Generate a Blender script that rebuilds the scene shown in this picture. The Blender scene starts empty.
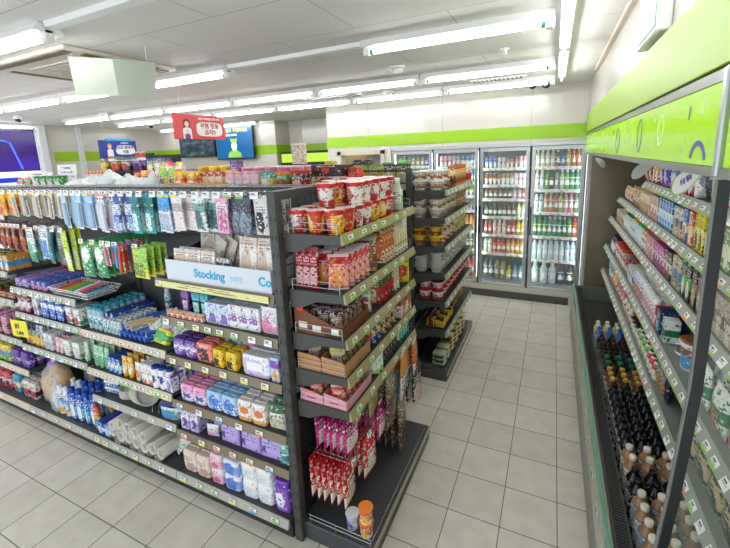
import bpy, math, random
from mathutils import Vector, Matrix
PI = math.pi
rnd = random.Random(7)
C = bpy.context.scene.collection
sc = bpy.context.scene
sc.view_settings.view_transform = 'Standard'
sc.view_settings.look = 'None'
sc.view_settings.exposure = 0.5
sc.view_settings.gamma = 1.0
sc.view_settings.use_curve_mapping = False

# ------------------------------------------------------------------ materials
def lin(c):
    if isinstance(c, str):
        c = tuple(int(c[i:i+2], 16)/255 for i in (0, 2, 4))
    return tuple((x/12.92 if x <= .04045 else ((x+.055)/1.055)**2.4) for x in c[:3]) + (1,)
MC = {}
def mat(name, col, rough=.5, metal=0.0, emit=None, es=1.0, alpha=1.0, trans=0.0, spec=.5, bump=0, bs=60):
    key = (name, str(col), rough, metal, es, alpha, trans, spec, bump)
    if key in MC: return MC[key]
    m = bpy.data.materials.new(name); m.use_nodes = True
    nt = m.node_tree; b = nt.nodes['Principled BSDF']
    b.inputs['Base Color'].default_value = lin(col)
    b.inputs['Roughness'].default_value = rough
    b.inputs['Metallic'].default_value = metal
    b.inputs['Alpha'].default_value = alpha
    b.inputs['Transmission Weight'].default_value = trans
    b.inputs['Specular IOR Level'].default_value = spec
    if emit is not None:
        b.inputs['Emission Color'].default_value = lin(emit)
        b.inputs['Emission Strength'].default_value = es
    if bump:
        t = nt.nodes.new('ShaderNodeTexCoord'); n = nt.nodes.new('ShaderNodeTexNoise'); n.inputs['Scale'].default_value = bs
        u = nt.nodes.new('ShaderNodeBump'); u.inputs['Strength'].default_value = bump; u.inputs['Distance'].default_value = .01
        nt.links.new(t.outputs['Object'], n.inputs['Vector']); nt.links.new(n.outputs['Fac'], u.inputs['Height'])
        nt.links.new(u.outputs['Normal'], b.inputs['Normal'])
    MC[key] = m
    return m

PKN = [0]
def pack(base, a, b='ffffff', lo=.55, hi=.75, blob=.62, bz=(.08, .5), bscale=6, text='333333', tz=(.56, .74), rows=14, rough=.35, crinkle=0, alpha=1.0, busy=.2):
    """printed packaging: ground colour, one band, a patchy picture area and rows of small print"""
    key = ('pack', base, a, b, lo, hi, blob, bz, bscale, text, tz, rows, rough, crinkle, alpha, busy)
    if key in MC: return MC[key]
    m = bpy.data.materials.new('printed_pack'); m.use_nodes = True
    nt = m.node_tree; N = nt.nodes; L = nt.links; bs = N['Principled BSDF']
    tc = N.new('ShaderNodeTexCoord'); sp = N.new('ShaderNodeSeparateXYZ'); L.new(tc.outputs['Generated'], sp.inputs[0])
    X, Z = sp.outputs[0], sp.outputs[2]
    def ma(op, i0, i1=None, i2=None):
        n = N.new('ShaderNodeMath'); n.operation = op
        for k, v in enumerate((i0, i1, i2)):
            if v is None: continue
            if isinstance(v, (int, float)): n.inputs[k].default_value = v
            else: L.new(v, n.inputs[k])
        return n.outputs[0]
    def within(s, p, q): return ma('COMPARE', s, (p+q)/2, (q-p)/2)
    def mix(f, c1, c2):
        n = N.new('ShaderNodeMix'); n.data_type = 'RGBA'
        L.new(f, n.inputs[0])
        for k, v in ((6, c1), (7, c2)):
            if isinstance(v, str): n.inputs[k].default_value = lin(v)
            else: L.new(v, n.inputs[k])
        return n.outputs[2]
    def noise(scale, sx=1, sz=1, off=0.0):
        mp = N.new('ShaderNodeMapping'); mp.inputs['Scale'].default_value = (sx, .02, sz); mp.inputs['Location'].default_value = (off, off*.7, off*.3)
        L.new(tc.outputs['Generated'], mp.inputs[0])
        n = N.new('ShaderNodeTexNoise'); n.inputs['Scale'].default_value = scale; n.inputs['Detail'].default_value = 3
        L.new(mp.outputs[0], n.inputs['Vector']); return n.outputs['Fac']
    PKN[0] += 1
    c = base
    if hi > lo: c = mix(within(Z, lo, hi), c, a)
    if blob < 1:
        r_ = random.Random(PKN[0]*7+3); zc, rz_ = (bz[0]+bz[1])/2, max(.12, (bz[1]-bz[0])*.55)
        ex = ma('DIVIDE', ma('SUBTRACT', X, r_.uniform(.38, .62)), r_.uniform(.26, .4)); ez = ma('DIVIDE', ma('SUBTRACT', Z, zc), rz_)
        pw = 2 if r_.random() < .6 else 6
        e_ = ma('ADD', ma('POWER', ma('ABSOLUTE', ex), pw), ma('POWER', ma('ABSOLUTE', ez), pw))
        f = ma('LESS_THAN', ma('ADD', e_, ma('MULTIPLY', ma('SUBTRACT', noise(bscale, 1.3, 1, PKN[0]*1.7), .5), 5.5 if blob < .57 else 2.2)), 1.0)
        c = mix(f, c, b)
    if busy:
        vo = N.new('ShaderNodeTexVoronoi'); vo.inputs['Scale'].default_value = 95
        mo = N.new('ShaderNodeMapping'); mo.inputs['Location'].default_value = (PKN[0]*.37, 0, PKN[0]*.11); L.new(tc.outputs['Object'], mo.inputs[0]); L.new(mo.outputs[0], vo.inputs['Vector'])
        sc_ = N.new('ShaderNodeSeparateColor'); L.new(vo.outputs['Color'], sc_.inputs[0])
        inz = within(Z, .04, .9)
        c = mix(ma('MULTIPLY', ma('GREATER_THAN', sc_.outputs[0], 1-busy*.55), inz), c, a)
        c = mix(ma('MULTIPLY', ma('GREATER_THAN', sc_.outputs[1], 1-busy*.4), inz), c, b)
        c = mix(ma('MULTIPLY', ma('MULTIPLY', ma('GREATER_THAN', sc_.outputs[2], 1-busy*.15), inz), .5), c, 'f6f2ec')
        c = mix(ma('MULTIPLY', ma('MULTIPLY', ma('LESS_THAN', sc_.outputs[2], busy*.3), inz), .5), c, '3a2a26')
    if text:
        row = ma('LESS_THAN', ma('FRACT', ma('MULTIPLY', Z, rows)), .5)
        let = ma('GREATER_THAN', noise(rows*1.1, 2.2, 1.0, 3+PKN[0]), .5)
        f = ma('MULTIPLY', ma('MULTIPLY', row, let), ma('MULTIPLY', within(Z, *tz), within(X, .16, .84)))
        c = mix(f, c, text)
    if isinstance(c, str): bs.inputs['Base Color'].default_value = lin(c)
    else: L.new(c, bs.inputs['Base Color'])
    bs.inputs['Roughness'].default_value = rough
    bs.inputs['Alpha'].default_value = alpha
    if crinkle:
        n = N.new('ShaderNodeTexNoise'); n.inputs['Scale'].default_value = 35; L.new(tc.outputs['Object'], n.inputs['Vector'])
        u = N.new('ShaderNodeBump'); u.inputs['Strength'].default_value = crinkle; u.inputs['Distance'].default_value = .01
        L.new(n.outputs['Fac'], u.inputs['Height']); L.new(u.outputs['Normal'], bs.inputs['Normal'])
    MC[key] = m
    return m

# ------------------------------------------------------------------ mesh builder
class MB:
    def __init__(s): s.v = []; s.f = []; s.mi = []; s.sm = []; s.m = []
    def mid(s, m):
        if m not in s.m: s.m.append(m)
        return s.m.index(m)
    def add(s, vs, fs, m, smooth=False):
        o = len(s.v); s.v += [tuple(v) for v in vs]; i = s.mid(m)
        for f in fs: s.f.append([o+k for k in f]); s.mi.append(i); s.sm.append(smooth)
        return s
    def box(s, x0, x1, y0, y1, z0, z1, m, b=0):
        if b <= 0:
            vs = [(x, y, z) for z in (z0, z1) for y in (y0, y1) for x in (x0, x1)]
            return s.add(vs, [(0, 2, 3, 1), (4, 5, 7, 6), (0, 1, 5, 4), (2, 6, 7, 3), (0, 4, 6, 2), (1, 3, 7, 5)], m)
        b = min(b, (x1-x0)*.45, (y1-y0)*.45, (z1-z0)*.45)
        vs = []
        for X, sx in ((x0, 1), (x1, -1)):
            for Y, sy in ((y0, 1), (y1, -1)):
                for Z, sz in ((z0, 1), (z1, -1)):
                    vs += [(X, Y+sy*b, Z+sz*b), (X+sx*b, Y, Z+sz*b), (X+sx*b, Y+sy*b, Z)]
        def k(i, j, l, a): return (i*4+j*2+l)*3+a
        fs = [(k(0,0,0,0),k(0,0,1,0),k(0,1,1,0),k(0,1,0,0)), (k(1,0,0,0),k(1,1,0,0),k(1,1,1,0),k(1,0,1,0)),
              (k(0,0,0,1),k(1,0,0,1),k(1,0,1,1),k(0,0,1,1)), (k(0,1,0,1),k(0,1,1,1),k(1,1,1,1),k(1,1,0,1)),
              (k(0,0,0,2),k(0,1,0,2),k(1,1,0,2),k(1,0,0,2)), (k(0,0,1,2),k(1,0,1,2),k(1,1,1,2),k(0,1,1,2))]
        for i in (0, 1):
            for j in (0, 1): fs.append((k(i,j,0,0),k(i,j,1,0),k(i,j,1,1),k(i,j,0,1)))
        for i in (0, 1):
            for l in (0, 1): fs.append((k(i,0,l,0),k(i,1,l,0),k(i,1,l,2),k(i,0,l,2)))
        for j in (0, 1):
            for l in (0, 1): fs.append((k(0,j,l,1),k(1,j,l,1),k(1,j,l,2),k(0,j,l,2)))
        for i in (0, 1):
            for j in (0, 1):
                for l in (0, 1): fs.append((k(i,j,l,0),k(i,j,l,1),k(i,j,l,2)))
        return s.add(vs, fs, m)
    def quad(s, p, m): return s.add(p, [tuple(range(len(p)))], m)
    def rings(s, R, ms, cap=True, smooth=True):
        """R: list of rings (equal point counts); ms: one material or one per span"""
        n = len(R[0])
        for k in range(len(R)-1):
            m = ms[min(k, len(ms)-1)] if isinstance(ms, (list, tuple)) else ms
            s.add(list(R[k])+list(R[k+1]), [(i, (i+1) % n, n+(i+1) % n, n+i) for i in range(n)], m, smooth)
        if cap:
            m0 = ms[0] if isinstance(ms, (list, tuple)) else ms; m1 = ms[-1] if isinstance(ms, (list, tuple)) else ms
            s.add(R[0], [tuple(reversed(range(n)))], m0); s.add(R[-1], [tuple(range(n))], m1)
        return s
    def lathe(s, P, ms, n=14, cx=0, cy=0, cap=True):
        return s.rings([[(cx+r*math.cos(2*PI*i/n), cy+r*math.sin(2*PI*i/n), z) for i in range(n)] for r, z in P], ms, cap)
    def loft(s, P, ms, n=16, cap=True):
        """P: (z, width, depth, exponent[, x, y]) super-ellipse sections"""
        R = []
        for p in P:
            z, w, d, e = p[:4]; ox, oy = (p[4], p[5]) if len(p) > 4 else (0, 0)
            ring = []
            for i in range(n):
                t = 2*PI*(i+.5)/n; c, q = math.cos(t), math.sin(t)
                ring.append((ox+w/2*math.copysign(abs(c)**(2/e), c), oy+d/2*math.copysign(abs(q)**(2/e), q), z))
            R.append(ring)
        return s.rings(R, ms, cap)
    def tube(s, pts, r, m, n=6, cap=True):
        P = [Vector(p) for p in pts]; R = []
        for i, p in enumerate(P):
            t = (P[min(i+1, len(P)-1)]-P[max(i-1, 0)]).normalized()
            a = t.cross(Vector((0, 0, 1)) if abs(t.z) < .9 else Vector((1, 0, 0))).normalized(); b = t.cross(a)
            R.append([tuple(p+a*r*math.cos(2*PI*k/n)+b*r*math.sin(2*PI*k/n)) for k in range(n)])
        return s.rings(R, m, cap)
    def ext(s, poly, m, axis='y', a=0, b=1):
        """extrude a 2-D outline along an axis (outline in the two other axes)"""
        def P(u, v, w): return {'y': (u, w, v), 'x': (w, u, v), 'z': (u, v, w)}[axis]
        n = len(poly); vs = [P(u, v, a) for u, v in poly]+[P(u, v, b) for u, v in poly]
        fs = [(i, (i+1) % n, n+(i+1) % n, n+i) for i in range(n)]+[tuple(reversed(range(n))), tuple(range(n, 2*n))]
        return s.add(vs, fs, m)
    def move(s, dx=0, dy=0, dz=0):
        s.v = [(x+dx, y+dy, z+dz) for x, y, z in s.v]; return s
    def mesh(s, name):
        me = bpy.data.meshes.new(name); me.from_pydata(s.v, [], s.f)
        for m in s.m: me.materials.append(m)
        me.polygons.foreach_set('material_index', s.mi); me.polygons.foreach_set('use_smooth', s.sm)
        me.update(); return me
    def obj(s, name, parent=None, **kw): return link(name, s.mesh(name), parent, **kw)

def link(name, me, parent=None, loc=None, rot=None, label=None, cat=None, group=None, kind=None):
    o = bpy.data.objects.new(name, me); C.objects.link(o)
    if parent is not None: o.parent = parent
    if loc is not None: o.location = loc
    if rot is not None: o.rotation_euler = rot
    if label: o['label'] = label
    if cat: o['category'] = cat
    if group: o['group'] = group
    if kind: o['kind'] = kind
    return o
def thing(name, label, cat, loc=(0, 0, 0), rot=(0, 0, 0), group=None): return link(name, None, None, loc, rot, label, cat, group)

TXT = {}
def text_mesh(s, size, m, bold=0.0, depth=.0006):
    cu = bpy.data.curves.new('lettering', 'FONT'); cu.body = s; cu.size = size; cu.extrude = depth; cu.offset = bold
    cu.align_x = 'CENTER'; cu.align_y = 'CENTER'; cu.resolution_u = 2
    o = bpy.data.objects.new('lettering', cu); C.objects.link(o)
    bpy.context.view_layer.update()
    me = bpy.data.meshes.new_from_object(o.evaluated_get(bpy.context.evaluated_depsgraph_get()))
    bpy.data.objects.remove(o); me.materials.clear(); me.materials.append(m); return me

# ------------------------------------------------------------------ product templates
class T:
    """a thing to be copied: first mesh = the thing itself, the others its parts"""
    def __init__(s, name, cat, body, parts=(), w=.06, d=.06, h=.1):
        s.name, s.cat, s.w, s.d, s.h = name, cat, w, d, h
        s.body = body.mesh(name); s.parts = [(n, p.mesh(n)) for n, p in parts]
    def put(s, loc, rz=0, label=None, group=None, rx=0, ry=0, parts=True):
        r = link(s.name, s.body, None, loc, (rx, ry, rz), label, s.cat, group)
        if parts:
            for n, me in s.parts: link(n, me, r)
        return r
WHITE = mat('white_plastic', 'f4f4f2', .35); BLACKP = mat('black_plastic', '17171a', .35)
def col(c, r=.35): return mat('coloured_plastic', c, r)

def bottle(name, cat, h, r, body, cap, label=None, lab=(.25, .62), neck=.38, shoulder=.78, capn='cap', caph=.10, sq=2, capr=None):
    b = MB(); bm = body if not isinstance(body, str) else col(body, .2); lm = label if label is not None else bm
    capr = capr or r*neck*1.12
    Z = [(0, .86), (.02, .98), (lab[0], 1.0), (lab[0]+.002, 1.015), (lab[1], 1.015), (lab[1]+.004, 1.0), (shoulder, .97), (shoulder+.07, .72), (.9, neck), (1.0-caph*.4, neck)]
    Z = [z for z in Z]
    if sq == 2: b.lathe([(r*k, h*z) for z, k in Z], [bm, bm, lm, lm, lm, bm, bm, bm, bm], 12)
    else: b.loft([(h*z, 2*r*k, 2*r*k*(.62 if sq < 0 else 1), abs(sq) if z < .85 else 2) for z, k in Z], [bm, bm, lm, lm, lm, bm, bm, bm, bm], 12)
    c = MB(); c.lathe([(capr, h*(1-caph)), (capr*1.02, h*(1-caph*.2)), (capr*.86, h*1.0)], cap if not isinstance(cap, str) else col(cap), 10)
    return T(name, cat, b, [(capn, c)], 2*r, 2*r if sq > 0 else 1.24*r, h)
def can(name, cat, h, r, m, top='c8c8cc', rim=.9):
    b = MB(); t = mat('can_metal', top, .25, 1)
    b.lathe([(r*.82, 0), (r, h*.06), (r, h*.9), (r*rim, h*.985)], [t, m, m], 12)
    l = MB(); l.lathe([(r*rim, h*.985), (r*rim, h), (r*rim*.88, h), (r*rim*.86, h*.985)], t, 12)
    return T(name, cat, b, [('can_rim', l)], 2*r, 2*r, h)
def cup(name, cat, h, r0, r1, m, lid, lidh=.05, rim=1.07, rib=None):
    b = MB(); b.lathe([(r0, 0), (r0*1.02, h*.02), (r0+(r1-r0)*.75, h*.75), (r1, h*(1-lidh)), (r1*rim, h*(1-lidh)), (r1*rim, h*(1-lidh*.4))], m, 14)
    l = MB(); lm = lid if not isinstance(lid, str) else col(lid, .3)
    l.lathe([(r1*rim, h*(1-lidh*.4)), (r1*rim*1.01, h*(1-lidh*.2)), (r1*.94, h)], lm, 14)
    return T(name, cat, b, [('lid', l)], 2*r1*rim, 2*r1*rim, h)
def carton(name, cat, w, d, h, m, side=None, flap=None, label=None):
    b = MB(); e = min(.003, w*.06, d*.06)
    b.box(-w/2, w/2, -d/2, d/2, 0, h, m, e)
    if side is not None:
        b.box(-w/2-.0004, w/2+.0004, -d/2+e, d/2-e, e, h-e, side)
    f = MB(); fm = flap if flap is not None else m
    f.box(-w*.42, w*.42, -d/2-.0008, -d/2+d*.45, h-.0005, h+.0012, fm)
    f.box(-w*.3, w*.3, -d/2-.0012, -d/2, h-min(.012, h*.12), h+.0012, fm)
    P = [('flap', f)]
    if label is not None:
        q = MB(); q.box(-w*.34, w*.34, -d/2-.0012, -d/2, h*.18, h*.62, label, 0); P.append(('front_label', q))
    return T(name, cat, b, P, w, d, h)
def pouch(name, cat, w, d, h, m, seal=None, window=None, hole=False, bottom=.85, tear=None):
    """a filled bag: flat crimped seals above and below a swollen middle"""
    b = MB(); se = seal if seal is not None else m
    S = [(0, w*.97, .003, 3), (h*.05, w*.96, .005, 3), (h*.09, w*.94, d*.55, 2.4), (h*.3, w*.93, d*.95, 2.3), (h*.5, w*.92, d, 2.3), (h*.72, w*.93, d*.8, 2.3),
         (h*.88, w*.96, d*.25, 2.6), (h*.92, w*.98, .004, 3), (h, w, .003, 3)]
    wn = window if window is not None else m
    b.loft(S, [se, m, m, wn, m, m, m, se], 16)
    P = []
    if seal is not None:
        z = MB()
        for k in range(3): z.box(-w*.49, w*.49, -.0028, .0028, h*(.935+.02*k), h*(.943+.02*k), se)
        P.append(('crimp', z))
    if hole:
        q = MB(); q.box(-w*.09, w*.09, -.0026, .0026, h*.95, h*.965, mat('punched_hole', '2a2a2a', .8)); P.append(('hang_slot', q))
    return T(name, cat, b, P, w, d, h)
def softpack(name, cat, w, d, h, m, flap=None, mi=None, ends=None, bulge=1.0):
    """wrapped soft block (tissue, pads, wipes) standing on its base; front faces -Y"""
    b = MB(); en = ends if ends is not None else m
    b.loft([(0, w*.9, d*.86, 5), (h*.03, w*.96, d*.95, 5), (h*.2, w, d, 6), (h*.5, w*1.01, d*1.03, 6), (h*.8, w, d, 6), (h*.95, w*.96, d*.94, 5), (h, w*.88, d*.82, 5)], [en, m, m, m, m, en], 20)
    P = []
    if flap is not None:
        q = MB(); q.box(-w*.3, w*.3, -d*.52-.003, -d*.5+.002, h*.3, h*.72, flap, .003); P.append(('resealable_flap', q))
    else:
        q = MB(); q.loft([(h*.985, w*.8, d*.12, 3), (h*1.01, w*.82, d*.05, 3), (h*1.035, w*.84, .003, 3)], en, 10); P.append(('top_fold', q))
    return T(name, cat, b, P, w, d, h)
def tube_pack(name, cat, w, d, h, m, cap):
    """squeeze tube standing on its cap, flat crimped end up"""
    c = MB(); c.loft([(0, w*.62, d*.86, 2), (h*.03, w*.64, d*.9, 2), (h*.14, w*.66, d*.92, 2)], cap if not isinstance(cap, str) else col(cap), 14)
    b = MB(); b.loft([(h*.14, w*.8, d, 2), (h*.2, w*.84, d*1.02, 2), (h*.6, w*.93, d*.7, 2.2), (h*.93, w, d*.12, 3), (h, w, .003, 3)], m, 14)
    return T(name, cat, b, [('cap', c)], w, d, h)
def pump(name, cat, h, r, m, cap):
    t = bottle(name, cat, h*.8, r, m, cap, neck=.3, caph=.1)
    return t
def card(name, cat, w, h, m, blister=None, bm=None, depth=.018, shape='box'):
    """hanging card with a moulded pack on it; hangs from its top, base z=0"""
    b = MB(); b.box(-w/2, w/2, -.001, .001, 0, h, m, .0006)
    P = []
    q = MB(); mm = bm if bm is not None else m
    if shape == 'box': q.loft([(h*.06, w*.7, depth*.5, 5, 0, -depth*.3), (h*.12, w*.84, depth, 5, 0, -depth*.5), (h*.68, w*.84, depth, 5, 0, -depth*.5), (h*.74, w*.7, depth*.5, 5, 0, -depth*.3)], mm, 12)
    else: q.loft([(h*.03, w*.2, depth*.6, 2, 0, -depth*.4), (h*.1, w*.42, depth, 2.5, 0, -depth*.5), (h*.5, w*.3, depth, 2.5, 0, -depth*.5), (h*.85, w*.36, depth*.8, 2, 0, -depth*.5)], mm, 10)
    P.append(('moulded_front', q))
    e = MB(); e.box(-w*.1, w*.1, -.0016, .0016, h*.94, h*.96, mat('punched_hole', '2a2a2a', .8)); P.append(('hang_slot', e))
    return T(name, cat, b, P, w, depth, h)
def jitter(a): return rnd.uniform(-a, a)

# rows of products. frame: origin o, u = along the shelf, v = into the shelf
def row(t, label, group, fr, a0, a1, z, n=None, deep=3, gap=.004, front=.03, jit=.05, layers=1, parts=True, sp=None, rx=0, dsp=None, turn=0):
    """fill the span a0..a1 of a shelf with copies of t; fr = (origin, along, inward, rot)"""
    (ox, oy), (ux, uy), (vx, vy), rz = fr
    w, d = (t.w, t.d) if abs(turn) < .8 else (t.d, t.w)
    n = n or max(1, int((a1-a0+gap)/(w+gap)))
    s = (a1-a0)/n
    dd = dsp or (d+gap)
    for j in range(deep):
        for i in range(n):
            for k in range(layers):
                a = a0+s*(i+.5); b = front+d/2+j*dd
                t.put((ox+ux*a+vx*b+jitter(.0015), oy+uy*a+vy*b+jitter(.0015), z+.0012+k*(t.h+.0015)), rz+turn+jitter(jit), label, group, rx, parts=parts and (j < 2 or t.parts[0][0] in ('cap', 'lid', 'can_rim') if t.parts else False))
# ------------------------------------------------------------------ camera
f_px, ppx, ppy = 387.89, 369.55, 228.67
pitch, yaw, roll = -.187856, -.444929, -.03673
cy, sy, cp, sp_ = math.cos(yaw), math.sin(yaw), math.cos(pitch), math.sin(pitch)
fwd = Vector((sy*cp, cy*cp, sp_)); rt = Vector((cy, -sy, 0)); up = rt.cross(fwd)
r2 = rt*math.cos(roll)+up*math.sin(roll); u2 = -rt*math.sin(roll)+up*math.cos(roll)
cd = bpy.data.cameras.new('camera'); cam = bpy.data.objects.new('camera', cd); C.objects.link(cam)
M3 = Matrix((r2, u2, -fwd)).transposed()
cam.matrix_world = Matrix.Translation((0, 0, 2.128)) @ M3.to_4x4()
cd.sensor_width = 36; cd.sensor_fit = 'HORIZONTAL'; cd.lens = f_px/730*36
cd.shift_x = (365-ppx)/730; cd.shift_y = (ppy-274)/730
cd.clip_start = .05
sc.camera = cam
w = bpy.data.worlds.new('daylight'); sc.world = w; w.use_nodes = True
w.node_tree.nodes['Background'].inputs[0].default_value = (.85, .92, 1, 1)
w.node_tree.nodes['Background'].inputs[1].default_value = 1.15

# ------------------------------------------------------------------ the setting
def tiles():
    m = bpy.data.materials.new('floor_tiles'); m.use_nodes = True; nt = m.node_tree; N = nt.nodes; L = nt.links; b = N['Principled BSDF']
    tc = N.new('ShaderNodeTexCoord'); mp = N.new('ShaderNodeMapping'); mp.inputs['Location'].default_value = (.487, -1.982+.003, 0)
    L.new(tc.outputs['Object'], mp.inputs[0])
    br = N.new('ShaderNodeTexBrick'); br.offset = 0; br.squash = 1
    for k, v in (('Scale', 1), ('Mortar Size', .0028), ('Mortar Smooth', .2), ('Bias', 0), ('Brick Width', .3), ('Row Height', .3)): br.inputs[k].default_value = v
    br.inputs['Color1'].default_value = lin('d6d1c3'); br.inputs['Color2'].default_value = lin('ccc7b8'); br.inputs['Mortar'].default_value = lin('5d5a54')
    L.new(mp.outputs[0], br.inputs['Vector'])
    n = N.new('ShaderNodeTexNoise'); n.inputs['Scale'].default_value = 9; n.inputs['Detail'].default_value = 5; L.new(tc.outputs['Object'], n.inputs['Vector'])
    cr = N.new('ShaderNodeValToRGB'); cr.color_ramp.elements[0].color = (.82, .81, .79, 1); cr.color_ramp.elements[0].position = .35; cr.color_ramp.elements[1].color = (1, 1, 1, 1); cr.color_ramp.elements[1].position = .65
    L.new(n.outputs['Fac'], cr.inputs[0])
    mx = N.new('ShaderNodeMix'); mx.data_type = 'RGBA'; mx.blend_type = 'MULTIPLY'; mx.inputs[0].default_value = .55
    L.new(br.outputs['Color'], mx.inputs[6]); L.new(cr.outputs[0], mx.inputs[7]); L.new(mx.outputs[2], b.inputs['Base Color'])
    b.inputs['Roughness'].default_value = .38
    u = N.new('ShaderNodeBump'); u.inputs['Strength'].default_value = .35; u.inputs['Distance'].default_value = .003; u.invert = True
    L.new(br.outputs['Fac'], u.inputs['Height']); L.new(u.outputs['Normal'], b.inputs['Normal'])
    return m
def panels(name, c, joint, bw, rh, rough, mort=.003, off=0.5, bump=.15, bs=220, loc=(0, 0, 0), rot=(0, 0, 0)):
    m = bpy.data.materials.new(name); m.use_nodes = True; nt = m.node_tree; N = nt.nodes; L = nt.links; b = N['Principled BSDF']
    tc = N.new('ShaderNodeTexCoord'); mp = N.new('ShaderNodeMapping'); L.new(tc.outputs['Object'], mp.inputs[0])
    mp.inputs['Location'].default_value = loc; mp.inputs['Rotation'].default_value = rot
    br = N.new('ShaderNodeTexBrick'); br.offset = off
    for k, v in (('Scale', 1), ('Mortar Size', mort), ('Mortar Smooth', .1), ('Bias', 0), ('Brick Width', bw), ('Row Height', rh)): br.inputs[k].default_value = v
    br.inputs['Color1'].default_value = br.inputs['Color2'].default_value = lin(c); br.inputs['Mortar'].default_value = lin(joint)
    L.new(mp.outputs[0], br.inputs['Vector']); L.new(br.outputs['Color'], b.inputs['Base Color'])
    b.inputs['Roughness'].default_value = rough
    if bump:
        n = N.new('ShaderNodeTexNoise'); n.inputs['Scale'].default_value = bs; L.new(tc.outputs['Object'], n.inputs['Vector'])
        u = N.new('ShaderNodeBump'); u.inputs['Strength'].default_value = bump; u.inputs['Distance'].default_value = .004
        L.new(n.outputs['Fac'], u.inputs['Height']); L.new(u.outputs['Normal'], b.inputs['Normal'])
    return m
HC = 2.93
MB().box(-9.4, 1.4, -.6, 7.6, -.1, 0, tiles()).obj('floor', kind='structure')
MB().box(-9.4, 1.4, -.6, 7.6, HC, HC+.1, panels('ceiling_board', 'e8e5e0', 'bcb7b1', 1.2, .6, .85, .0035, .5, .25, 160)).obj('ceiling', kind='structure')
WM = panels('wall_panel', 'dbd7cd', 'b9b5aa', 1.2, 30, .14, .004, 0, 0, loc=(.3, 0, 0), rot=(PI/2, 0, 0))
WL = panels('wall_panel', 'd8d4ca', 'b9b5aa', 1.2, 30, .16, .004, 0, 0, loc=(0, 0, 0), rot=(PI/2, 0, PI/2))
LIME = mat('lime_green_band', '9ccb14', .3)
b = MB(); b.box(-3.46, 1.3, 5.74, 5.84, 2.21, HC, WM); b.box(-3.46, -3.27, 5.74, 5.84, 0, 2.21, WM); b.box(-2.42, -2.335, 5.74, 5.84, 0, 2.21, WM)
b.box(.39, 1.3, 5.74, 5.84, 0, 2.21, WM); b.box(-3.46, -3.4, 5.84, 7.5, 0, HC, WL)
b.obj('wall_back', kind='structure')
b = MB(); b.box(-9.4, -5.45, 6.9, 7.5, 0, HC, WM); b.box(-5.45, -3.4, 7.4, 7.5, 0, HC, WM); b.obj('wall_rear', kind='structure')
b = MB(); b.box(-9.4, -9.2, 4.35, 6.9, 0, HC, WL); b.box(-9.4, -9.2, -.6, 4.35, 2.86, HC, WL); b.box(-9.4, -9.2, -.6, 4.35, 0, .5, WL); b.obj('wall_left', kind='structure')
MB().box(.37, .5, -.6, 5.74, 2.53, HC, WL).obj('wall_right', kind='structure')
MB().box(1.25, 1.4, -.6, 5.74, 0, HC, WL).obj('wall_far_right', kind='structure')
i = 1
def trim(bb, m=None):
    global i
    bb.obj('trim_%d' % i, kind='structure'); i += 1
trim(MB().box(-3.463, .5, 5.73, 5.742, 2.26, 2.43, LIME))
trim(MB().box(-9.2, -5.45, 6.89, 6.902, 2.22, 2.42, LIME).box(-5.452, -5.44, 6.89, 7.4, 2.22, 2.42, LIME))
trim(MB().box(-5.44, -3.46, 7.39, 7.402, 2.22, 2.42, LIME))
trim(MB().box(-9.202, -9.19, 4.55, 6.9, 2.22, 2.42, LIME))
TR = mat('white_trim', 'e9eaea', .4)
trim(MB().box(-9.2, -9.1, 4.3, 4.42, 0, HC, TR, .006)); trim(MB().box(-9.2, -9.14, 5.0, 5.1, 0, HC, TR, .004))
# skirting and plinth below the glass doors
trim(MB().box(-2.42, .62, 5.70, 5.80, .10, .17, mat('cream_plinth', 'd8d3c6', .4), .004))
MB().box(-2.42, .26, 5.68, 5.78, 0, .10, mat('dark_skirting', '55544f', .5), .003).obj('baseboard_back', kind='structure')
# beige ceiling corner strip on the right
trim(MB().box(.335, .372, 2.0, 4.85, HC-.035, HC-.001, mat('beige_cover_strip', 'cdbfae', .5), .004))
trim(MB().box(.35, .374, 5.70, 5.742, 2.43, HC, mat('corner_bead', 'd6d3cc', .4)))
# pillar beside the glass doors
trim(MB().box(.405, .50, 5.66, 5.742, .0, 2.21, mat('grey_pillar', 'a9a79d', .45), .004)); trim(MB().box(.52, 1.2, 5.55, 5.742, 0, 2.07, mat('beige_pillar', 'c4bda6', .5), .004))
# opening to the back room
DF = mat('cream_door_frame', 'd9d2bd', .45); BR = mat('store_room_wall', 'c2ae85', .7)
b = MB(); b.box(-3.27, -3.2, 5.71, 5.86, 0, 2.2, DF, .004); b.box(-2.49, -2.42, 5.71, 5.86, 0, 2.2, DF, .004); b.box(-3.27, -2.42, 5.71, 5.86, 2.13, 2.21, DF, .004); d1 = b.obj('door_1', kind='structure')
b = MB(); b.box(-3.3, -2.3, 6.9, 6.95, 0, 2.5, BR); b.box(-3.35, -3.3, 5.86, 6.95, 0, 2.5, BR); b.box(-3.35, -2.45, 5.86, 6.95, 2.4, 2.5, BR); b.box(-2.41, -2.36, 5.86, 6.95, 0, 2.4, BR); b.obj('wall_store_room', kind='structure')
b = MB(); b.box(-2.72, -2.50, 5.9, 5.93, 0, 2.12, mat('grey_door', '9fa6ac', .4), .003); b.obj('door_leaf', d1)
# window wall at the far left
b = MB(); fr = TR
b.box(-9.26, -9.16, 1.0, 4.3, .5, .58, fr); b.box(-9.26, -9.16, 1.0, 4.3, 1.9, 2.0, fr); b.box(-9.26, -9.16, 1.0, 4.3, 2.8, 2.86, fr); b.box(-9.26, -9.16, 2.1, 2.2, .5, 2.86, fr)
wd = b.obj('window_1', kind='structure')
MB().box(-9.215, -9.205, 1.0, 4.3, .55, 2.86, mat('window_glass', 'dfe8ee', .05, trans=.9, alpha=.35)).obj('pane', wd)

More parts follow.
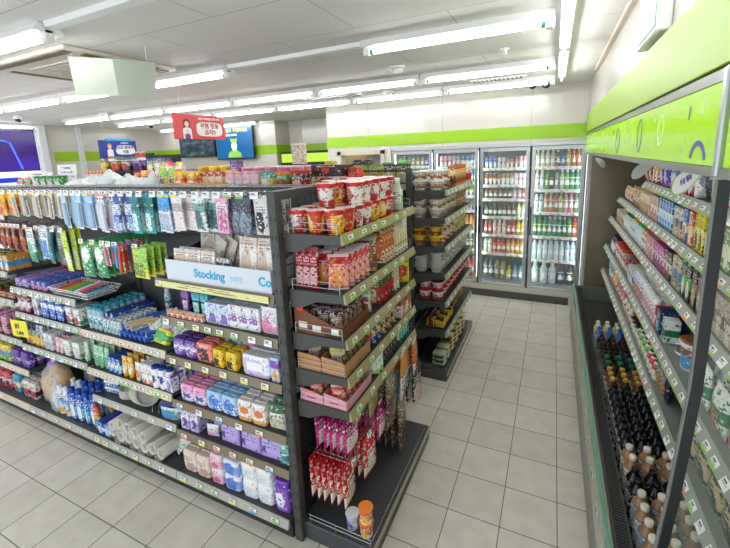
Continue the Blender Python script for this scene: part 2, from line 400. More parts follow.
# purple advertising display in the window
def screen_mat(name, c1, c2, c3, s, strength=1.0, scale=2.0):
    m = bpy.data.materials.new(name); m.use_nodes = True; nt = m.node_tree; N = nt.nodes; L = nt.links; b = N['Principled BSDF']
    tc = N.new('ShaderNodeTexCoord'); n = N.new('ShaderNodeTexNoise'); n.inputs['Scale'].default_value = scale; n.inputs['Detail'].default_value = s
    L.new(tc.outputs['Generated'], n.inputs['Vector']); cr = N.new('ShaderNodeValToRGB'); e = cr.color_ramp.elements
    e[0].position = .3; e[0].color = lin(c1); e[1].position = .7; e[1].color = lin(c3); q = e.new(.5); q.color = lin(c2)
    L.new(n.outputs['Fac'], cr.inputs[0]); L.new(cr.outputs[0], b.inputs['Emission Color']); b.inputs['Emission Strength'].default_value = strength
    b.inputs['Base Color'].default_value = (.01, .01, .02, 1); b.inputs['Roughness'].default_value = .2
    return m
DK = mat('dark_bezel', '1a1a1e', .4)
t = thing('advertising_display', 'purple lit display hung in the window wall at far left', 'display', (-9.15, 0, 0))
b = MB(); b.box(-.02, .02, 2.6, 4.24, 2.06, 2.84, DK, .006); b.obj('bezel', t)
b = MB(); b.box(.02, .026, 2.62, 4.22, 2.08, 2.82, screen_mat('purple_picture', '3a1a78', '4a2aa8', '2838b8', 0, .8, 1.6)); b.obj('screen_picture', t)
b = MB(); BL = mat('blue_glow_line', '3a4cf0', .4, emit='4060ff', es=1.3)
b.tube([(.03, 2.7, 2.62), (.03, 3.75, 2.62), (.03, 3.83, 2.58), (.03, 3.95, 2.1)], .016, BL); b.obj('glowing_outline', t)
t = thing('lit_sign_strip', 'blue and white lit strip below the purple window display', 'sign', (-9.15, 0, 0))
MB().box(-.02, .02, 2.4, 4.0, 1.80, 2.02, mat('white_lit_panel', 'e8ecf2', .4, emit='eef2ff', es=.5), .004).obj('panel', t)
MB().box(.02, .025, 2.4, 3.95, 1.86, 1.95, mat('deep_blue_band', '1a2f9e', .4, emit='1a38b8', es=.7)).obj('blue_band', t)

# ------------------------------------------------------------------ ceiling fittings
TUBE = mat('lit_tube', 'ffffff', .4, emit='fbfcff', es=20)
HOUS = mat('lamp_housing', 'f1f1ef', .35); GRN = mat('tube_end_green', '2f9d56', .4)
def lamp(x0, x1, y, label, axis='x', z=HC-.001, hang=.03):
    t = thing('ceiling_light', label, 'light', (x0 if axis == 'x' else y, y if axis == 'x' else x0, z), (0, 0, 0 if axis == 'x' else PI/2), 'fluorescent ceiling lights')
    l = x1-x0
    if axis == 'y': t.scale = (1, .42, 1)
    b = MB(); b.ext([(-.05, 0), (.05, 0), (.08, -.05), (-.08, -.05)], HOUS, 'x', .0, l); b.obj('housing', t)
    for a_ in (0, l-.05): MB().box(a_, a_+.05, -.025, .025, -.10, -.03, HOUS, .006).obj('lamp_holder', t)
    b = MB(); b.tube([(.05, 0, -.075), (l-.05, 0, -.075)], .014, TUBE, 8); b.obj('lamp_tube', t)
    for a_ in (.05, l-.075): MB().tube([(a_, 0, -.075), (a_+.025, 0, -.075)], .016, GRN, 8).obj('tube_end', t)
lamp(5.95, 6.8, -2.9, 'added unseen white light brightening the back store room', 'y', 2.399)  # added lamp, not a seen fitting: brightens the room behind the doorway
def track(x0, x1, y, label, axis='x'):
    t = MB(); t.ext([(-.035, 0), (.035, 0), (.03, -.03), (-.03, -.03)], HOUS, 'x', 0, x1-x0)
    t.obj('lighting_track', loc=(x0 if axis == 'x' else y, y if axis == 'x' else x0, HC-.001), rot=(0, 0, 0 if axis == 'x' else PI/2), label=label, cat='light fitting')
rowsL = [(1.53, [(-4.33, -2.9), (-5.75, -4.35), (-7.2, -5.78), (-8.6, -7.2)], 'row of tubes nearest the camera, beside the ceiling air conditioner'),
         (2.98, [(-1.41, -.04), (-4.18, -2.84), (-5.6, -4.2), (-7.0, -5.62), (-8.4, -7.02)], 'second row of ceiling tubes, above the red hanging sign'),
         (4.5, [(-1.41, -.04), (-2.82, -1.43), (-4.25, -2.84), (-5.7, -4.27), (-7.1, -5.72), (-8.5, -7.12)], 'third row of ceiling tubes, above the second gondola'),
         (5.5, [(-1.41, -.04), (-2.82, -1.43), (-4.25, -2.84), (-5.7, -4.27), (-7.1, -5.72), (-8.5, -7.12)], 'fourth row of ceiling tubes, nearest the lime banded back wall')]
for y, spans, lab in rowsL:
    y *= .913
    for k, (a, c) in enumerate(spans):
        a *= .913; c *= .913
        pos = ['first', 'second', 'third', 'fourth', 'fifth', 'sixth'][k]
        lamp(a, c, y, 'white fluorescent light, %s from the right in the %s' % (pos, lab.split(',')[0]))
for k, (a, c) in enumerate([(3.6, 4.95), (2.2, 3.58), (.75, 2.15)]):
    lamp(a, c, .03, 'white fluorescent light running front to back, %s from the glass doors' % ['first', 'second', 'third'][k], 'y')
lamp(-7.0, -5.6, 6.55, 'white fluorescent light on the ceiling just above the wall screens'); lamp(-8.6, -7.2, 6.55, 'white fluorescent light in the far left corner of the ceiling')
lamp(1.3, 2.6, -8.9, 'white fluorescent light above the purple window display', 'y'); lamp(2.9, 4.2, -8.9, 'white fluorescent light running front to back by the window wall post', 'y')
track(-2.58, -1.30, 2.72, 'empty white lamp track between the lit tubes of the second row')
track(-2.63, -.1, 1.40, 'long empty white lamp track to the right of the nearest tube')
# air conditioner cassette with hung deflector sheets
t = thing('ceiling_air_conditioner', 'square beige cassette air conditioner set in the ceiling at upper left', 'air conditioner', (-3.55, 2.1, HC-.001))
AC = mat('ac_beige', 'd9d2c2', .45)
b = MB(); b.box(-.56, .56, -.46, .42, -.028, 0, AC, .008); b.obj('cover_plate', t)
b = MB()
for k in range(9): b.box(-.3, .3, -.26+k*.055, -.24+k*.055, -.036, -.026, mat('grille_grey', 'b9b4a8', .5))
b.obj('intake_grille', t)
for (x0, x1, y0, y1) in ((-.5, .5, -.43, -.37), (-.5, .5, .33, .39), (-.52, -.46, -.3, .28), (.46, .52, -.3, .28)):
    MB().box(x0, x1, y0, y1, -.034, -.026, mat('louvre_gap', '6b5a3d', .6), .002).obj('louvre', t)
AY = mat('acrylic_sheet', 'b9bfae', .35, alpha=.96)
t = thing('deflector_sheet', 'translucent white folded sheet hung under the ceiling air conditioner', 'sheet', (0, 0, 0))
def slab(P, th, m):
    n = (Vector(P[1])-Vector(P[0])).cross(Vector(P[3])-Vector(P[0])).normalized()*th
    b = MB(); b.add(list(P)+[tuple(Vector(p)+n) for p in P], [(3, 2, 1, 0), (4, 5, 6, 7), (0, 1, 5, 4), (1, 2, 6, 5), (2, 3, 7, 6), (3, 0, 4, 7)], m); return b
slab([(-3.13, 1.74, 2.885), (-2.78, 1.83, 2.84), (-2.79, 1.84, 2.60), (-3.14, 1.76, 2.62)], .004, AY).obj('left_panel', t)
slab([(-2.78, 1.83, 2.84), (-2.60, 2.02, 2.83), (-2.64, 2.02, 2.585), (-2.79, 1.84, 2.60)], .004, AY).obj('right_panel', t)
b = MB(); b.tube([(-3.1, 1.75, 2.87), (-3.1, 1.75, 2.902)], .003, HOUS); b.tube([(-2.64, 1.98, 2.83), (-2.64, 1.98, 2.928)], .003, HOUS); b.obj('hanging_wire', t)
b = MB(); b.box(-4.75, -4.3, 1.70, 1.84, HC-.012, HC-.001, mat('dark_vent', '77746c', .6), .003)
b.obj('ceiling_vent', label='narrow dark ceiling slot beside the left of the air conditioner', cat='vent')
def vent(x, y, sx, sy, label, n=12):
    t = thing('ceiling_vent', label, 'vent', (x, y, HC-.001)); MB().box(-sx, sx, -sy, sy, -.012, 0, HOUS, .003).obj('frame', t)
    b = MB()
    for k in range(n): b.box(-sx*.92+k*sx*1.84/n, -sx*.92+(k+.5)*sx*1.84/n, -sy*.8, sy*.8, -.014, -.011, mat('slot_grey', '7d7a74', .6))
    b.obj('slats', t)
vent(-.62, 4.85, .3, .09, 'slotted white ceiling vent near the camera over the glass doors')
vent(-2.75, 4.95, .42, .36, 'large square ceiling vent behind the third row of tubes', 9)
def detector(x, y, label):
    t = thing('smoke_detector', label, 'smoke detector', (x, y, HC-.001))
    b = MB(); b.lathe([(.07, 0), (.075, -.02), (.06, -.03)], HOUS, 20); b.obj('base', t)
    b = MB(); b.lathe([(.05, -.03), (.05, -.045), (.03, -.058), (.001, -.06)], HOUS, 20); b.obj('sensor_cap', t)
detector(-1.37, 3.6, 'round white smoke detector between the second and third lamp rows'); detector(-2.0, 4.9, 'small round detector on the ceiling behind the third lamp row'); detector(-6.4, 3.95, 'round white detector on the ceiling near the left window wall')
for x, y, lab in ((-.4, 3.5, 'small white sprinkler head near the middle of the right ceiling'), (-2.9, 2.75, 'small white sprinkler head left of the red sign on the ceiling')):
    b = MB(); b.lathe([(.035, 0), (.035, -.006), (.012, -.01), (.012, -.035), (.02, -.04)], HOUS, 12); b.obj('sprinkler_head', loc=(x, y, HC-.001), label=lab, cat='sprinkler')
def cctv(x, y, label, z=HC-.001, a=0):
    t = thing('security_camera', label, 'camera', (x, y, z), (0, 0, a))
    b = MB(); b.lathe([(.055, 0), (.06, -.03), (.05, -.045)], HOUS, 18); b.obj('mount', t)
    b = MB(); b.lathe([(.045, -.045), (.043, -.07), (.025, -.088), (.001, -.094)], mat('black_dome', '0c0c0e', .08), 16); b.obj('dome', t)
cctv(-.28, 5.3, 'black domed security camera over the rightmost glass doors'); cctv(-.13, 5.35, 'second black security camera right beside the first one over the glass doors')
cctv(-7.7, 3.4, 'black domed security camera above the purple window display'); cctv(-7.6, 5.6, 'black domed security camera on the ceiling above the blue hanging sign'); cctv(-6.3, 5.9, 'black domed security camera on the ceiling left of the red hanging sign')

# ------------------------------------------------------------------ hanging signs (they face +X)
def flat_text(parent, name, s, size, m, loc, rot, bold=.0, **k):
    return link(name, text_mesh(s, size, m, bold), parent, loc, rot, **k)
def hang_sign(label, x, y, z, L_, Hh, colr, lines, small, who, rz=PI/2, top=None):
    t = thing('hanging_sign', label, 'sign', (x, y, z), (0, 0, rz))
    cm = col(colr, .4)
    MB().box(0, L_, -.006, .006, 0, Hh, cm, .003).obj('board', t)

    # speech bubble
    bb = MB(); n = 28; R = []
    for k in range(n):
        a = 2*PI*k/n; c, q = math.cos(a), math.sin(a)
        R.append((L_*.68+L_*.26*math.copysign(abs(c)**.45, c), Hh*.42+Hh*.29*math.copysign(abs(q)**.6, q)))
    bb.ext(R, WHITE, 'y', -.0085, -.006); bb.ext([(L_*.46, Hh*.3), (L_*.5, Hh*.17), (L_*.56, Hh*.2)], WHITE, 'y', -.0085, -.006); bb.obj('speech_bubble', t)
    tm = col('b02a30' if who == 'red' else '2b3478', .5)
    for k, s_ in enumerate(lines): flat_text(t, 'lettering', s_, Hh*.235, tm, (L_*.68, -.0092, Hh*(.55-.26*k)), (PI/2, 0, 0), .002)
    flat_text(t, 'small_lettering', small, Hh*.1, WHITE, (L_*.68, -.0078, Hh*.84), (PI/2, 0, 0), .001)
    # printed figure of a clerk
    sk = col('f0c9b0', .5); hr = col('4a2328' if who == 'red' else 'c9a227', .5); sh = col('f4f4f4', .5); ap = col('5b3a8c', .5)
    g = MB(); cx = L_*(.24 if who == 'red' else .27); s_ = Hh
    def disc(x_, z_, rx_, rz_, m, y0, k=16): g.ext([(x_+rx_*math.cos(2*PI*j/k), z_+rz_*math.sin(2*PI*j/k)) for j in range(k)], m, 'y', y0-.001, y0)
    disc(cx, s_*.64, s_*.15, s_*.17, hr, -.0065); g.ext([(cx-s_*.15, s_*.45), (cx-s_*.15, s_*.62), (cx+s_*.15, s_*.62), (cx+s_*.15, s_*.45)], hr, 'y', -.0075, -.0065) if who == 'red' else None
    disc(cx, s_*.6, s_*.1, s_*.12, sk, -.0078)
    g.ext([(cx-s_*.2, s_*.02), (cx-s_*.19, s_*.4), (cx-s_*.08, s_*.47), (cx+s_*.08, s_*.47), (cx+s_*.19, s_*.4), (cx+s_*.2, s_*.02)], sh, 'y', -.0085, -.0075)
    g.ext([(cx-s_*.12, s_*.01), (cx-s_*.12, s_*.22), (cx+s_*.12, s_*.22), (cx+s_*.12, s_*.01)], ap, 'y', -.0095, -.0085) if who == 'red' else None
    if who == 'red':
        for q in (1, -1): g.ext([(cx-q*s_*.18, s_*.15), (cx-q*s_*.15, s_*.1), (cx+q*s_*.07, s_*.37), (cx+q*s_*.03, s_*.41)], sk, 'y', -.0105, -.0095-.0005*q)
    g.obj('printed_figure', t)
    b = MB()
    for x_ in (L_*.15, L_*.85): b.tube([(x_, 0, Hh), (x_, 0, HC-z-.002)], .0015, HOUS, 4)
    b.obj('hanging_wire', t)
    if top: MB().box(L_*.2, L_*.85, -.02, .02, Hh-.01, Hh+.03, col('3aa6dc', .4), .003).obj('top_strip', t)
    return t
hang_sign('red hanging sign with a crossed arms figure and a white speech bubble', -3.76, 3.03, 2.375, .68, .275, 'd8474a', ['위험 행동', '금지!!'], '안전사고예방을 위한 부탁', 'red', PI/2-.09)
hang_sign('small blue hanging sign with a white speech bubble, over the snack racks', -6.33, 3.74, 2.245, .66, .255, '3a3c9a', ['앱으로 예약구매', '이용'], '편의점앱으로', 'blue', PI/2+.12, True)

# ------------------------------------------------------------------ wall screens
def tv(label, x0, x1, z0, z1, pic, tilt=-.12):
    t = thing('wall_screen', label, 'screen', ((x0+x1)/2, 6.78, z0), (0, 0, 0)); W_, H_ = (x1-x0)/2, z1-z0
    MB().box(-W_, W_, -.02, .03, 0, H_, DK, .008).obj('bezel', t)
    MB().box(-W_+.02, W_-.02, -.023, -.02, .025, H_-.02, pic).obj('screen_picture', t)
    MB().box(-.12, .12, .03, .11, H_*.35, H_*.65, DK, .01).obj('wall_bracket', t)
    return t
tv('left wall screen showing dim store footage, behind the red sign', -8.25, -7.1, 2.22, 2.86, screen_mat('camera_footage', '14202c', '3c5568', '8fa8b0', 4, .35, 5))
t2 = tv('right wall screen with a teal blue picture of a cook and yellow title', -7.05, -5.95, 2.14, 2.88, mat('teal_screen', '063a66', .25, emit='0b6ca8', es=.55))
yl = mat('screen_yellow', 'c8c040', .4, emit='c8c040', es=.5); wl = mat('screen_white', 'e8eef2', .4, emit='e8eef2', es=.5); lg = mat('screen_lime', '7fb83a', .4, emit='7fb83a', es=.5)
flat_text(t2, 'screen_title', '지금 행사 구매하세요', .095, yl, (0, -.026, .62), (PI/2, 0, 0), .002)
flat_text(t2, 'screen_subtitle', '이번 달 할인 상품 확인', .045, wl, (-.1, -.026, .53), (PI/2, 0, 0), .001)
g = MB()
def poly(g, P, m, y): g.ext(P, m, 'y', y-.001, y)
poly(g, [(-.2, .04), (-.18, .14), (-.07, .2), (.07, .2), (.18, .14), (.2, .04)], lg, -.0245); poly(g, [(.08*math.cos(a*PI/8), .29+.1*math.sin(a*PI/8)) for a in range(16)], wl, -.0255); poly(g, [(-.08, .36), (-.1, .46), (0, .44), (.1, .46), (.08, .36)], lg, -.0265)
g.obj('picture_of_cook', t2)
# paper poster in the recess
t = thing('paper_poster', 'cream poster of small drawings hung by the far recess', 'poster', (-2.88, 4.08, 2.05), (0, 0, -.3))
MB().box(-.15, .15, -.002, .002, 0, .25, pack('efe9d6', 'd8905a', '8aa05a', lo=0, hi=0, blob=1, busy=.5, text='5a4a3a', tz=(.82, .97), rows=8), 0).obj('sheet', t)
b = MB(); [b.tube([(x_, 0, .25), (x_, 0, HC-2.052)], .001, HOUS, 4) for x_ in (-.12, .12)]; b.obj('hanging_thread', t)
# cooler in the recess: lit lime header only shows above the shelves
LIT = mat('lit_lime_header', 'b4e03a', .3, emit='b9ec3e', es=.4)
t = thing('recessed_cooler', 'open wall cooler in the far recess with a lit lime header', 'cooler', (0, 0, 0))
b = MB(); b.box(-5.4, -3.5, 6.95, 7.38, 1.97, 2.26, DK, .01); b.box(-5.4, -3.5, 7.33, 7.38, 0, 1.97, HOUS); b.box(-5.4, -5.35, 6.85, 7.33, 0, 1.97, HOUS); b.box(-3.55, -3.5, 6.85, 7.33, 0, 1.97, HOUS); b.box(-5.35, -3.55, 6.8, 7.33, 0, .5, HOUS, .01); b.obj('cabinet', t)
MB().box(-5.36, -3.54, 6.94, 6.952, 2.03, 2.21, LIT).obj('lit_header', t)
MB().box(-5.35, -3.55, 6.93, 6.98, 1.8, 1.95, HOUS, .006).obj('roller_blind', t)
for z_ in (.9, 1.25, 1.55): MB().box(-5.34, -3.56, 6.98, 7.32, z_, z_+.02, HOUS).obj('shelf', t)
# ------------------------------------------------------------------ shop fixtures
STEEL = mat('dark_grey_steel', '444541', .42); STEELD = mat('charcoal_steel', '27282a', .45); DECK = mat('shelf_deck_grey', '3c3d40', .45)
PANEL = mat('shelf_back_panel', '5b5e62', .5); WIRE = mat('chrome_wire', 'c9cbcc', .25, .9); WIREW = mat('white_coated_wire', 'e8e8e6', .4)
def tagmesh(face, stripe, w=.05, h=.034):
    b = MB(); b.box(-w/2, w/2, -.0012, 0, 0, h, WHITE); b.box(-w/2, w/2, -.0018, -.0011, 0, h*.36, col(stripe, .5)) if stripe else 0
    b.box(-w*.38, w*.1, -.0018, -.0011, h*.62, h*.8, mat('tag_print', '3a3a3a', .6)); b.box(-w*.38, w*.32, -.0018, -.0011, h*.44, h*.5, mat('tag_print', '3a3a3a', .6))
    return b.mesh('price_tag')
TAGS = {'g': tagmesh(0, '8ac43f'), 'y': tagmesh(0, 'f0e23a'), 'o': tagmesh(0, 'f08a3c'), 'w': tagmesh(0, None), 'b': tagmesh(0, '4aa8d8'), 'c': tagmesh(0, 'd8c9a0', .05, .032)}
def tags(parent, fr, a0, a1, z, kinds, step=.1, out=.0, jit=.03):
    (ox, oy), (ux, uy), (vx, vy), rz = fr
    a = a0+step*.5
    while a < a1-.03:
        k = kinds[rnd.randrange(len(kinds))]
        o = link('price_tag', TAGS[k], parent, (ox+ux*a-vx*out, oy+uy*a-vy*out, z), (-.12, 0, rz))
        a += step+jitter(jit)
FG = ((0, 1.47), (1, 0), (0, 1), 0)
def shelf(parent, x0, x1, z, rail, kinds, step=.09, y0=1.47, y1=1.94, railh=.042, fr=None, deckm=None):
    b = MB(); b.box(x0+.004, x1-.004, y0, y1, z-.022, z, deckm or DECK, .003)
    for x in (x0+.006, x1-.012): b.ext([(y0+.02, z-.022), (y1, z-.022), (y1, z-.07), (y1-.1, z-.05)], STEEL, 'x', x, x+.006)
    s = b.obj('shelf', parent)
    b = MB(); b.ext([(y0, z+.006), (y0, z-railh), (y0-.014, z-railh), (y0-.006, z+.006)], rail, 'x', x0+.003, x1-.003); b.obj('price_rail', s)
    tags(s, ((0, y0), (1, 0), (0, 1), 0), x0, x1, z-railh+.003, kinds, step, .0165)
    return s
RT = mat('taupe_rail', '85785f', .4); RC = mat('cream_rail', 'd8ccb0', .4); RG = mat('pale_grey_rail', 'b5b3a8', .4); RY = mat('yellow_strip', 'd8d26a', .4)
def unit(label, x0, x1, decks, top_z=1.92, back=True):
    u = thing('shelving_unit', label, 'shelf', ((x0+x1)/2, 1.95, 0), group='shelving units of the front gondola')
    K = -(x0+x1)/2; h = []
    class P: pass
    def ob(b, n, par=u):
        b.move(K, -1.95, 0) if par is u else None
        return b.obj(n, par)
    ob(MB().box(x0+.001, x1-.001, 1.95, 1.965, .1, top_z, PANEL), 'back_panel')
    b = MB()
    for x in (x0, x1-.03):
        b.box(x+.001, x+.029, 1.925, 1.949, .0, top_z, STEEL, .003)
        for k in range(26): b.box(x+.008, x+.012, 1.9235, 1.926, .2+k*.065, .225+k*.065, BLACKP)
    ob(b, 'upright')
    ob(MB().box(x0+.002, x1-.002, 1.45, 1.94, 0, .095, STEELD, .004), 'plinth')
    ob(MB().box(x0+.002, x1-.002, 1.43, 1.94, .096, .135, DECK, .003), 'base_deck')
    for z, rail, kinds, step, zn in decks:
        s = shelf(u, x0, x1, z, rail, kinds, step, y0=(1.43 if z < .2 else 1.47)) if z > .2 else None
        if s: s.location = (K, -1.95, 0)
        else:
            b = MB(); b.ext([(1.43, .142), (1.43, .098), (1.412, .092), (1.422, .142)], rail, 'x', x0+.003, x1-.003); s = ob(b, 'price_rail')
            tags(s, ((K, -1.95+1.43), (1, 0), (0, 1), 0), x0, x1, .1, kinds, step, .0205)
    return u
uA = unit('rightmost shelving unit of the front gondola, with the stocking tray and sanitary pads', -2.14, -1.24,
     [(1.445, RT, 'y', .085, 0), (1.205, RT, 'gyw', .12, 0), (.945, RT, 'y', .14, 0), (.635, RT, 'bow', .15, 0), (.42, RT, 'yob', .15, 0), (.135, RG, 'bgy', .14, 0)])
uB = unit('second shelving unit from the right in the front gondola, with toothpaste and plates', -3.04, -2.14,
     [(.965, RC, 'oc', .07, 0), (.665, RC, 'gcy', .07, 0), (.445, RG, 'wc', .2, 0), (.135, RG, 'gyw', .12, 0)])
uC = unit('third shelving unit from the right in the front gondola, with the clear sponge bags', -3.94, -3.04,
     [(1.185, RG, 'gw', .08, 0), (.97, RG, 'gw', .08, 0), (.685, RG, 'gw', .08, 0), (.135, RG, 'ow', .15, 0)])
uD = unit('leftmost shelving unit of the front gondola, with snacks and paper bags', -5.0, -3.94,
     [(1.30, RG, 'gw', .09, 0), (1.06, RG, 'gw', .09, 0), (.705, RG, 'gw', .1, 0), (.43, RC, 'c', .12, 0), (.135, RC, 'c', .12, 0)])
# top deck of the gondola, shared rail along its top
t = thing('gondola_top_shelf', 'long grey top shelf with a wire rail running the whole front gondola', 'shelf', (-3.1, 2.0, 1.905))
MB().box(-1.9, 1.86, -.02, .45, 0, .016, DECK, .003).obj('deck', t)
b = MB()
for z in (.05, .06): b.tube([(-1.9, -.06, z), (1.83, -.06, z)], .004, WIRE, 5)
for k in range(24): b.tube([(-1.88+k*.161, -.06, .06), (-1.88+k*.161, -.06, .0), (-1.88+k*.161, .0, .0)], .0025, WIRE, 4)
b.obj('wire_rail', t)
# far side of the gondola
b = MB(); b.box(-5.0, -1.24, 1.975, 2.44, 0, .1, STEELD, .004)
for z in (.135, .5, .85, 1.2, 1.55): b.box(-5.0, -1.24, 1.97, 2.42, z-.022, z, DECK, .002)
b.obj('rear_shelving', label='back row of grey shelving behind the front gondola, mostly hidden', cat='shelf')

def hooks(parent, X, z, y1=1.94, y0=1.475, off=(0, 0, 0), tag='w'):
    for x in X:
        b = MB(); b.tube([(x, y1, z), (x, y0+.02, z), (x, y0, z+.012)], .0022, WIRE, 5); b.box(x-.012, x+.012, y1-.004, y1, z-.02, z+.02, WIRE, .001)
        b.move(*off); h = b.obj('peg_hook', parent)
        k = tag[rnd.randrange(len(tag))]
        link('price_tag', TAGS[k], h, (x+off[0], y0-.003+off[1], z-.004+off[2]), (-.15, 0, 0))
def toff(u): return (-u.location.x, -u.location.y, 0)
def hookbar(u, x0, x1, z):
    b = MB(); b.box(x0+.01, x1-.01, 1.93, 1.944, z-.012, z+.012, STEEL, .002); b.move(*toff(u)); b.obj('hanging_bar', u)
HZ1, HZ2, HZB = 1.94, 1.68, 1.615

# ---- end-of-aisle units
RO = mat('olive_rail', 'a39a6c', .4)
def endcap(label, x0, x1, y0, y1, decks, base_x, posts, ztop, fence=True, g='end of aisle racks', rail=None, fz=.11, tagk='g', beam=True):
    u = thing('end_rack', label, 'rack', (x0, y0, 0))
    rail = rail or RO
    L_ = y1-y0; W_ = x1-x0
    for py in posts:
        b = MB(); zt_ = ztop if (beam or py == posts[0]) else 1.8; b.box(-.029, .022, py-y0-.026, py-y0+.026, 0, zt_, STEEL, .004)
        for k in range(int(zt_/.09)-1):
            for q in (-.012, .012): b.box(q-.003, q+.003, py-y0-.0275, py-y0-.025, .12+k*.09*1.0, .145+k*.09, BLACKP)
        b.obj('post', u)
    b = MB(); b.box(-.026, .02, posts[0]-y0-.02, posts[-1 if beam else 0]-y0+.02, ztop-.045, ztop, STEEL, .004); b.obj('top_beam' if beam else 'post_cap', u)
    b = MB(); b.box(-.012, .0, posts[0]-y0, posts[-1]-y0, .1, min(decks)-.0, mat('black_back_board', '202124', .6)); b.obj('lower_back_board', u)
    b = MB(); n = int(L_/.07)
    for k in range(n+1): b.tube([(0, .02+k*(L_-.04)/n, min(decks)), (0, .02+k*(L_-.04)/n, ztop-.04 if beam else 1.8)], .0022, STEELD, 4)
    for k in range(int(((ztop if beam else 1.8)-min(decks))/.07)): b.tube([(0, 0, min(decks)+.03+k*.07), (0, L_, min(decks)+.03+k*.07)], .0022, STEELD, 4)
    b.obj('wire_back', u)
    for z in decks:
        b = MB(); b.box(.03, W_, 0, L_, z-.018, z, STEELD, .003)
        for py in (.0, L_-.02): b.ext([(.03, z+.004), (W_-.004, z+.004), (W_-.004, z-.035), (W_*.55, z-.045), (.1, z-.085), (.03, z-.09)], STEEL, 'y', py-.006, py+.012)
        s = b.obj('shelf', u)
        b = MB(); b.ext([(W_, z+.012), (W_+.004, z+.012), (W_+.018, z-.036), (W_, z-.036)], rail, 'y', -.008, L_+.008); b.obj('price_rail', s)
        (ox, oy), rz = (W_, 0), PI/2
        a = .06+rnd.random()*.05
        while a < L_-.05:
            link('price_tag', TAGS[tagk[rnd.randrange(len(tagk))]], s, (W_+.0175, a, z-.034), (-.25, 0, PI/2)); a += .11+rnd.random()*.09
        if fence:
            for q in (-.002, L_+.002):
                b = MB()
                for hz in (.03, .06): b.tube([(.05, q, z+hz), (W_-.02, q, z+hz)], .002, WIRE, 4)
                for hx in (.05, W_-.02): b.tube([(hx, q, z), (hx, q, z+.06)], .0024, WIRE, 4)
                b.obj('side_fence', s)
    W2 = base_x-x0
    b = MB(); b.box(.0, W2, -.02, L_+.02, 0, fz, mat('base_grey', '434547', .45), .006); b.obj('base', u)
    b = MB(); b.box(W2+.0005, W2+.008, -.02, L_+.02, fz-.035, fz-.002, mat('beige_rail', 'a9a083', .4), .001); b.obj('base_rail', u)
    b = MB()
    for hz in (.03, .055): b.tube([(.05, -.012, fz+hz), (W2-.01, -.012, fz+hz), (W2-.01, L_, fz+hz*.0+.03)] if hz < .04 else [(.05, -.012, fz+hz), (W2-.01, -.012, fz+hz)], .002, WIRE, 4)
    for hx in (.06, W2*.5, W2-.01): b.tube([(hx, -.012, fz), (hx, -.012, fz+.055)], .0022, WIRE, 4)
    b.obj('base_fence', u)
    return u
E1 = [1.765, 1.48, 1.25, 1.05, .865]
ec1 = endcap('near end rack facing the aisle, with cup noodles on top and hanging red packs below', -1.2, -.86, 1.50, 2.49, E1, -.76, (1.475, 1.96, 2.45), 1.975)
E2 = [1.795, 1.547, 1.29, 1.03, .77, .475]
RG2 = mat('grey_green_rail', '9c9c8a', .4)
ec2 = endcap('farther end rack facing the aisle, with bowl noodles and red cup rice', -1.16, -.84, 3.3, 4.52, E2, -.82, (3.3, 3.91, 4.52), 2.0, rail=RG2, fz=.09, tagk='wy', beam=False)

# second gondola behind: body and top shelf
t = thing('rear_gondola', 'second grey gondola behind the front one, only its top shelf showing', 'shelf', (-4.2, 3.92, 0))
MB().box(-.95, 3.0, -.012, .012, .1, 1.9, PANEL).obj('back_panel', t)
MB().box(-.95, 3.0, -.55, .55, 0, .11, STEELD, .004).obj('base', t)
for z in (.5, .85, 1.2, 1.52): MB().box(-.95, 3.0, -.53, .53, z-.02, z, DECK, .003).obj('shelf', t)
s = MB().box(-.95, 3.0, -.53, .53, 1.82, 1.84, DECK, .003).obj('top_shelf', t)
MB().box(-.95, 3.0, -.54, -.53, 1.795, 1.85, RG, .002).obj('price_rail', s)
b = MB()
for z in (1.97, 1.98): b.tube([(.6, -.5, z), (3.0, -.5, z)], .004, STEELD, 5)
for k in range(14): b.tube([(.6+k*.184, -.5, 1.84), (.6+k*.184, -.5, 1.98)], .003, WIRE, 4)
b.obj('wire_rail', t)

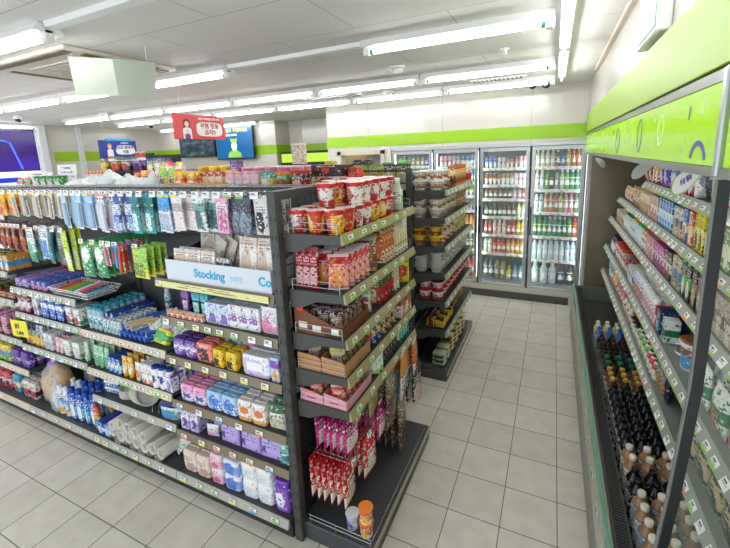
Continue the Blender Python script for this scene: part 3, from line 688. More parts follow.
# ------------------------------------------------------------------ glass door coolers along the back
ALU = mat('aluminium_frame', 'c2c5c6', .3, .7); GASK = mat('dark_gasket', '2c2e31', .5); SHW = mat('white_cooler_shelf', 'e6ebe8', .4)
LED = mat('cooler_led_tube', 'ffffff', .4, emit='f2fbff', es=11)
GLASS = mat('door_glass', 'eef4f2', .03, alpha=.10, spec=.6)
CW = mat('cooler_interior', '727c7a', .5)
XD = [-2.31, -1.64, -.965, -.285, .375]
DSH = [[1.92, 1.68, 1.45, 1.22, .94, .6, .23], [1.90, 1.67, 1.47, 1.25, .94, .66, .24], [1.87, 1.63, 1.43, 1.17, .90, .62, .24], [1.875, 1.565, 1.25, .91, .57, .23]]
DN = ['leftmost', 'second', 'third', 'rightmost']
for d in range(4):
    x0, x1 = XD[d], XD[d+1]; Wd = x1-x0
    t = thing('glass_door_cooler', '%s upright drinks cooler with a framed glass door in the back wall' % ['leftmost', 'second from the left', 'third from the left', 'rightmost'][d], 'cooler', ((x0+x1)/2, 5.74, 0), group=None)
    w2 = Wd/2
    b = MB(); b.box(-w2+.002, w2-.002, .70, .72, .15, 2.2, CW); b.box(-w2+.002, -w2+.012, .06, .70, .15, 2.2, CW); b.box(w2-.012, w2-.002, .06, .70, .15, 2.2, CW); b.box(-w2+.012, w2-.012, .06, .70, 2.18, 2.2, CW); b.box(-w2+.012, w2-.012, .04, .70, .15, .21, CW)
    b.obj('inner_cabinet', t)
    for sx in (-1, 1): MB().tube([(sx*(w2-.03), .075, .25), (sx*(w2-.03), .075, 2.12)], .010, LED, 8).obj('light_tube', t)
    for z in DSH[d][:-1]:
        b = MB()
        for k in range(14): b.box(-w2+.02+k*(Wd-.04)/14, -w2+.02+(k+.6)*(Wd-.04)/14, .12, .64, z-.012, z-.001, SHW)
        b.box(-w2+.014, w2-.014, .12, .135, z-.014, z-.001, SHW)
        s = b.obj('shelf', t)
        MB().box(-w2+.016, w2-.016, .108, .118, z-.03, z+.012, SHW, .002).obj('price_rail', s)
        a = -w2+.07
        while a < w2-.05:
            link('price_tag', TAGS['gwo'[rnd.randrange(3)]], s, (a, .1075, z-.027), (0, 0, 0)); a += .085+jitter(.02)
    b = MB()
    b.box(-w2, w2, -.005, .02, 2.165, 2.215, ALU, .004); b.box(-w2, w2, -.002, .02, .15, .165, ALU, .002)
    for sx in (-1, 1): b.box(min(sx*w2, sx*(w2-.012)), max(sx*w2, sx*(w2-.012)), -.004, .02, .15, 2.18, GASK, .001)
    b.obj('outer_frame', t)
    fr = MB(); fw = .045
    fr.box(-w2+.014, w2-.014, -.03, .0, 2.11, 2.16, ALU, .004); fr.box(-w2+.014, w2-.014, -.03, .0, .17, .215, ALU, .004)
    fr.box(-w2+.014, -w2+.014+fw, -.03, 0, .215, 2.11, ALU, .004); fr.box(w2-.014-fw, w2-.014, -.03, 0, .215, 2.11, ALU, .004)
    dr = fr.obj('door', t)
    MB().box(-w2+.014+fw, w2-.014-fw, -.02, -.013, .215, 2.11, GLASS).obj('glass_pane', dr)
    b = MB(); hx = w2-.026 if d < 2 else -w2+.026
    b.box(hx-.010, hx+.010, -.055, -.04, .95, 1.35, GASK, .004); b.box(hx-.008, hx+.008, -.042, -.029, .97, 1.0, GASK); b.box(hx-.008, hx+.008, -.042, -.029, 1.3, 1.33, GASK); b.obj('door_handle', dr)
sc_t = 0

# ------------------------------------------------------------------ open cooler along the right side
CGREY = mat('cooler_grey', '8b8f86', .4, .3); CFACE = mat('cooler_face_beige', 'bab59f', .45); GLG = mat('green_edge_glass', '7fb59b', .15, alpha=.75); CIN = mat('cooler_inside_grey', '7c8078', .5); RGL = mat('grey_price_rail', '93978c', .35)
FASC = bpy.data.materials.new('lit_lime_fascia'); FASC.use_nodes = True
_n = FASC.node_tree; _b = _n.nodes['Principled BSDF']; _b.inputs['Base Color'].default_value = lin('9bd012'); _b.inputs['Roughness'].default_value = .18
_b.inputs['Emission Color'].default_value = lin('a8de0c'); _b.inputs['Emission Strength'].default_value = .22
LP = mat('pale_lime_board', 'a3c640', .45)
def open_cooler(label, y0, y1, far_end, shelves, tagset, ext=0.0):
    t = thing('open_display_cooler', label, 'cooler', (.7, y0, 0)); L_ = y1-y0; K = -.7
    def E(b, poly_, m, a=0.0, c=None): return b.ext([(x+K, z) for x, z in poly_], m, 'y', a, L_ if c is None else c)
    b = MB(); E(b, [(.27, 0), (1.2, 0), (1.2, .12), (.27, .12)], mat('cooler_kick', '3a3b3a', .5)); b.obj('kick_plate', t)
    b = MB(); E(b, [(.256, .12), (.33, .12), (.33, .30), (.262, .30)], CGREY); E(b, [(.33, .12), (1.19, .12), (1.19, .345), (.37, .345), (.37, .30), (.33, .30)], CGREY); b.obj('lower_body', t)
    b = MB(); E(b, [(.262, .30), (.30, .30), (.30, .49), (.268, .49)], CFACE); fp = b.obj('front_panel', t)
    a = .1
    while a < L_-.1:
        o_ = link('price_tag', TAGS['gbo'[rnd.randrange(3)]], fp, (.2615+K, a, .36+rnd.random()*.05), (-.03, 0, -PI/2)); o_.scale = (1.5, 1, 1.7); a += .12+rnd.random()*.16
    b = MB(); E(b, [(.264, .491), (.285, .491), (.285, .53), (.268, .53)], GLG); b.obj('glass_rim', t)
    b = MB(); E(b, [(.302, .30), (.37, .30), (.37, .495), (.302, .495)], STEEL)
    n = int(L_/.016)
    for k in range(n): b.box(.312+K, .362+K, k*L_/n+.003, (k+.55)*L_/n+.003, .4955, .4975, BLACKP)
    b.obj('air_grille', t)
    b = MB(); E(b, [(.372, .3465), (1.12, .3465), (1.12, .3565), (.372, .3565)], mat('well_floor', '3b3d3a', .35)); b.obj('well_floor', t)
    b = MB(); E(b, [(1.12, .12), (1.19, .12), (1.19, 2.3), (1.12, 2.3)], CIN); b.obj('back_panel', t)
    b = MB(); E(b, [(.39, 2.075), (1.12, 2.075), (1.12, 2.3), (.39, 2.3)], mat('canopy_white', 'c9ccc6', .4), 0, L_+ext); b.obj('canopy', t)
    b = MB(); E(b, [(.352, 2.07), (.388, 2.07), (.388, 2.268), (.352, 2.268)], FASC, .012, L_+ext-.012); fa = b.obj('lit_fascia', t)
    b = MB(); E(b, [(.348, 2.045), (.392, 2.045), (.392, 2.068), (.348, 2.068)], CGREY, 0, L_+ext); E(b, [(.35, 2.27), (.39, 2.27), (.39, 2.298), (.35, 2.298)], CGREY, 0, L_+ext); b.obj('fascia_trim', t)
    lt = MB(); lt.tube([(.46+K, .1, 2.06), (.46+K, L_-.1, 2.06)], .011, mat('canopy_tube', 'ffffff', .4, emit='f6fff4', es=2.2), 8); lt.obj('canopy_light', t)
    for (xf, z, a0, a1) in shelves:
        b = MB(); b.ext([(xf+K, z-.02), (1.118+K, z-.02), (1.118+K, z), (xf+K, z)], mat('cooler_shelf', '7d8179', .4), 'y', a0-y0, a1-y0); s = b.obj('shelf', t)
        b = MB(); b.ext([(xf+K, z+.012), (xf-.004+K, z+.012), (xf-.03+K, z-.032), (xf+K, z-.032)], RGL, 'y', a0-y0, a1-y0); b.obj('price_rail', s)
        a = a0-y0+.04
        while a < a1-y0-.04:
            o = link('price_tag', TAGS[tagset[rnd.randrange(len(tagset))]], s, (xf-.029+K, a, z-.031), (-.55, 0, -PI/2)); a += .075+rnd.random()*.05
    if far_end:
        b = MB(); E(b, [(.262, .12), (1.12, .12), (1.12, .52), (.264, .52)], CGREY, L_, L_+.04); b.obj('end_cap', t)
        b = MB(); E(b, [(.38, .525), (1.12, .525), (1.12, 2.07), (.38, 2.07)], mat('smoked_end_panel', '7d735e', .12, spec=.8), L_+.005, L_+.02); b.obj('end_panel', t)
    return t, fa
SH_F = [(.60, 1.865, 1.225, 3.35), (.60, 1.63, 1.225, 4.45), (.60, 1.365, 1.225, 4.95), (.575, 1.045, 1.225, 4.98), (.565, .765, 1.225, 4.98)]
oc, fa = open_cooler('long open fridge on the right, its lit lime header marked with hexagons', 1.205, 5.0, True, SH_F, 'gowg', .68)
SH_N = [(.60, 1.865, .15, 1.17), (.60, 1.63, .15, 1.17), (.60, 1.365, .15, 1.17), (.575, 1.045, .15, 1.17), (.565, .765, .15, 1.17)]
oc2, fa2 = open_cooler('nearest open fridge at the right edge, seen through the glass divider', 0.05, 1.175, False, SH_N, 'og')
# marks on the lit fascia
PU = mat('purple_mark', '5b4bb0', .4); WM2 = mat('white_mark', 'eef6dc', .4)
def ringmark(par, m, yc, zc, ry, rz, th, n=6, a0=0, a1=2*PI, ph=.2):
    b = MB(); k0 = 24
    for k in range(k0):
        A = a0+(a1-a0)*k/k0; B_ = a0+(a1-a0)*(k+1)/k0
        def pt(a, s):
            if n:
                q = (a+ph) % (2*PI/n)-PI/n; r = math.cos(PI/n)/math.cos(q)
            else: r = 1
            return (yc+(ry+s)*r*math.cos(a), zc+(rz+s)*r*math.sin(a))
        P = [pt(A, 0), pt(B_, 0), pt(B_, th), pt(A, th)]
        b.add([(-.3495, y, z) for y, z in P]+[(-.348, y, z) for y, z in P], [(0, 1, 2, 3), (7, 6, 5, 4), (0, 4, 5, 1), (2, 6, 7, 3)], m)
    b.obj('printed_mark', par)
ringmark(fa, WM2, .60, 2.18, .045, .055, .007, 6); ringmark(fa, PU, 1.0, 2.17, .05, .075, .006, 6, ph=.7); ringmark(fa, PU, .15, 2.07, .055, .05, .014, 0, .3, 2.9)
ringmark(fa, PU, 1.7, 2.16, .07, .07, .006, 0); ringmark(fa, WM2, 1.35, 2.2, .05, .06, .005, 6); ringmark(fa, WM2, 2.6, 2.17, .07, .07, .006, 6)
b = MB()
for (y, z, l, s_) in ((.14, 2.2, .035, .006), (.30, 2.10, .04, .02), (.62, 2.12, .035, .012), (.7, 2.21, .02, .01), (1.15, 2.1, .03, .01), (1.5, 2.2, .03, .01), (2.1, 2.15, .04, .01), (2.3, 2.2, .03, .01)):
    b.ext([(y, z), (y+.006, z), (y+.006-s_, z+l), (y-s_, z+l)], WM2, 'x', -.3495, -.348)
b.obj('printed_dash', fa)
b = MB(); b.ext([(.255, 2.2), (.262, 2.195), (.257, 2.225), (.25, 2.23)], PU, 'x', -.3495, -.348); b.ext([(1.9, 2.22), (1.93, 2.2), (1.92, 2.24)], PU, 'x', -.3495, -.348); b.obj('printed_fleck', fa)
# pale lime board above the fascia
b = MB(); b.box(.345, .368, -.6, 5.69, 2.305, 2.53, LP, .002); b.obj('trim_20', kind='structure')
b = MB(); b.box(.37, 1.25, -.6, 5.69, 2.302, 2.529, mat('soffit', 'bdbdb5', .6)); b.obj('trim_21', kind='structure')
# chrome upright between the two lit headers and glass divider
t = thing('glass_divider', 'dark framed glass side panel standing between the two open fridges', 'glass panel', (.7, 1.19, 0))
prof = [(.30, .535), (.318, .80), (.345, 1.15), (.362, 1.5), (.362, 2.04)]
b = MB(); b.ext([(x-.7, z) for x, z in prof]+[(.56-.7+.55, 2.04), (.56-.7+.55, .535)], mat('divider_glass', 'b9c8b4', .04, alpha=.08, spec=.7), 'y', -.003, .003); b.obj('glass', t)
b = MB(); b.rings([[(x-.7-.008, -.012, z), (x-.7+.014, -.012, z), (x-.7+.014, .012, z), (x-.7-.008, .012, z)] for x, z in prof], mat('divider_frame', '20211f', .35), smooth=False); b.obj('front_frame', t)
b = MB(); b.rings([[(x-.7-.012, -.004, z), (x-.7-.008, -.004, z), (x-.7-.008, .01, z), (x-.7-.012, .01, z)] for x, z in prof], CGREY, smooth=False); b.obj('edge_trim', t)
MB().box(.343-.7, .375-.7, -.013, .013, 2.0455, 2.299, ALU, .004).obj('header_post', t)
# hanging leaf-shaped shelf talkers
def leaf(label, y, z, L_, m, green=True, rot=0, txt=None):
    t = thing('leaf_tag', label, 'tag', (.425, y, z), (0, 0, -PI/2+rot)); b = MB(); n = 20; P = []
    for k in range(n):
        a = 2*PI*k/n; x_ = L_*.62*math.cos(a); w_ = L_*.17*math.sin(a)*(1-.35*math.cos(a))
        P.append((x_*.94-w_*.34, x_*.34+w_*.94))
    b.ext(P, m, 'y', -.001, .001); b.obj('leaf', t)
    if green:
        b = MB()
        for k in range(n):
            a, c = P[k], P[(k+1) % n]; s_ = .9
            b.add([(a[0], -.0016, a[1]), (c[0], -.0016, c[1]), (c[0]*s_, -.0016, c[1]*s_), (a[0]*s_, -.0016, a[1]*s_)], [(0, 1, 2, 3)], col('9ac93a'))
        b.obj('green_border', t)
    if txt: link('lettering', text_mesh(txt, L_*.11, col('6b4fae'), .0008), t, (0, -.002, .0), (PI/2, -.35, 0))
    b = MB(); b.tube([(L_*.1, 0, L_*.3), (L_*.1, 0, 2.07-z)], .001, HOUS, 4); b.obj('hanging_thread', t)
leaf('white leaf-shaped hanging tag with purple lettering and a green edge', 1.72, 2.0, .22, WHITE, True, .1, '우유 행사')
leaf('grey blank oval hanging tag left of the white leaf tag', 2.5, 2.0, .20, mat('grey_card', 'a9aca4', .5), False, .25)
leaf('small green edged leaf tag hanging at the far end of the open fridge', 4.6, 1.97, .2, WHITE, True, -.5)
# illuminated box sign mounted high on the right wall
t = thing('wall_box_sign', 'white and mint box sign fixed high on the glossy right wall', 'sign', (.37, 2.2, 2.545))
MB().box(-.05, -.001, -.33, .06, 0, .3, HOUS, .006).obj('box', t); MB().box(-.054, -.05, -.31, .04, .02, .28, mat('mint_face', '9fd0bf', .3)).obj('mint_face', t)
# ------------------------------------------------------------------ products on the front gondola
def R(t, label, group, a0, a1, z, **k): row(t, label, group, FG, a0, a1, z, **k)
CLR = mat('clear_plastic', 'e6eef0', .08, trans=.0, alpha=.45, spec=.7)
CLEARBAG = mat('clear_film', 'eef2f4', .12, alpha=.30, spec=.8, bump=.8, bs=40)

# --- level under the stocking tray (z 1.18), unit A
bx = carton('tampon_box', 'box', .06, .05, .15, pack('1c1a22', '8c4fb0', '8c4fb0', .72, 1.0, 1, text='e8e8e8', tz=(.3, .6)), label=pack('c9a3dc', 'c9a3dc', lo=0, hi=0, blob=1))
R(bx, 'black box with a purple top standing left of the teal topped boxes', 'purple topped boxes under the stocking tray', -2.06, -1.94, 1.18, deep=3, front=.07)
bx = carton('tampon_box', 'box', .062, .05, .155, pack('1c2226', '43b4c4', '43b4c4', .7, 1.0, 1, text='e8e8e8', tz=(.3, .6)), label=pack('9fd6dd', '9fd6dd', lo=0, hi=0, blob=1))
R(bx, 'black box with a teal top standing right of the purple topped boxes', 'teal topped boxes under the stocking tray', -1.93, -1.79, 1.18, deep=3, front=.06)
sm = carton('sample_box', 'box', .045, .03, .04, pack('f3efe6', 'e8823c', 'd03a4a', .6, .95, .5, text='8a4a3a'))
R(sm, 'tiny cream and orange box at the front edge below the stocking tray', 'tiny orange and cream boxes', -2.1, -1.8, 1.18, deep=1, front=.012)
bx = carton('pad_box', 'box', .085, .045, .125, pack('e9eef6', 'b8d4ee', '8a6fc4', .7, .9, .52, bz=(.1, .5), text='3a4a8a', tz=(.5, .7)))
R(bx, 'white and pale blue box standing between the teal boxes and the plain white boxes', 'pale blue and white boxes under the stocking tray', -1.79, -1.61, 1.18, deep=3, front=.03)
bx = carton('white_care_box', 'box', .07, .05, .135, pack('f4f4f3', 'f4f4f3', '9a6fb0', 0, 0, .66, bz=(.3, .55), text='3a3a44', tz=(.55, .8)))
R(bx, 'plain white box with dark lettering beside the pink and white pouch', 'plain white boxes under the stocking tray', -1.61, -1.39, 1.18, deep=3, front=.03)
pk = pouch('refill_pouch', 'pouch', .12, .05, .15, pack('f0eef0', 'f2a9c0', 'e889ac', .0, .35, .6, bz=(.1, .6), text='4a5a9a', tz=(.5, .7), crinkle=.3), WHITE)
R(pk, 'white and pink pouch at the right end of the shelf below the stocking tray', 'pink and white pouches', -1.385, -1.265, 1.18, deep=3, front=.02, jit=.1)

# --- z .92
pp = softpack('pad_pack', 'pack', .095, .055, .115, pack('6a3f9e', 'e9e2f2', '8f6cc0', .42, .62, .6, text='efe8fa', tz=(.6, .85), crinkle=.25), None, ends=col('5a3590', .4))
R(pp, 'deep purple pad pack in the rows beside the coral pack', 'deep purple pad packs', -2.10, -1.90, .92, deep=6, front=.02, jit=.03)
pp = softpack('pad_pack', 'pack', .13, .05, .12, pack('f0866f', 'f0866f', '4a3a44', 0, 0, .58, bz=(.15, .7), bscale=2.5, text='fff0ea', tz=(.75, .9), crinkle=.25), None)
R(pp, 'coral pad pack with a dark round picture', 'coral pad packs', -1.90, -1.765, .92, deep=4, front=.02)
pp = softpack('pad_pack', 'pack', .08, .05, .11, pack('f2c81e', 'f2c81e', '3a3a2a', 0, 0, .66, bz=(.1, .5), text='5a4a1a', tz=(.55, .75), crinkle=.3), None)
R(pp, 'bright yellow pad pack between the coral pack and the big white wipes', 'bright yellow pad packs', -1.76, -1.56, .92, deep=2, front=.01, jit=.2)
pp = softpack('pad_pack', 'pack', .09, .05, .125, pack('9cc4e6', 'f2f2f2', 'f0a8b8', .3, .5, .55, text='3a5a8a', crinkle=.3), None)
R(pp, 'light blue pad pack standing behind the bright yellow packs', 'light blue pad packs', -1.84, -1.64, .921, deep=1, front=.14, jit=.2)
pp = softpack('pad_pack', 'pack', .085, .05, .12, pack('f3b3bd', 'f2f2f2', 'e04a6a', .3, .5, .6, text='8a3a4a', crinkle=.3), None)
R(pp, 'pink pad pack standing behind the bright yellow packs', 'pink pad packs', -1.64, -1.45, .921, deep=2, front=.13, jit=.2)
pp = softpack('wipes_pack', 'wipes', .19, .07, .125, pack('f4f4f6', 'c9b8e0', 'd8c2ee', .0, .2, .68, bz=(.2, .8), text='5a6ab0', tz=(.4, .6), crinkle=.25), mat('wipes_flap', 'f8f8f8', .3))
R(pp, 'big white wipes pack with an outlined flap, near the rack post', 'big white wipes packs', -1.53, -1.335, .92, deep=3, front=.01)
pp = softpack('wipes_pack', 'wipes', .06, .05, .14, pack('b8d8f0', '8b4fc0', 'f2a03c', .6, .9, .55, text='3a3a8a', crinkle=.3), None)
R(pp, 'narrow blue and purple pack squeezed beside the rack post', 'narrow blue and purple packs', -1.33, -1.265, .92, deep=3, front=.01)
# --- z .63
pk = softpack('tissue_pack', 'tissue', .105, .06, .115, pack('f4a9cb', 'f8e6f0', '4a6fc0', .05, .5, .68, bz=(.25, .45), text='e06a9e', tz=(.6, .85), crinkle=.3), None, ends=col('f39ac0', .4))
R(pk, 'pink pocket tissue bundle in the left half of the fourth shelf', 'pink tissue bundles', -2.09, -1.87, .63, deep=6, front=.02)
pk = softpack('tissue_pack', 'tissue', .12, .06, .12, pack('a9d2f2', 'dceefa', '4a7fd0', .05, .5, .56, bz=(.1, .8), bscale=7, text='3a6ac0', tz=(.6, .85), crinkle=.3), None)
R(pk, 'sky blue patterned tissue bundle beside the pink bundles', 'sky blue tissue bundles', -1.865, -1.62, .63, deep=6, front=.02)
pk = softpack('travel_tissue_pack', 'tissue', .10, .07, .13, pack('f3efea', 'f0b25a', 'e8823c', .0, .22, .62, bz=(.4, .7), text='3a4a8a', tz=(.62, .8), crinkle=.3), None)
R(pk, 'white travel tissue pack with an orange base, in front of the grey blue packs', 'orange based white tissue packs', -1.61, -1.40, .63, deep=2, front=.015)
pk = softpack('tissue_pack', 'tissue', .12, .06, .10, pack('b9c3da', 'dfe4f0', '8fa0c8', .2, .5, .6, text='5a6a9a', crinkle=.3), None)
R(pk, 'grey blue tissue bundle behind the orange based white packs', 'grey blue tissue bundles', -1.61, -1.27, .63, deep=3, front=.19)
pk = pouch('cotton_pouch', 'pouch', .115, .06, .155, pack('e9e4cf', '2f6a4a', 'e0d6b8', .72, 1.0, .7, text='3a5a3a', tz=(.3, .6), crinkle=.3), None)
R(pk, 'cream pouch with a dark green top beside the rack post', 'green topped cream pouches', -1.39, -1.265, .63, deep=2, front=.01)
# --- z .41
bx = carton('tall_tissue_box', 'box', .07, .06, .165, pack('cdb9e6', 'efe8f6', '5a3f9a', .45, .95, .6, bz=(.1, .5), text='6a4fa8', tz=(.55, .9)))
R(bx, 'tall lilac box beside the navy lidded wipes tub', 'tall lilac boxes', -2.125, -1.965, .41, deep=3, front=.02)
pk = pouch('sachet', 'pouch', .09, .04, .08, pack('eceef2', 'b8c8e6', 'f0a8b8', .3, .5, .6, crinkle=.4), None)
R(pk, 'small white sachet left of the big lavender pouches', 'small white sachets', -1.93, -1.80, .41, deep=3, front=.03, jit=.3)
pk = pouch('lavender_pouch', 'pouch', .158, .055, .166, pack('c3aeea', 'b39ae2', '4f3a9c', .8, .96, 1, text='4f3f9a', tz=(.45, .6), rows=9, crinkle=.35, busy=.06), None)
for k, x in enumerate((-1.715, -1.555, -1.40)):
    for j in (0, 1, 2):
        o = pk.put((x, 1.512+j*.07, .412), jitter(.05), 'large lavender pouch printed with a big letter R', 'large lavender pouches', -.12)
        if j == 0: link('letter_mark', text_mesh('R', .05, col('3f2f8a', .4), .001), o, (-.035, -.031, .06), (PI/2, 0, 0)); link('dot_marks', text_mesh('000', .026, col('3f2f8a', .4), .001), o, (0, -.016, .15), (PI/2-.25, 0, 0))
pk = pouch('teal_pouch', 'pouch', .07, .05, .15, pack('8fc8c4', 'd8ecea', '3a8a8a', .3, .6, .6, crinkle=.3), None)
R(pk, 'pale teal pouch between the lavender pouches and the rack post', 'pale teal pouches', -1.325, -1.262, .41, deep=3, front=.01)
# --- base of unit A
pk = softpack('paper_towel_pack', 'paper', .115, .11, .15, pack('e6cfc0', 'f0e2d6', 'c8a490', .3, .6, .62, text='a0705a', crinkle=.4), None)
R(pk, 'beige paper towel pack at the left of the bottom shelf', 'beige paper towel packs', -2.12, -1.88, .135, deep=2, front=-.01, layers=1)
pk = softpack('pad_pack', 'pack', .095, .10, .10, pack('f2dfe6', 'f0b8cc', 'd86a8f', .25, .6, .6, text='b04a6a', crinkle=.4), None)
R(pk, 'pale pink pad pack stacked two high on the bottom shelf', 'pale pink stacked packs', -1.87, -1.765, .135, deep=3, front=-.01, layers=2)
pk = softpack('pad_pack', 'pack', .13, .11, .10, pack('e6ecf8', '8fb0ea', '5a7fd0', .2, .75, .6, bz=(.1, .8), text='3a5ac0', crinkle=.4), None)
R(pk, 'white and blue pad pack stacked two high on the bottom shelf', 'white and blue stacked packs', -1.76, -1.625, .135, deep=3, front=-.01, layers=2)
pk = softpack('toilet_roll_pack', 'toilet paper', .11, .11, .122, pack('f4f4f2', 'f4f4f2', 'dfe6ee', 0, 0, .6, text='b8c0d0', tz=(.4, .6), crinkle=.7), None)
R(pk, 'white toilet roll pack stacked two high beside the purple pack', 'white toilet roll packs', -1.61, -1.38, .135, deep=3, front=-.01, layers=2)
pk = softpack('purple_pad_pack', 'pack', .10, .09, .20, pack('8a55c4', '6a3aa8', 'f2f2f6', .8, 1.0, .6, bz=(.2, .6), bscale=2.6, text='efe8fa', tz=(.1, .2), crinkle=.3), None, ends=col('7a48b4', .4))
R(pk, 'tall purple pack at the right end of the bottom shelf by the post', 'tall purple packs', -1.37, -1.262, .135, deep=2, front=-.01)

# --- unit B, z .94 : toner bottles, toothbrush cards, toothpaste, bags, wipes
tb = bottle('toner_bottle', 'bottle', .165, .024, mat('clear_blue_liquid', 'bcd6dc', .1, alpha=.85), '2f9fb8', pack('dfeef0', 'dfeef0', '4a9ab0', 0, 0, .6, text='2f6a80', tz=(.2, .8)), neck=.75, shoulder=.84, caph=.13)
R(tb, 'clear toner bottle with a teal cap in the rows left of the toothpaste', 'teal capped toner bottles', -3.01, -2.84, .94, deep=7, front=.03, jit=.3)
R(bottle('spray_bottle', 'bottle', .22, .026, pack('d5e8ee', '3a9fc0', 'f2f2f2', .3, .6, .6, rough=.2), 'e6ecee', None, neck=.6), 'taller blue and clear spray bottle at the back of the toner rows', None, -2.66, -2.6, .94, n=1, deep=1, front=.39)
tr = bottle('travel_bottle', 'bottle', .095, .017, mat('pale_aqua', 'cfe2e2', .12, alpha=.85), 'e8eef0', pack('e8f0f0', 'e8f0f0', '3a8a9a', 0, 0, .58, text='2f6a80', tz=(.2, .8)), neck=.7)
R(tr, 'tiny clear travel bottle with a white cap between the toners and toothpaste', 'tiny clear travel bottles', -2.83, -2.635, .94, deep=8, front=.03, jit=.3)
bl = carton('blister_strip', 'toothbrush', .03, .30, .03, pack('23408f', '3a6ad0', 'e6ecf6', .3, .6, .6, text='ffffff'))
for k in range(2): bl.put((-2.80+k*.06, 1.68, 1.045), -.12, 'long navy toothbrush case lying across the travel bottles', 'navy toothbrush cases', -.02)
tp = carton('toothpaste_box', 'toothpaste', .045, .17, .036, pack('23459c', '3f78cc', 'eef2f8', .75, 1.0, 1, text='ffffff', tz=(.2, .7), rows=3, busy=.15), label=None)
for k in range(6):
    for j in (0, 1):
        tp.put((-2.60+k*.05, 1.575+j*.18, .942), -.42+jitter(.03), 'blue toothpaste carton laid in the fanned row', 'blue toothpaste cartons', 0)
        tp.put((-2.595+k*.05, 1.59+j*.18, .98), -.42+jitter(.03), 'blue toothpaste carton laid in the fanned row', 'blue toothpaste cartons', 0)
tp = carton('toothpaste_box', 'toothpaste', .045, .17, .036, pack('eab23c', '3a9ad0', 'f4f4f0', .3, .7, .5, bz=(0, 1), text='2a4a8a', tz=(.1, .9), rows=3))
for k in range(2): tp.put((-2.50+k*.055, 1.56, 1.021), -.42, 'yellow and blue toothpaste carton lying in front of the blue ones', 'yellow and blue toothpaste cartons', 0)
wb = pouch('sponge_glove_bag', 'bag', .12, .05, .26, pack('e3e4e4', 'c9cccf', 'f6f6f6', .3, .5, .52, bz=(.05, .95), text='8a8a8a', tz=(.6, .8), crinkle=.9, rough=.25), None)
for k in range(4): wb.put((-2.42+k*.085, 1.52+k*.02, .972), -.5, 'shiny clear and white bag leaning back beside the toothpaste', 'shiny clear bags by the toothpaste', -1.05)
wp = softpack('wet_wipes_pack', 'wipes', .15, .05, .09, pack('f0e23a', '3fae5a', '8ac43f', .25, .65, .6, bz=(.1, .8), text='1a6a3a', crinkle=.3), mat('green_flap', '4ab86a', .3))
for k in range(3): wp.put((-2.265+k*.02, 1.53+k*.075, .945), -.12, 'yellow and green wet wipes pack left of the deep purple packs', 'yellow and green wipes', -.6)
# --- unit B, z .64
gt = tube_pack('green_tube', 'tube', .055, .04, .16, pack('a6d6b0', 'd8f0dc', '5fae7a', .3, .6, .6, text='2f7a4a', tz=(.35, .8)), '8fcaa0')
R(gt, 'pale green tube standing at the left end of the shelf under the toner bottles', 'pale green tubes', -3.03, -2.84, .64, deep=3, front=.03)
bx = carton('cream_box', 'box', .042, .04, .12, pack('2f5ab0', 'f2f2f2', '8ac0ea', .3, .6, .55, text='ffffff'))
R(bx, 'small blue and white box between the green and the yellow tubes', 'small blue and white boxes', -2.83, -2.68, .64, deep=4, front=.02)
gt = tube_pack('yellow_tube', 'tube', .055, .038, .15, pack('f0b428', 'f6dc8a', 'f6f0e0', .3, .6, .62, text='8a5a1a', tz=(.35, .8)), 'e8a820')
R(gt, 'yellow tube standing flat end up in the shelf under the toner bottles', 'yellow tubes', -2.68, -2.56, .64, deep=5, front=.02)
gt = tube_pack('white_tube', 'tube', .052, .036, .13, pack('f4f3f0', 'e8e2dc', 'e8823c', .0, .3, .66, text='6a6a70', tz=(.4, .8)), 'f2f2f2')
R(gt, 'white tube standing between the yellow tubes and the white cartons', 'white tubes', -2.55, -2.47, .64, deep=4, front=.02)
bx = carton('lotion_carton', 'box', .06, .045, .145, pack('f3f3f2', 'f3f3f2', 'e8703c', 0, 0, .66, bz=(.05, .25), text='44506a', tz=(.45, .8)))
R(bx, 'white lotion carton left of the white bottles with navy lids', 'white lotion cartons', -2.46, -2.33, .64, deep=4, front=.02)
lb = bottle('lotion_bottle', 'bottle', .155, .027, col('f4f5f7', .3), '1f3f96', pack('f2f4f8', 'f2f4f8', '1f3f96', 0, 0, .58, bz=(.3, .7), text='1f3f96', tz=(.2, .8)), neck=.85, shoulder=.86, caph=.13, capr=.025)
for k in range(3):
    for j in range(3): lb.put((-2.375+k*.062+j*.02+.06, 1.50+j*.075+k*.006, .642), jitter(.3), 'white lotion bottle with a navy cap, right of the white cartons', 'navy capped lotion bottles')
bx = carton('liner_box', 'box', .075, .055, .12, pack('f0f0f4', '7a5ab8', '8a9ad0', .84, 1.0, .62, bz=(.1, .6), text='5a6aa0', tz=(.4, .7)), flap=col('efeae0', .4))
for j in range(4): bx.put((-2.185, 1.51+j*.065, .642), -.05, 'white box with a purple top edge between the lotion bottles and the pink tissue', 'white boxes with purple top edges')
misc = pouch('cosmetic_sachet', 'pouch', .07, .03, .10, pack('3a6ac0', 'd83a4a', 'f2f2f2', .2, .5, .5, crinkle=.4), None)
for k in range(6): misc.put((-2.24+(k % 3)*.03, 1.70+.03*k, .643), jitter(.6), 'blue and red sachet in the jumble behind the lotion bottles', 'blue and red sachets', -.3)
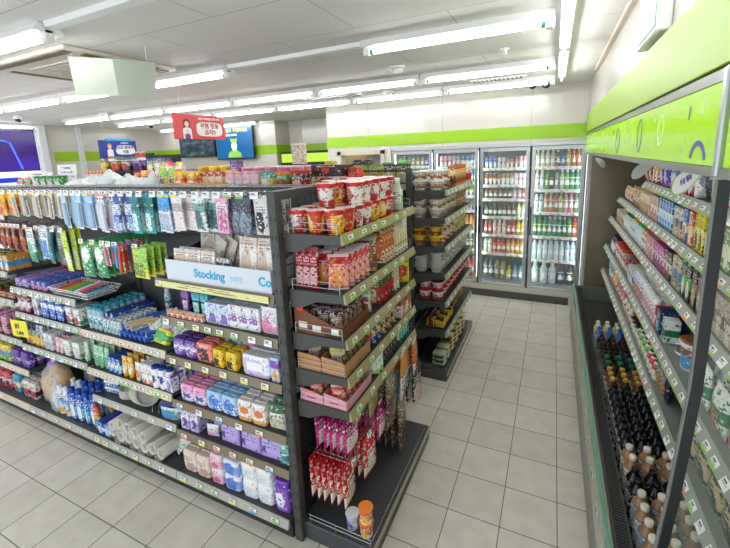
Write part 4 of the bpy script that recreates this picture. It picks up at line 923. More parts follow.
# --- unit B, z .42 : sponge boxes, paper plates, wipes tub
bx = carton('foil_box', 'box', .15, .14, .05, pack('2f78b8', 'e6f0f6', '1a4a8a', .55, .9, .6, text='ffffff', tz=(.1, .5), rows=6))
for k in range(3): bx.put((-2.915, 1.60, .422+k*.052), .1, 'flat blue carton stacked three high left of the paper plates', 'flat blue cartons')
b = MB(); PL = mat('paper_plate_white', 'f6f3ea', .6)
b.lathe([(.001, 0), (.055, 0), (.075, .018), (.085, .022), (.086, .024), (.075, .021), (.054, .004), (.001, .004)], PL, 22, cap=False)
pl = T('paper_plate', 'plate', b, [], .17, .17, .022)
for k in range(10): pl.put((-2.73, 1.575, .4225+k*.0065), jitter(3), 'round white paper plate in the upright stack beside the blue cartons', 'stacked round paper plates')
for k in range(9): pl.put((-2.60+k*.009, 1.545, .50), 0, 'round white paper plate leaning in the fanned row under the lotion bottles', 'leaning round paper plates', 0, PI/2-.5)
b = MB(); b.lathe([(.001, 0), (.05, 0), (.07, .05), (.074, .052), (.068, .05), (.048, .004), (.001, .004)], PL, 20, cap=False)
bw = T('paper_bowl', 'bowl', b, [], .148, .148, .05)
for k in range(5): bw.put((-2.73, 1.76, .4225+k*.012), 0, 'white paper bowl nested in the stack behind the plates', 'nested paper bowls')
t = thing('wire_divider', 'bent white wire divider right of the leaning paper plates', 'divider', (-2.40, 1.56, .421))
b = MB(); b.tube([(-.02, -.06, 0), (.0, -.06, .09), (.03, .1, .09), (.05, .18, 0)], .0025, WIREW, 5); b.obj('front_loop', t); b = MB(); b.tube([(.03, -.05, 0), (.05, -.05, .07), (.08, .1, .07), (.09, .18, 0)], .0025, WIREW, 5); b.obj('rear_loop', t)
b = MB(); b.loft([(0, .15, .11, 4), (.015, .16, .12, 4), (.09, .16, .12, 4)], pack('f0f2f2', '5fae8a', '3a9ad0', .1, .6, .55, bz=(.1, .7), text='2a4a8a'), 20)
l = MB(); l.loft([(.0905, .168, .128, 4), (.105, .168, .128, 4), (.125, .13, .095, 4), (.128, .09, .06, 3)], col('16306e', .25), 20)
T('wipes_tub', 'tub', b, [('lid', l)], .16, .12, .128).put((-2.25, 1.55, .422), .1, 'white wipes tub with a domed navy lid, left of the tall lilac boxes')
# --- unit B base: blue boxes, paper cups, bags
bx = carton('cleaning_tablet_box', 'box', .07, .08, .10, pack('2a4aa8', 'e8f0fa', '5fb8e6', .3, .6, .52, text='ffffff'))
R(bx, 'blue and white box beside the orange spray bottle on the bottom shelf', 'blue and white boxes on the bottom shelf', -3.03, -2.87, .135, deep=3, front=-.02, layers=1)
b = MB(); PC = mat('paper_cup_white', 'f2eddd', .5)
b.lathe([(.026, 0), (.028, .002), (.037, .085), (.040, .087), (.039, .090), (.035, .086), (.026, .006), (.001, .005)], PC, 18, cap=False)
b2 = MB()
for k in range(9): b2.lathe([(.030, .09+k*.012), (.0395, .092+k*.012), (.039, .098+k*.012), (.036, .1+k*.012)], PC, 18, cap=False)
sl = MB(); sl.lathe([(.027, -.004), (.041, .088), (.0415, .21), (.03, .222), (.01, .23)], mat('thin_clear_wrap', 'f4f6f6', .1, alpha=.14, spec=.6), 14)
pcs = T('paper_cup_sleeve', 'paper cups', b, [('nested_cups', b2), ('clear_wrapper', sl)], .08, .08, .2)
for k in range(7):
    for j in (0, 1): pcs.put((-2.83+k*.085, 1.66+.0*k-.02+.0*j, .18+j*.075), 0, 'clear wrapped sleeve of white paper cups lying mouth forward on the bottom shelf', 'wrapped paper cup sleeves', PI/2-.1+jitter(.12), 0) if k < 5 or j == 0 else None
wb2 = pouch('freezer_bag_pack', 'bag', .12, .04, .20, pack('e6efe8', '6ac43a', 'f2f6f2', .5, .9, .56, text='2f7a3a', crinkle=.6), None)
for k in range(3): wb2.put((-2.30+k*.045, 1.55+.01*k, .145), -.4, 'white and lime green bag leaning by the beige paper towels', 'white and lime green bags', -.8)
wb2 = pouch('blue_wipe_bag', 'bag', .11, .04, .20, pack('d5e8f4', '3aa0dc', 'f2f6f8', .2, .5, .56, text='1a5a9a', crinkle=.6), None)
for k in range(2): wb2.put((-2.19+k*.035, 1.54, .145), -.4, 'pale blue bag leaning against the beige paper towels', 'pale blue leaning bags', -.75)

# --- unit C base: spray bottles, clear bags
sb = bottle('blue_spray_bottle', 'bottle', .27, .036, pack('1f5fc4', '58b8d8', 'f2f6f8', .15, .45, .6, bz=(.1, .5), text='ffffff', tz=(.5, .7), rough=.25), '1a48b0', None, neck=.55, shoulder=.7, caph=.16, sq=-2)
for k in range(4):
    for j in range(3): sb.put((-3.38+k*.085, 1.49+j*.1+k*.004, .137), jitter(.4), 'blue spray bottle beside the orange bottle on the bottom shelf', 'blue spray bottles')
sb = bottle('white_cleaner_bottle', 'bottle', .25, .034, pack('e9edf2', '5a7fc0', 'f4c03c', .2, .5, .6, rough=.25), 'f2f4f6', pack('e9edf2', '7f9fd8', 'd8e2f0', .2, .6, .5), neck=.5, sq=-2)
for k in range(2):
    for j in range(2): sb.put((-3.55+k*.08, 1.49+j*.1, .137), jitter(.4), 'white cleaner bottle between the clear bags and the blue spray bottles', 'white cleaner bottles')
sb = bottle('orange_cleaner_bottle', 'bottle', .20, .034, pack('e8642a', 'f0d040', '3aa0c0', .3, .55, .6, text='ffffff', rough=.25), 'd8442a', None, neck=.45, sq=-2)
for j in range(2): sb.put((-3.08, 1.49+j*.1, .137), 0, 'orange and red cleaner bottle with a narrow neck on the bottom shelf', 'orange cleaner bottles')
def tied_bag(label, x, y, z, w_, h_, stuff, rz=0):
    b = MB(); P = [(0, w_*.7, w_*.55, 2.6), (h_*.08, w_*.98, w_*.72, 2.6), (h_*.35, w_*1.06, w_*.78, 2.4), (h_*.62, w_*.9, w_*.68, 2.2), (h_*.78, w_*.4, w_*.34, 2), (h_*.83, w_*.13, w_*.12, 2), (h_*.9, w_*.3, w_*.2, 2), (h_, w_*.55, w_*.3, 2)]
    b.loft(P, CLEARBAG, 24); o = b.obj('clear_tied_bag', None, loc=(x, y, z), rot=(0, 0, rz), label=label, cat='bag')
    c = MB(); c.lathe([(w_*.075, h_*.815), (w_*.08, h_*.83), (w_*.075, h_*.845)], WIREW, 10); c.obj('tie', o)
    k = 0
    for (n, m, pts) in stuff:
        q = MB()
        for (sx, sy, sz, r, rz_) in pts: q.loft([(sz-rz_, r*.5, r*.4, 2.4, sx, sy), (sz-rz_*.8, r*1.5, r*1.2, 2.6, sx, sy), (sz, r*2, r*1.5, 2.6, sx, sy), (sz+rz_*.7, r*1.6, r*1.2, 2.6, sx, sy), (sz+rz_, r*.6, r*.5, 2.4, sx, sy)], m, 14)
        q.obj(n, o)
TAN = mat('sponge_tan', 'd8a860', .8, bump=.4); PUR = mat('purple_puff', '9a52b4', .8, bump=.5); PNK = mat('pink_towel', 'e0688a', .8)
tied_bag('large clear tied bag of tan sponges and a purple puff on the bottom shelf', -3.79, 1.59, .137, .25, .44, [('tan_sponge', TAN, [(-.05, -.01, .13, .085, .12), (.06, .01, .15, .08, .14), (.01, -.0, .26, .06, .08)]), ('purple_puff', PUR, [(-.02, 0, .325, .045, .045)])], .2)
tied_bag('second clear tied bag of tan sponges, behind the first one', -3.60, 1.80, .137, .24, .46, [('tan_sponge', TAN, [(-.03, 0, .13, .075, .12), (.04, .0, .26, .06, .09)]), ('purple_puff', PUR, [(.0, 0, .35, .04, .04)])], -.3)
tied_bag('small clear tied bag holding white items, beside the white cleaner bottles', -3.63, 1.50, .137, .13, .30, [('white_filling', mat('white_filling', 'dfe2e2', .5), [(0, 0, .1, .045, .09)])], 0)
tied_bag('clear tied bag with dark items, hanging over the spray bottles', -3.46, 1.80, .40, .15, .20, [('dark_filling', mat('dark_filling', '3a3f4c', .5), [(0, 0, .07, .05, .06)])], 0)
# --- unit C, z .66
def mix(specs, z, fr=FG, deep=3, front=.02, jit=.06):
    for (t_, lab, grp, a0, a1, dp) in specs: row(t_, lab, grp, fr, a0, a1, z, deep=dp, front=front, jit=jit)
B_ = lambda w_, d_, h_, m, **k: carton(k.pop('name', 'carton'), k.pop('cat', 'box'), w_, d_, h_, m)
mix([(tube_pack('shower_tube', 'tube', .05, .04, .19, pack('2a3f8a', 'e8ecf2', '5a8ad0', .3, .6, .6, text='ffffff'), '1a2a6a'), 'navy tube standing beside the yellow bag in the third unit', 'navy tubes', -3.93, -3.80, 3),
     (tube_pack('shower_tube', 'tube', .05, .04, .18, pack('d4d8e2', '3a6ab8', 'f0b428', .3, .5, .6, text='2a3a6a'), 'f0b428'), 'silver and blue tube with a yellow cap', 'silver and blue tubes', -3.79, -3.67, 3),
     (carton('soap_box', 'box', .05, .05, .14, pack('f0f0f0', 'c8ccd4', '9aa0a8', .3, .5, .6)), 'white box between the silver tubes and the pale pink ones', 'white soap boxes', -3.66, -3.52, 3),
     (tube_pack('pink_tube', 'tube', .05, .04, .12, pack('f0c4cc', 'f8e6e8', 'd87a8f', .3, .6, .65), 'f4d8dc'), 'pale pink tube in front of the black backed cartons', 'pale pink tubes', -3.51, -3.40, 2),
     (carton('hair_dye_box', 'box', .08, .06, .13, pack('eeeee6', '8f9a8a', 'd8d8cc', .1, .3, .62, text='5a5a5a')), 'ivory carton at the right of the shelf over the spray bottles', 'ivory cartons', -3.39, -3.15, 3),
     (tube_pack('green_tube', 'tube', .05, .04, .15, pack('b4dcb8', 'e0f2e2', '6ab884', .3, .6, .6), '9fd2ac'), 'pale green tube at the right end of the shelf over the spray bottles', 'pale green tubes at the unit joint', -3.14, -3.05, 3)], .66)
# --- unit C, z .94
mix([(carton('dye_box', 'box', .08, .06, .15, pack('7a2038', 'f0e6e6', 'c8a0a8', .3, .6, .6, text='ffffff')), 'maroon and white box at the left of its shelf', 'maroon and white boxes', -3.93, -3.76, 3),
     (carton('dye_box', 'box', .075, .06, .145, pack('eceaf0', 'b8b0c8', '7a6a8a', .3, .5, .6)), 'pale grey box between the maroon and the blue boxes', 'pale grey boxes', -3.75, -3.60, 3),
     (carton('mask_box', 'box', .08, .05, .15, pack('1f45a8', 'e8eef8', '3a7ad8', .55, .8, .55, text='ffffff')), 'royal blue box in the middle of its shelf', 'royal blue boxes', -3.59, -3.28, 4),
     (carton('razor_box', 'box', .07, .05, .13, pack('f2f2f2', '3aa05a', 'd83a5a', .1, .3, .6)), 'white and green box right of the royal blue boxes', 'white and green boxes', -3.27, -3.06, 3)], .94)
# --- unit C, z 1.16
mix([(softpack('cotton_pad_pack', 'pack', .07, .16, .07, pack('a888cc', 'e6dcf2', '6a52b0', .3, .5, .55, crinkle=.5), None), 'lilac soft pack laid in the row left of the wire basket', 'lilac soft packs', -3.93, -3.72, 2),
     (softpack('cotton_pad_pack', 'pack', .06, .16, .075, pack('4a6ac4', 'f0c8dc', 'c84a8f', .3, .5, .55, crinkle=.5), None), 'blue and magenta soft pack beside the wire basket', 'blue and magenta soft packs', -3.69, -3.45, 2)], 1.16)
pk = pouch('cotton_pouch', 'pouch', .12, .04, .11, pack('c86aa0', 'e8b8d4', '8a3a7a', .3, .5, .55, crinkle=.5), None)
for k in range(7): pk.put((-3.82+k*.07, 1.84, 1.162), 0, 'magenta pouch at the back of the shelf with the wire basket', 'magenta pouches', -.3)
t = thing('wire_basket', 'white wire basket of lying toothbrush packs at the joint of two units', 'basket', (-3.16, 1.60, 1.165))
b = MB()
for z, w_, d_ in ((.0, .21, .10), (.03, .235, .11), (.05, .25, .12)):
    b.tube([(-w_, -d_, z), (w_, -d_, z), (w_, d_, z), (-w_, d_, z), (-w_, -d_, z)], .003, WIREW, 5)
b.obj('rim', t)
b = MB()
for k in range(15):
    u = -1+k/7; b.tube([(.25*u, -.12, .05), (.21*u, -.10, 0), (.21*u, .10, 0), (.25*u, .12, .05)], .002, WIREW, 4)
for k in range(5):
    v = -1+k/2; b.tube([(-.25, .12*v, .05), (-.21, .10*v, 0), (.21, .10*v, 0), (.25, .12*v, .05)], .002, WIREW, 4)
b.obj('wires', t)
brc = ['e0503c', 'f0904a', '8ad04a', '5ab86a', 'e8e8e8', 'f06a8a', '4aa8c8']; brn = ['red', 'orange', 'lime', 'green', 'white', 'pink', 'aqua']
for k in range(7):
    tt = card('toothbrush_pack', 'toothbrush', .04, .2, pack('eef2ee', brc[k], brc[k], .1, .6, .5), bm=col(brc[k], .3), shape='long')
    tt.put((-3.33+k*.055, 1.50, 1.185+.003*k), .1-.3, '%s toothbrush pack lying in the white wire basket' % brn[k], None, -PI/2+.15)
# --- unit D shelves
mix([(softpack('hand_warmer_pack', 'pack', .1, .06, .12, pack('7a6a1e', '3a3a20', 'c8b84a', .3, .6, .55, crinkle=.5), None), 'olive packet at the left end of the upper snack shelf', 'olive packets', -4.7, -4.35, 3),
     (can('snack_can', 'can', .14, .035, pack('a8b83a', 'e0d86a', '6a3a1a', .3, .6, .55)), 'yellow green snack canister under the hanging bars', 'yellow green canisters', -4.34, -4.12, 3),
     (carton('snack_box', 'box', .06, .05, .13, pack('e8a02a', '3aa0d0', 'f2f2f2', .3, .6, .55)), 'amber and blue box beside the canisters', 'amber and blue boxes', -4.11, -3.96, 3)], 1.30)
mix([(softpack('tape_pack', 'pack', .1, .05, .09, pack('6a5a2a', '8a3a2a', 'c8a84a', .3, .6, .55, crinkle=.5), None), 'dark olive packet above the paper price notice', 'dark olive packets', -4.6, -4.25, 3),
     (carton('notebook_stack', 'notebook', .12, .14, .05, pack('9a5a34', '5a3a2a', 'c8a070', .3, .6, .6)), 'brown bound notebook lying near the unit joint', 'brown notebooks', -4.23, -3.97, 2)], 1.05)
mix([(softpack('magazine_pack', 'pack', .1, .05, .16, pack('d88aa8', '8a3a7a', 'e8e0a0', .3, .6, .5, crinkle=.3), None), 'pink printed packet behind the yellow price notice', 'pink printed packets', -4.6, -4.2, 3),
     (carton('paper_bag_pack', 'box', .12, .08, .12, pack('7a5a3a', '2a2a2a', 'b89a6a', .3, .5, .55)), 'brown paper packet under the yellow price notice', 'brown paper packets', -4.19, -3.97, 3)], .69)
mix([(softpack('laundry_pack', 'pack', .13, .06, .15, pack('e8d23a', '3a7ac0', '4aa84a', .3, .6, .55, crinkle=.5), None), 'yellow and blue laundry pack at the left on the low shelf', 'yellow and blue laundry packs', -4.7, -4.28, 3),
     (softpack('laundry_pack', 'pack', .12, .06, .14, pack('6a3aa0', 'c8b8e0', '3a2a7a', .3, .5, .55, crinkle=.5), None), 'violet laundry pack right of the yellow ones', 'violet laundry packs', -4.27, -3.97, 3)], .41)
mix([(softpack('candy_bag', 'bag', .11, .05, .16, pack('d8344a', 'f0c8d8', '3a2a2a', .3, .6, .5, crinkle=.5), None), 'red and pink candy bag on the bottom shelf at far left', 'red and pink candy bags', -4.75, -4.4, 3),
     (softpack('candy_bag', 'bag', .10, .05, .17, pack('3aa8c8', 'f2e6d0', '8a4a2a', .3, .6, .5, crinkle=.5), None), 'aqua candy bag on the bottom shelf left of the speckled bags', 'aqua candy bags', -4.39, -4.2, 3),
     (softpack('candy_bag', 'bag', .10, .05, .15, pack('e6dcd4', '2a2a2a', 'd83a5a', .2, .5, .5, crinkle=.5), None), 'speckled white and red bag beside the large clear sponge bag', 'speckled bags', -4.19, -3.97, 3)], .135)
t = thing('price_notice', 'yellow notice card with black figures clipped to the shelf at far left', 'notice', (-3.87, 1.44, .845), (0, 0, .1))
MB().box(-.10, .10, -.001, .001, -.07, .07, mat('notice_yellow', 'f2e22e', .5)).obj('card', t)
link('lettering', text_mesh('#1', .06, col('2a2a2a'), .002), t, (-.02, -.0016, .02), (PI/2, 0, 0)); link('small_lettering', text_mesh('2,800', .04, col('2a2a2a'), .001), t, (0, -.0016, -.04), (PI/2, 0, 0))
yb = pouch('yellow_glove_bag', 'bag', .16, .05, .12, pack('f0dc1e', 'e8c81e', 'c8302a', .3, .5, .66, crinkle=.5), None)
for k in range(3): yb.put((-3.86+k*.05, 1.50+k*.03, .662+.0), .2*k, 'bright yellow bag bulging below the price notice', 'bright yellow bags', -.2)

# --- stocking tray
t = thing('stocking_tray', 'white display tray lettered Stocking, on the top shelf of the front gondola', 'display tray', (-1.65, 1.475, 1.4315))
TW = mat('tray_white', 'd6dfe5', .45)
b = MB(); b.box(-.39, .385, .0, .008, 0, .125, TW, .001); b.obj('front_panel', t)
for xa, xb, mm in ((-.39, -.384, mat('tray_black', '1d1c20', .5)), (.379, .385, TW)): MB().ext([(.008, 0), (.42, 0), (.42, .20), (.36, .20), (.008, .125)], mm, 'x', xa, xb).obj('side_panel', t)
MB().box(-.384, .379, .008, .42, 0, .004, TW).obj('floor_panel', t)
CY = col('2fa8d8', .4)
link('lettering', text_mesh('Stocking', .068, CY, .0018), t, (-.045, -.0012, .062), (PI/2, 0, 0))
link('korean_lettering', text_mesh('스타킹', .036, col('a9cfe0', .4), .0005), t, (.15, -.0012, .055), (PI/2, 0, 0))
link('lettering', text_mesh('Co', .068, CY, .0018), t, (.345, -.0012, .062), (PI/2, 0, 0))
YS = MB().box(-2.06, -1.27, 1.449, 1.452, 1.407, 1.444, pack('e6e19a', 'e6e19a', lo=0, hi=0, blob=1, text='7a7440', tz=(.15, .85), rows=3, busy=0)); YS.obj('price_strip', label='yellow price strip clipped below the stocking tray', cat='price strip')
def stock(c1, c2, w_, h_, r=.45): return carton('stocking_packet', 'stockings', w_, .012, h_, pack(c1, c2, 'dcc4b0', .84, .98, .6, bz=(.1, .75), bscale=2.0, text='6a5a50', tz=(.78, .95), rough=r))
sks = [(stock('f4efe8', 'e0d4c8', .11, .18), 'small ivory stocking packet in the front row of the tray', -2.0, -1.68, 2, 1.50, 'ivory stocking packets'),
       (stock('efece6', 'd8c4b4', .13, .27), 'tall pale stocking packet at the right end of the tray', -1.52, -1.29, 3, 1.52, 'tall pale stocking packets'),
       (stock('ece8e2', 'b0a090', .13, .27), 'beige stocking packet standing in the rear row of the tray', -2.02, -1.31, 4, 1.70, 'rear beige stocking packets'),
       (stock('2f2c38', 'e0dce8', .10, .15), 'dark stocking packet in the middle front of the tray', -1.67, -1.57, 1, 1.50, 'dark stocking packets')]
for t_, lab, x0, x1, rows_, y0, grp in sks:
    n = max(1, round((x1-x0)/(t_.w+.006)))
    for j in range(rows_):
        for k in range(n): t_.put((x0+(x1-x0)*(k+.5)/n+jitter(.006), y0+j*.042, 1.437), jitter(.1), lab, grp, -.12)
sl = pouch('sock_bag', 'stockings', .13, .03, .25, pack('d8d0c4', 'efe8e0', 'b49c84', .2, .6, .5, text='', crinkle=1.0, rough=.2), None)
for k in range(5): sl.put((-1.80+k*.07, 1.60+k*.012, 1.437), -.3, 'shiny clear packet of beige hosiery slanting across the middle of the tray', 'shiny beige hosiery packets', -.15, .3)

# --- hanging rows
def hang(u, specs, z, ncount=5, y0=1.50, dy=.045):
    """specs: (template, x, label, group); copies hang one behind the other along one hook"""
    for q_, (t_, x, lab, grp, tg) in enumerate(specs):
        hooks(u, [x], z, off=toff(u), tag=tg)
        for j in range(ncount):
            t_.put((x+jitter(.003), y0+j*dy+jitter(.002)+.5*dy*(q_ % 2), z-.004-t_.h*.955), jitter(.1), lab, grp, jitter(.05), parts=j < 3)
for u, a, c in ((uA, -2.14, -1.24), (uB, -3.04, -2.14), (uC, -3.94, -3.04), (uD, -5.0, -3.94)):
    hookbar(u, a, c, HZ1)
    if u is not uA: hookbar(u, a, c, HZB if u is uB else HZ2)
KN = lambda c, a, b_, **k: pouch('hanging_pack', 'hanging pack', .095, .018, .20, pack(c, a, b_, k.get('lo', .55), k.get('hi', .8), k.get('bl', .55), bz=(.08, .6), text=k.get('tx', '3a3a44'), rough=k.get('r', .3), crinkle=.2), None, hole=True)
w1 = KN('ece4e0', 'c8b8b4', 'e8dcd8'); w1b = KN('dfe6e2', '7fb8ae', '3f5f66', bl=.5); w1c = KN('e8a8c8', 'f4d8e4', 'c86a9a'); w1d = KN('4c5866', '39424e', '8a97a6'); w1e = KN('d8d5d0', 'e2e0dc', '1f1f22', bl=.62)
LH = 'hanging in the top row over the stocking tray'
hang(uA, [(w1, -1.90, 'whitish sock pack ' + LH, 'whitish sock packs', 'yw'), (w1, -1.82, 'whitish sock pack ' + LH, 'whitish sock packs', 'w'),
          (w1b, -1.73, 'mint and charcoal sock pack ' + LH, 'mint sock packs', 'w'), (w1b, -1.65, 'mint and charcoal sock pack ' + LH, 'mint sock packs', 'yw'),
          (w1c, -1.575, 'narrow pink sock pack between the mint and slate packs', 'pink sock packs', 'w'),
          (w1d, -1.50, 'slate blue sock pack ' + LH, 'slate sock packs', 'g'), (w1d, -1.42, 'slate blue sock pack ' + LH, 'slate sock packs', 'g'),
          (w1e, -1.325, 'light grey sock pack with black marks, hanging next to the rack post', 'light grey sock packs', 'w')], HZ1)
w2a = pouch('hanging_pack', 'hanging pack', .085, .016, .24, pack('2f9a98', '1f7a7c', 'd8ecea', .6, .9, .6, crinkle=.2), None, hole=True); w2b = pouch('hanging_pack', 'hanging pack', .075, .02, .22, pack('e6eaf2', '3aa0e0', 'b8c0d0', .6, .95, .6, crinkle=.2), None, hole=True)
hang(uA, [(w2b, -2.0, 'white and sky blue hanging pack left of the whitish sock packs', 'white and sky blue packs', 'y'), (w2b, -2.07, 'white and sky blue hanging pack left of the whitish sock packs', 'white and sky blue packs', 'w')], HZ1, 3)
# unit B top row
c1 = card('brush_card', 'hanging card', .055, .24, pack('e6eef6', '9fd0ec', 'f2f6fa', .75, .95, .6), bm=mat('clear_pale_blue', 'a8cfe8', .12, alpha=.75), shape='box'); c2 = card('brush_card', 'hanging card', .05, .25, pack('f2f4f8', '3a6ac8', 'd8506a', .1, .35, .55), bm=mat('clear_white', 'e8eef4', .12, alpha=.75), shape='box')
c3 = card('navy_card', 'hanging card', .075, .24, pack('2f4f9c', 'e6ecf6', 'f2f2f2', .1, .4, .55, text='ffffff'), bm=pack('dfe6f4', '3a5ab0', '8fb8e0', .3, .6, .5), shape='box')
hang(uB, [(c1, x, 'pale blue toothbrush card hanging in the top row', 'pale blue toothbrush cards', 'yw') for x in (-3.0, -2.93, -2.86, -2.79, -2.72)]+[(c2, x, 'white, blue and red razor card hanging in the top row', 'white and red razor cards', 'o') for x in (-2.65, -2.585, -2.52)]+
     [(c3, x, 'navy and white card hanging left of the teal packs', 'navy and white cards', 'ow') for x in (-2.44, -2.36)]+[(w2a, x, 'teal hanging pack at the right of the second unit', 'teal hanging packs', 'yw') for x in (-2.275, -2.19)], HZ1)
# unit B second row
gp = pouch('green_hanging_pack', 'hanging pack', .12, .022, .25, pack('2f9a54', '1f8044', 'f2f6f2', .05, .2, .6, bz=(.4, .8), bscale=2, text='ffffff', crinkle=.2), None, hole=True)
hang(uB, [(gp, -2.86, 'green pack with a white leaf picture hanging in the lower row', 'green hanging packs', 'y'), (gp, -2.735, 'green pack with a white leaf picture hanging in the lower row', 'green hanging packs', 'y')], HZB, 9, dy=.04)
r1 = card('pen_card', 'hanging card', .05, .15, pack('e8aab8', 'f2e6ea', 'd86a7a', .1, .4, .5), bm=col('e89aa8'), shape='long'); r2 = card('pen_card', 'hanging card', .05, .17, pack('9fcbe8', 'f4f8fa', '3a8ad0', .1, .4, .5), bm=col('5aa8dc'), shape='long'); r3 = card('pen_card', 'hanging card', .05, .19, pack('d8403a', 'f0e0a0', '2a2a3a', .1, .4, .5), bm=col('e8503a'), shape='long')
hang(uB, [(r1, -2.63, 'small pink card hanging right of the green packs', 'small pink cards', 'y'), (r2, -2.565, 'small sky blue card hanging beside the pink ones', 'small sky blue cards', 'w'), (r3, -2.50, 'small red and cream card hanging in the lower row', 'small red cards', 'b')], HZB, 4)
g2 = pouch('green_yellow_pack', 'hanging pack', .15, .022, .20, pack('a8d85a', 'e8dc3a', '5a8a2a', .0, .3, .62, text='2f6a2a', crinkle=.2), None, hole=True)
hang(uB, [(g2, -2.30, 'lime and yellow pack hanging above the toothpaste', 'lime and yellow packs', 'g')], HZB, 4)
# unit C top row + second row
u1 = card('utensil_card', 'hanging card', .055, .18, pack('efe9df', 'd8cdb8', 'b8ad98', .7, .9, .5), bm=mat('wood_utensil', 'e2dac8', .3, alpha=.95), shape='long'); u2 = card('clip_card', 'hanging card', .05, .17, pack('e4e2de', '8a8680', '4a4642', .7, .9, .6), bm=mat('grey_utensil', 'b8b5ae', .2), shape='long')
hang(uC, [((u1, u2)[k % 3 == 2], -3.90+(k+3)*.078, ('beige utensil card hanging in the top row of the third unit', 'grey utensil card hanging in the top row of the third unit')[k % 3 == 2], ('beige utensil cards', 'grey utensil cards')[k % 3 == 2], 'yw') for k in range(8)], HZ1)
p1 = pouch('white_green_pack', 'hanging pack', .12, .03, .27, pack('eef2ee', '1f8a6a', '58b490', .0, .3, .6, bz=(.2, .6), text='2a3a5a', tz=(.7, .9), crinkle=.2), None, hole=True); p2 = pouch('white_blue_pack', 'hanging pack', .14, .03, .24, pack('e8ecf2', 'e8d23a', '4a8ad0', .12, .18, .56, bz=(.05, .6), text='2a3a5a', tz=(.7, .9), crinkle=.2), None, hole=True)
p3 = pouch('dark_teal_pack', 'hanging pack', .07, .03, .26, pack('14626a', '0f4a52', '2f8a8a', .3, .6, .6, crinkle=.2), None, hole=True); p4 = pouch('grey_pack', 'hanging pack', .14, .03, .27, pack('77797d', '6a6c70', '5a5344', .7, .9, .6, bz=(.2, .5), bscale=2, text='d8d8d8', crinkle=.2), None, hole=True); p5 = pouch('lime_pack', 'hanging pack', .06, .02, .30, pack('c8e01e', 'a8c81e', 'f2f6c8', .1, .5, .6, text='3a5a1a', crinkle=.2), None, hole=True)
hang(uC, [(p1, -3.55, 'white and sea green pack hanging in the lower row', 'white and sea green packs', 'o'), (p2, -3.40, 'white and blue pack with a yellow line hanging in the lower row', 'white and blue hanging packs', 'o'), (p3, -3.29, 'dark teal narrow pack hanging between the white and the grey pack', 'dark teal packs', 'w'), (p4, -3.185, 'grey pack with a round picture hanging in the lower row', 'grey hanging packs', 'w'), (p5, -3.085, 'long lime pack hanging beside the grey one', 'long lime packs', 'w')], HZ2, 3)
# unit D: snacks hanging in rows
y1 = pouch('yellow_snack_bag', 'snack', .10, .035, .18, pack('f0bc1e', 'e8982a', 'c83a1e', .3, .6, .56, text='7a2a1a', crinkle=.4), None, hole=True); o1 = pouch('orange_snack_bag', 'snack', .09, .03, .16, pack('d8702a', '8a3a1e', 'f0b45a', .3, .6, .54, text='ffffff', crinkle=.4), None, hole=True); b1 = pouch('brown_snack_stick', 'snack', .06, .03, .20, pack('6a3a22', 'c8783a', 'a8321e', .3, .6, .55, text='f0d8b0', crinkle=.4), None, hole=True)
hang(uD, [(y1, -4.85+k*.115, 'yellow snack bag hanging in the top row at far left', 'yellow hanging snack bags', 'w') for k in range(8)], HZ1, 4)
hang(uD, [(o1, -4.85+k*.1, 'orange and brown snack bag hanging in the lower row at far left', 'orange hanging snack bags', 'o') for k in range(5)]+[(b1, -4.33+k*.075, 'dark brown snack stick hanging beside the white and sea green packs', 'brown snack sticks', 'o') for k in range(5)], HZ2, 5)
for k in range(14): b1.put((-3.92+k*.035, 1.86-.01*(k % 3), 1.162), jitter(.2), 'dark brown snack stick standing behind the lilac soft packs', 'standing brown snack sticks', .1) if k < 9 else None

hang(uC, [(y1, -3.88+k*.11, 'yellow snack bag hanging in the top row left of the beige utensil cards', 'yellow bags beside the utensil cards', 'w') for k in range(2)], HZ1, 4)
hang(uC, [(b1, -3.89+k*.06, 'dark brown snack stick hanging just left of the white and sea green pack', 'brown sticks beside the sea green pack', 'o') for k in range(5)], HZ2, 6, dy=.04)
# ------------------------------------------------------------------ near end rack
FE = ((-.862, 0), (0, 1), (-1, 0), PI/2)
def cupn(c1, c2, c3, lid='d2252c'): return cup('cup_noodle', 'cup noodles', .115, .037, .048, pack(c1, c2, c3, .82, 1.0, .52, bz=(.1, .8), bscale=2.4, text='f4f0e8', tz=(.3, .7), rough=.3), pack(lid, 'f0e8e0', 'f6f2ea', lo=0, hi=0, blob=.55, bz=(-1, 2), bscale=2.5, text=''), lidh=.07)
cA = cupn('f0b81e', 'd2252c', 'c8241e'); cB = cupn('e8e4de', 'd2252c', 'b8322a'); cC = cupn('d8401e', 'd2252c', 'f2c83a')
lab = {id(cA): 'yellow and red noodle cup', id(cB): 'white and red noodle cup', id(cC): 'orange red noodle cup'}
seq = [cA, cA, cC, cB, cB, cA, cB]
for j in range(8):
    for i in range(3):
        if i == 2 and j > 5: continue
        c = (cA, cC, cB)[(i+j) % 3] if j < 3 else (cB, cA, cC)[(i*2+j) % 3]
        x, y = -.925-i*.102, 1.565+j*.104
        if j > 6: continue
        c.put((x, y, 1.7012), rnd.uniform(0, 6), lab[id(c)]+' in the bottom layer on top of the near end rack', 'bottom layer noodle cups, '+lab[id(c)])
        if (j in (1,) and i == 1) or (j >= 2 and i < 2) or (j > 2 and i == 2):
            if rnd.random() < .9: (cB if j > 2 and i == 0 else c).put((x+jitter(.004), y+jitter(.004), 1.8175), rnd.uniform(0, 6), lab[id(cB if j > 2 and i == 0 else c)]+' stacked as the upper layer on the near end rack', 'upper layer noodle cups, '+lab[id(cB if j > 2 and i == 0 else c)])
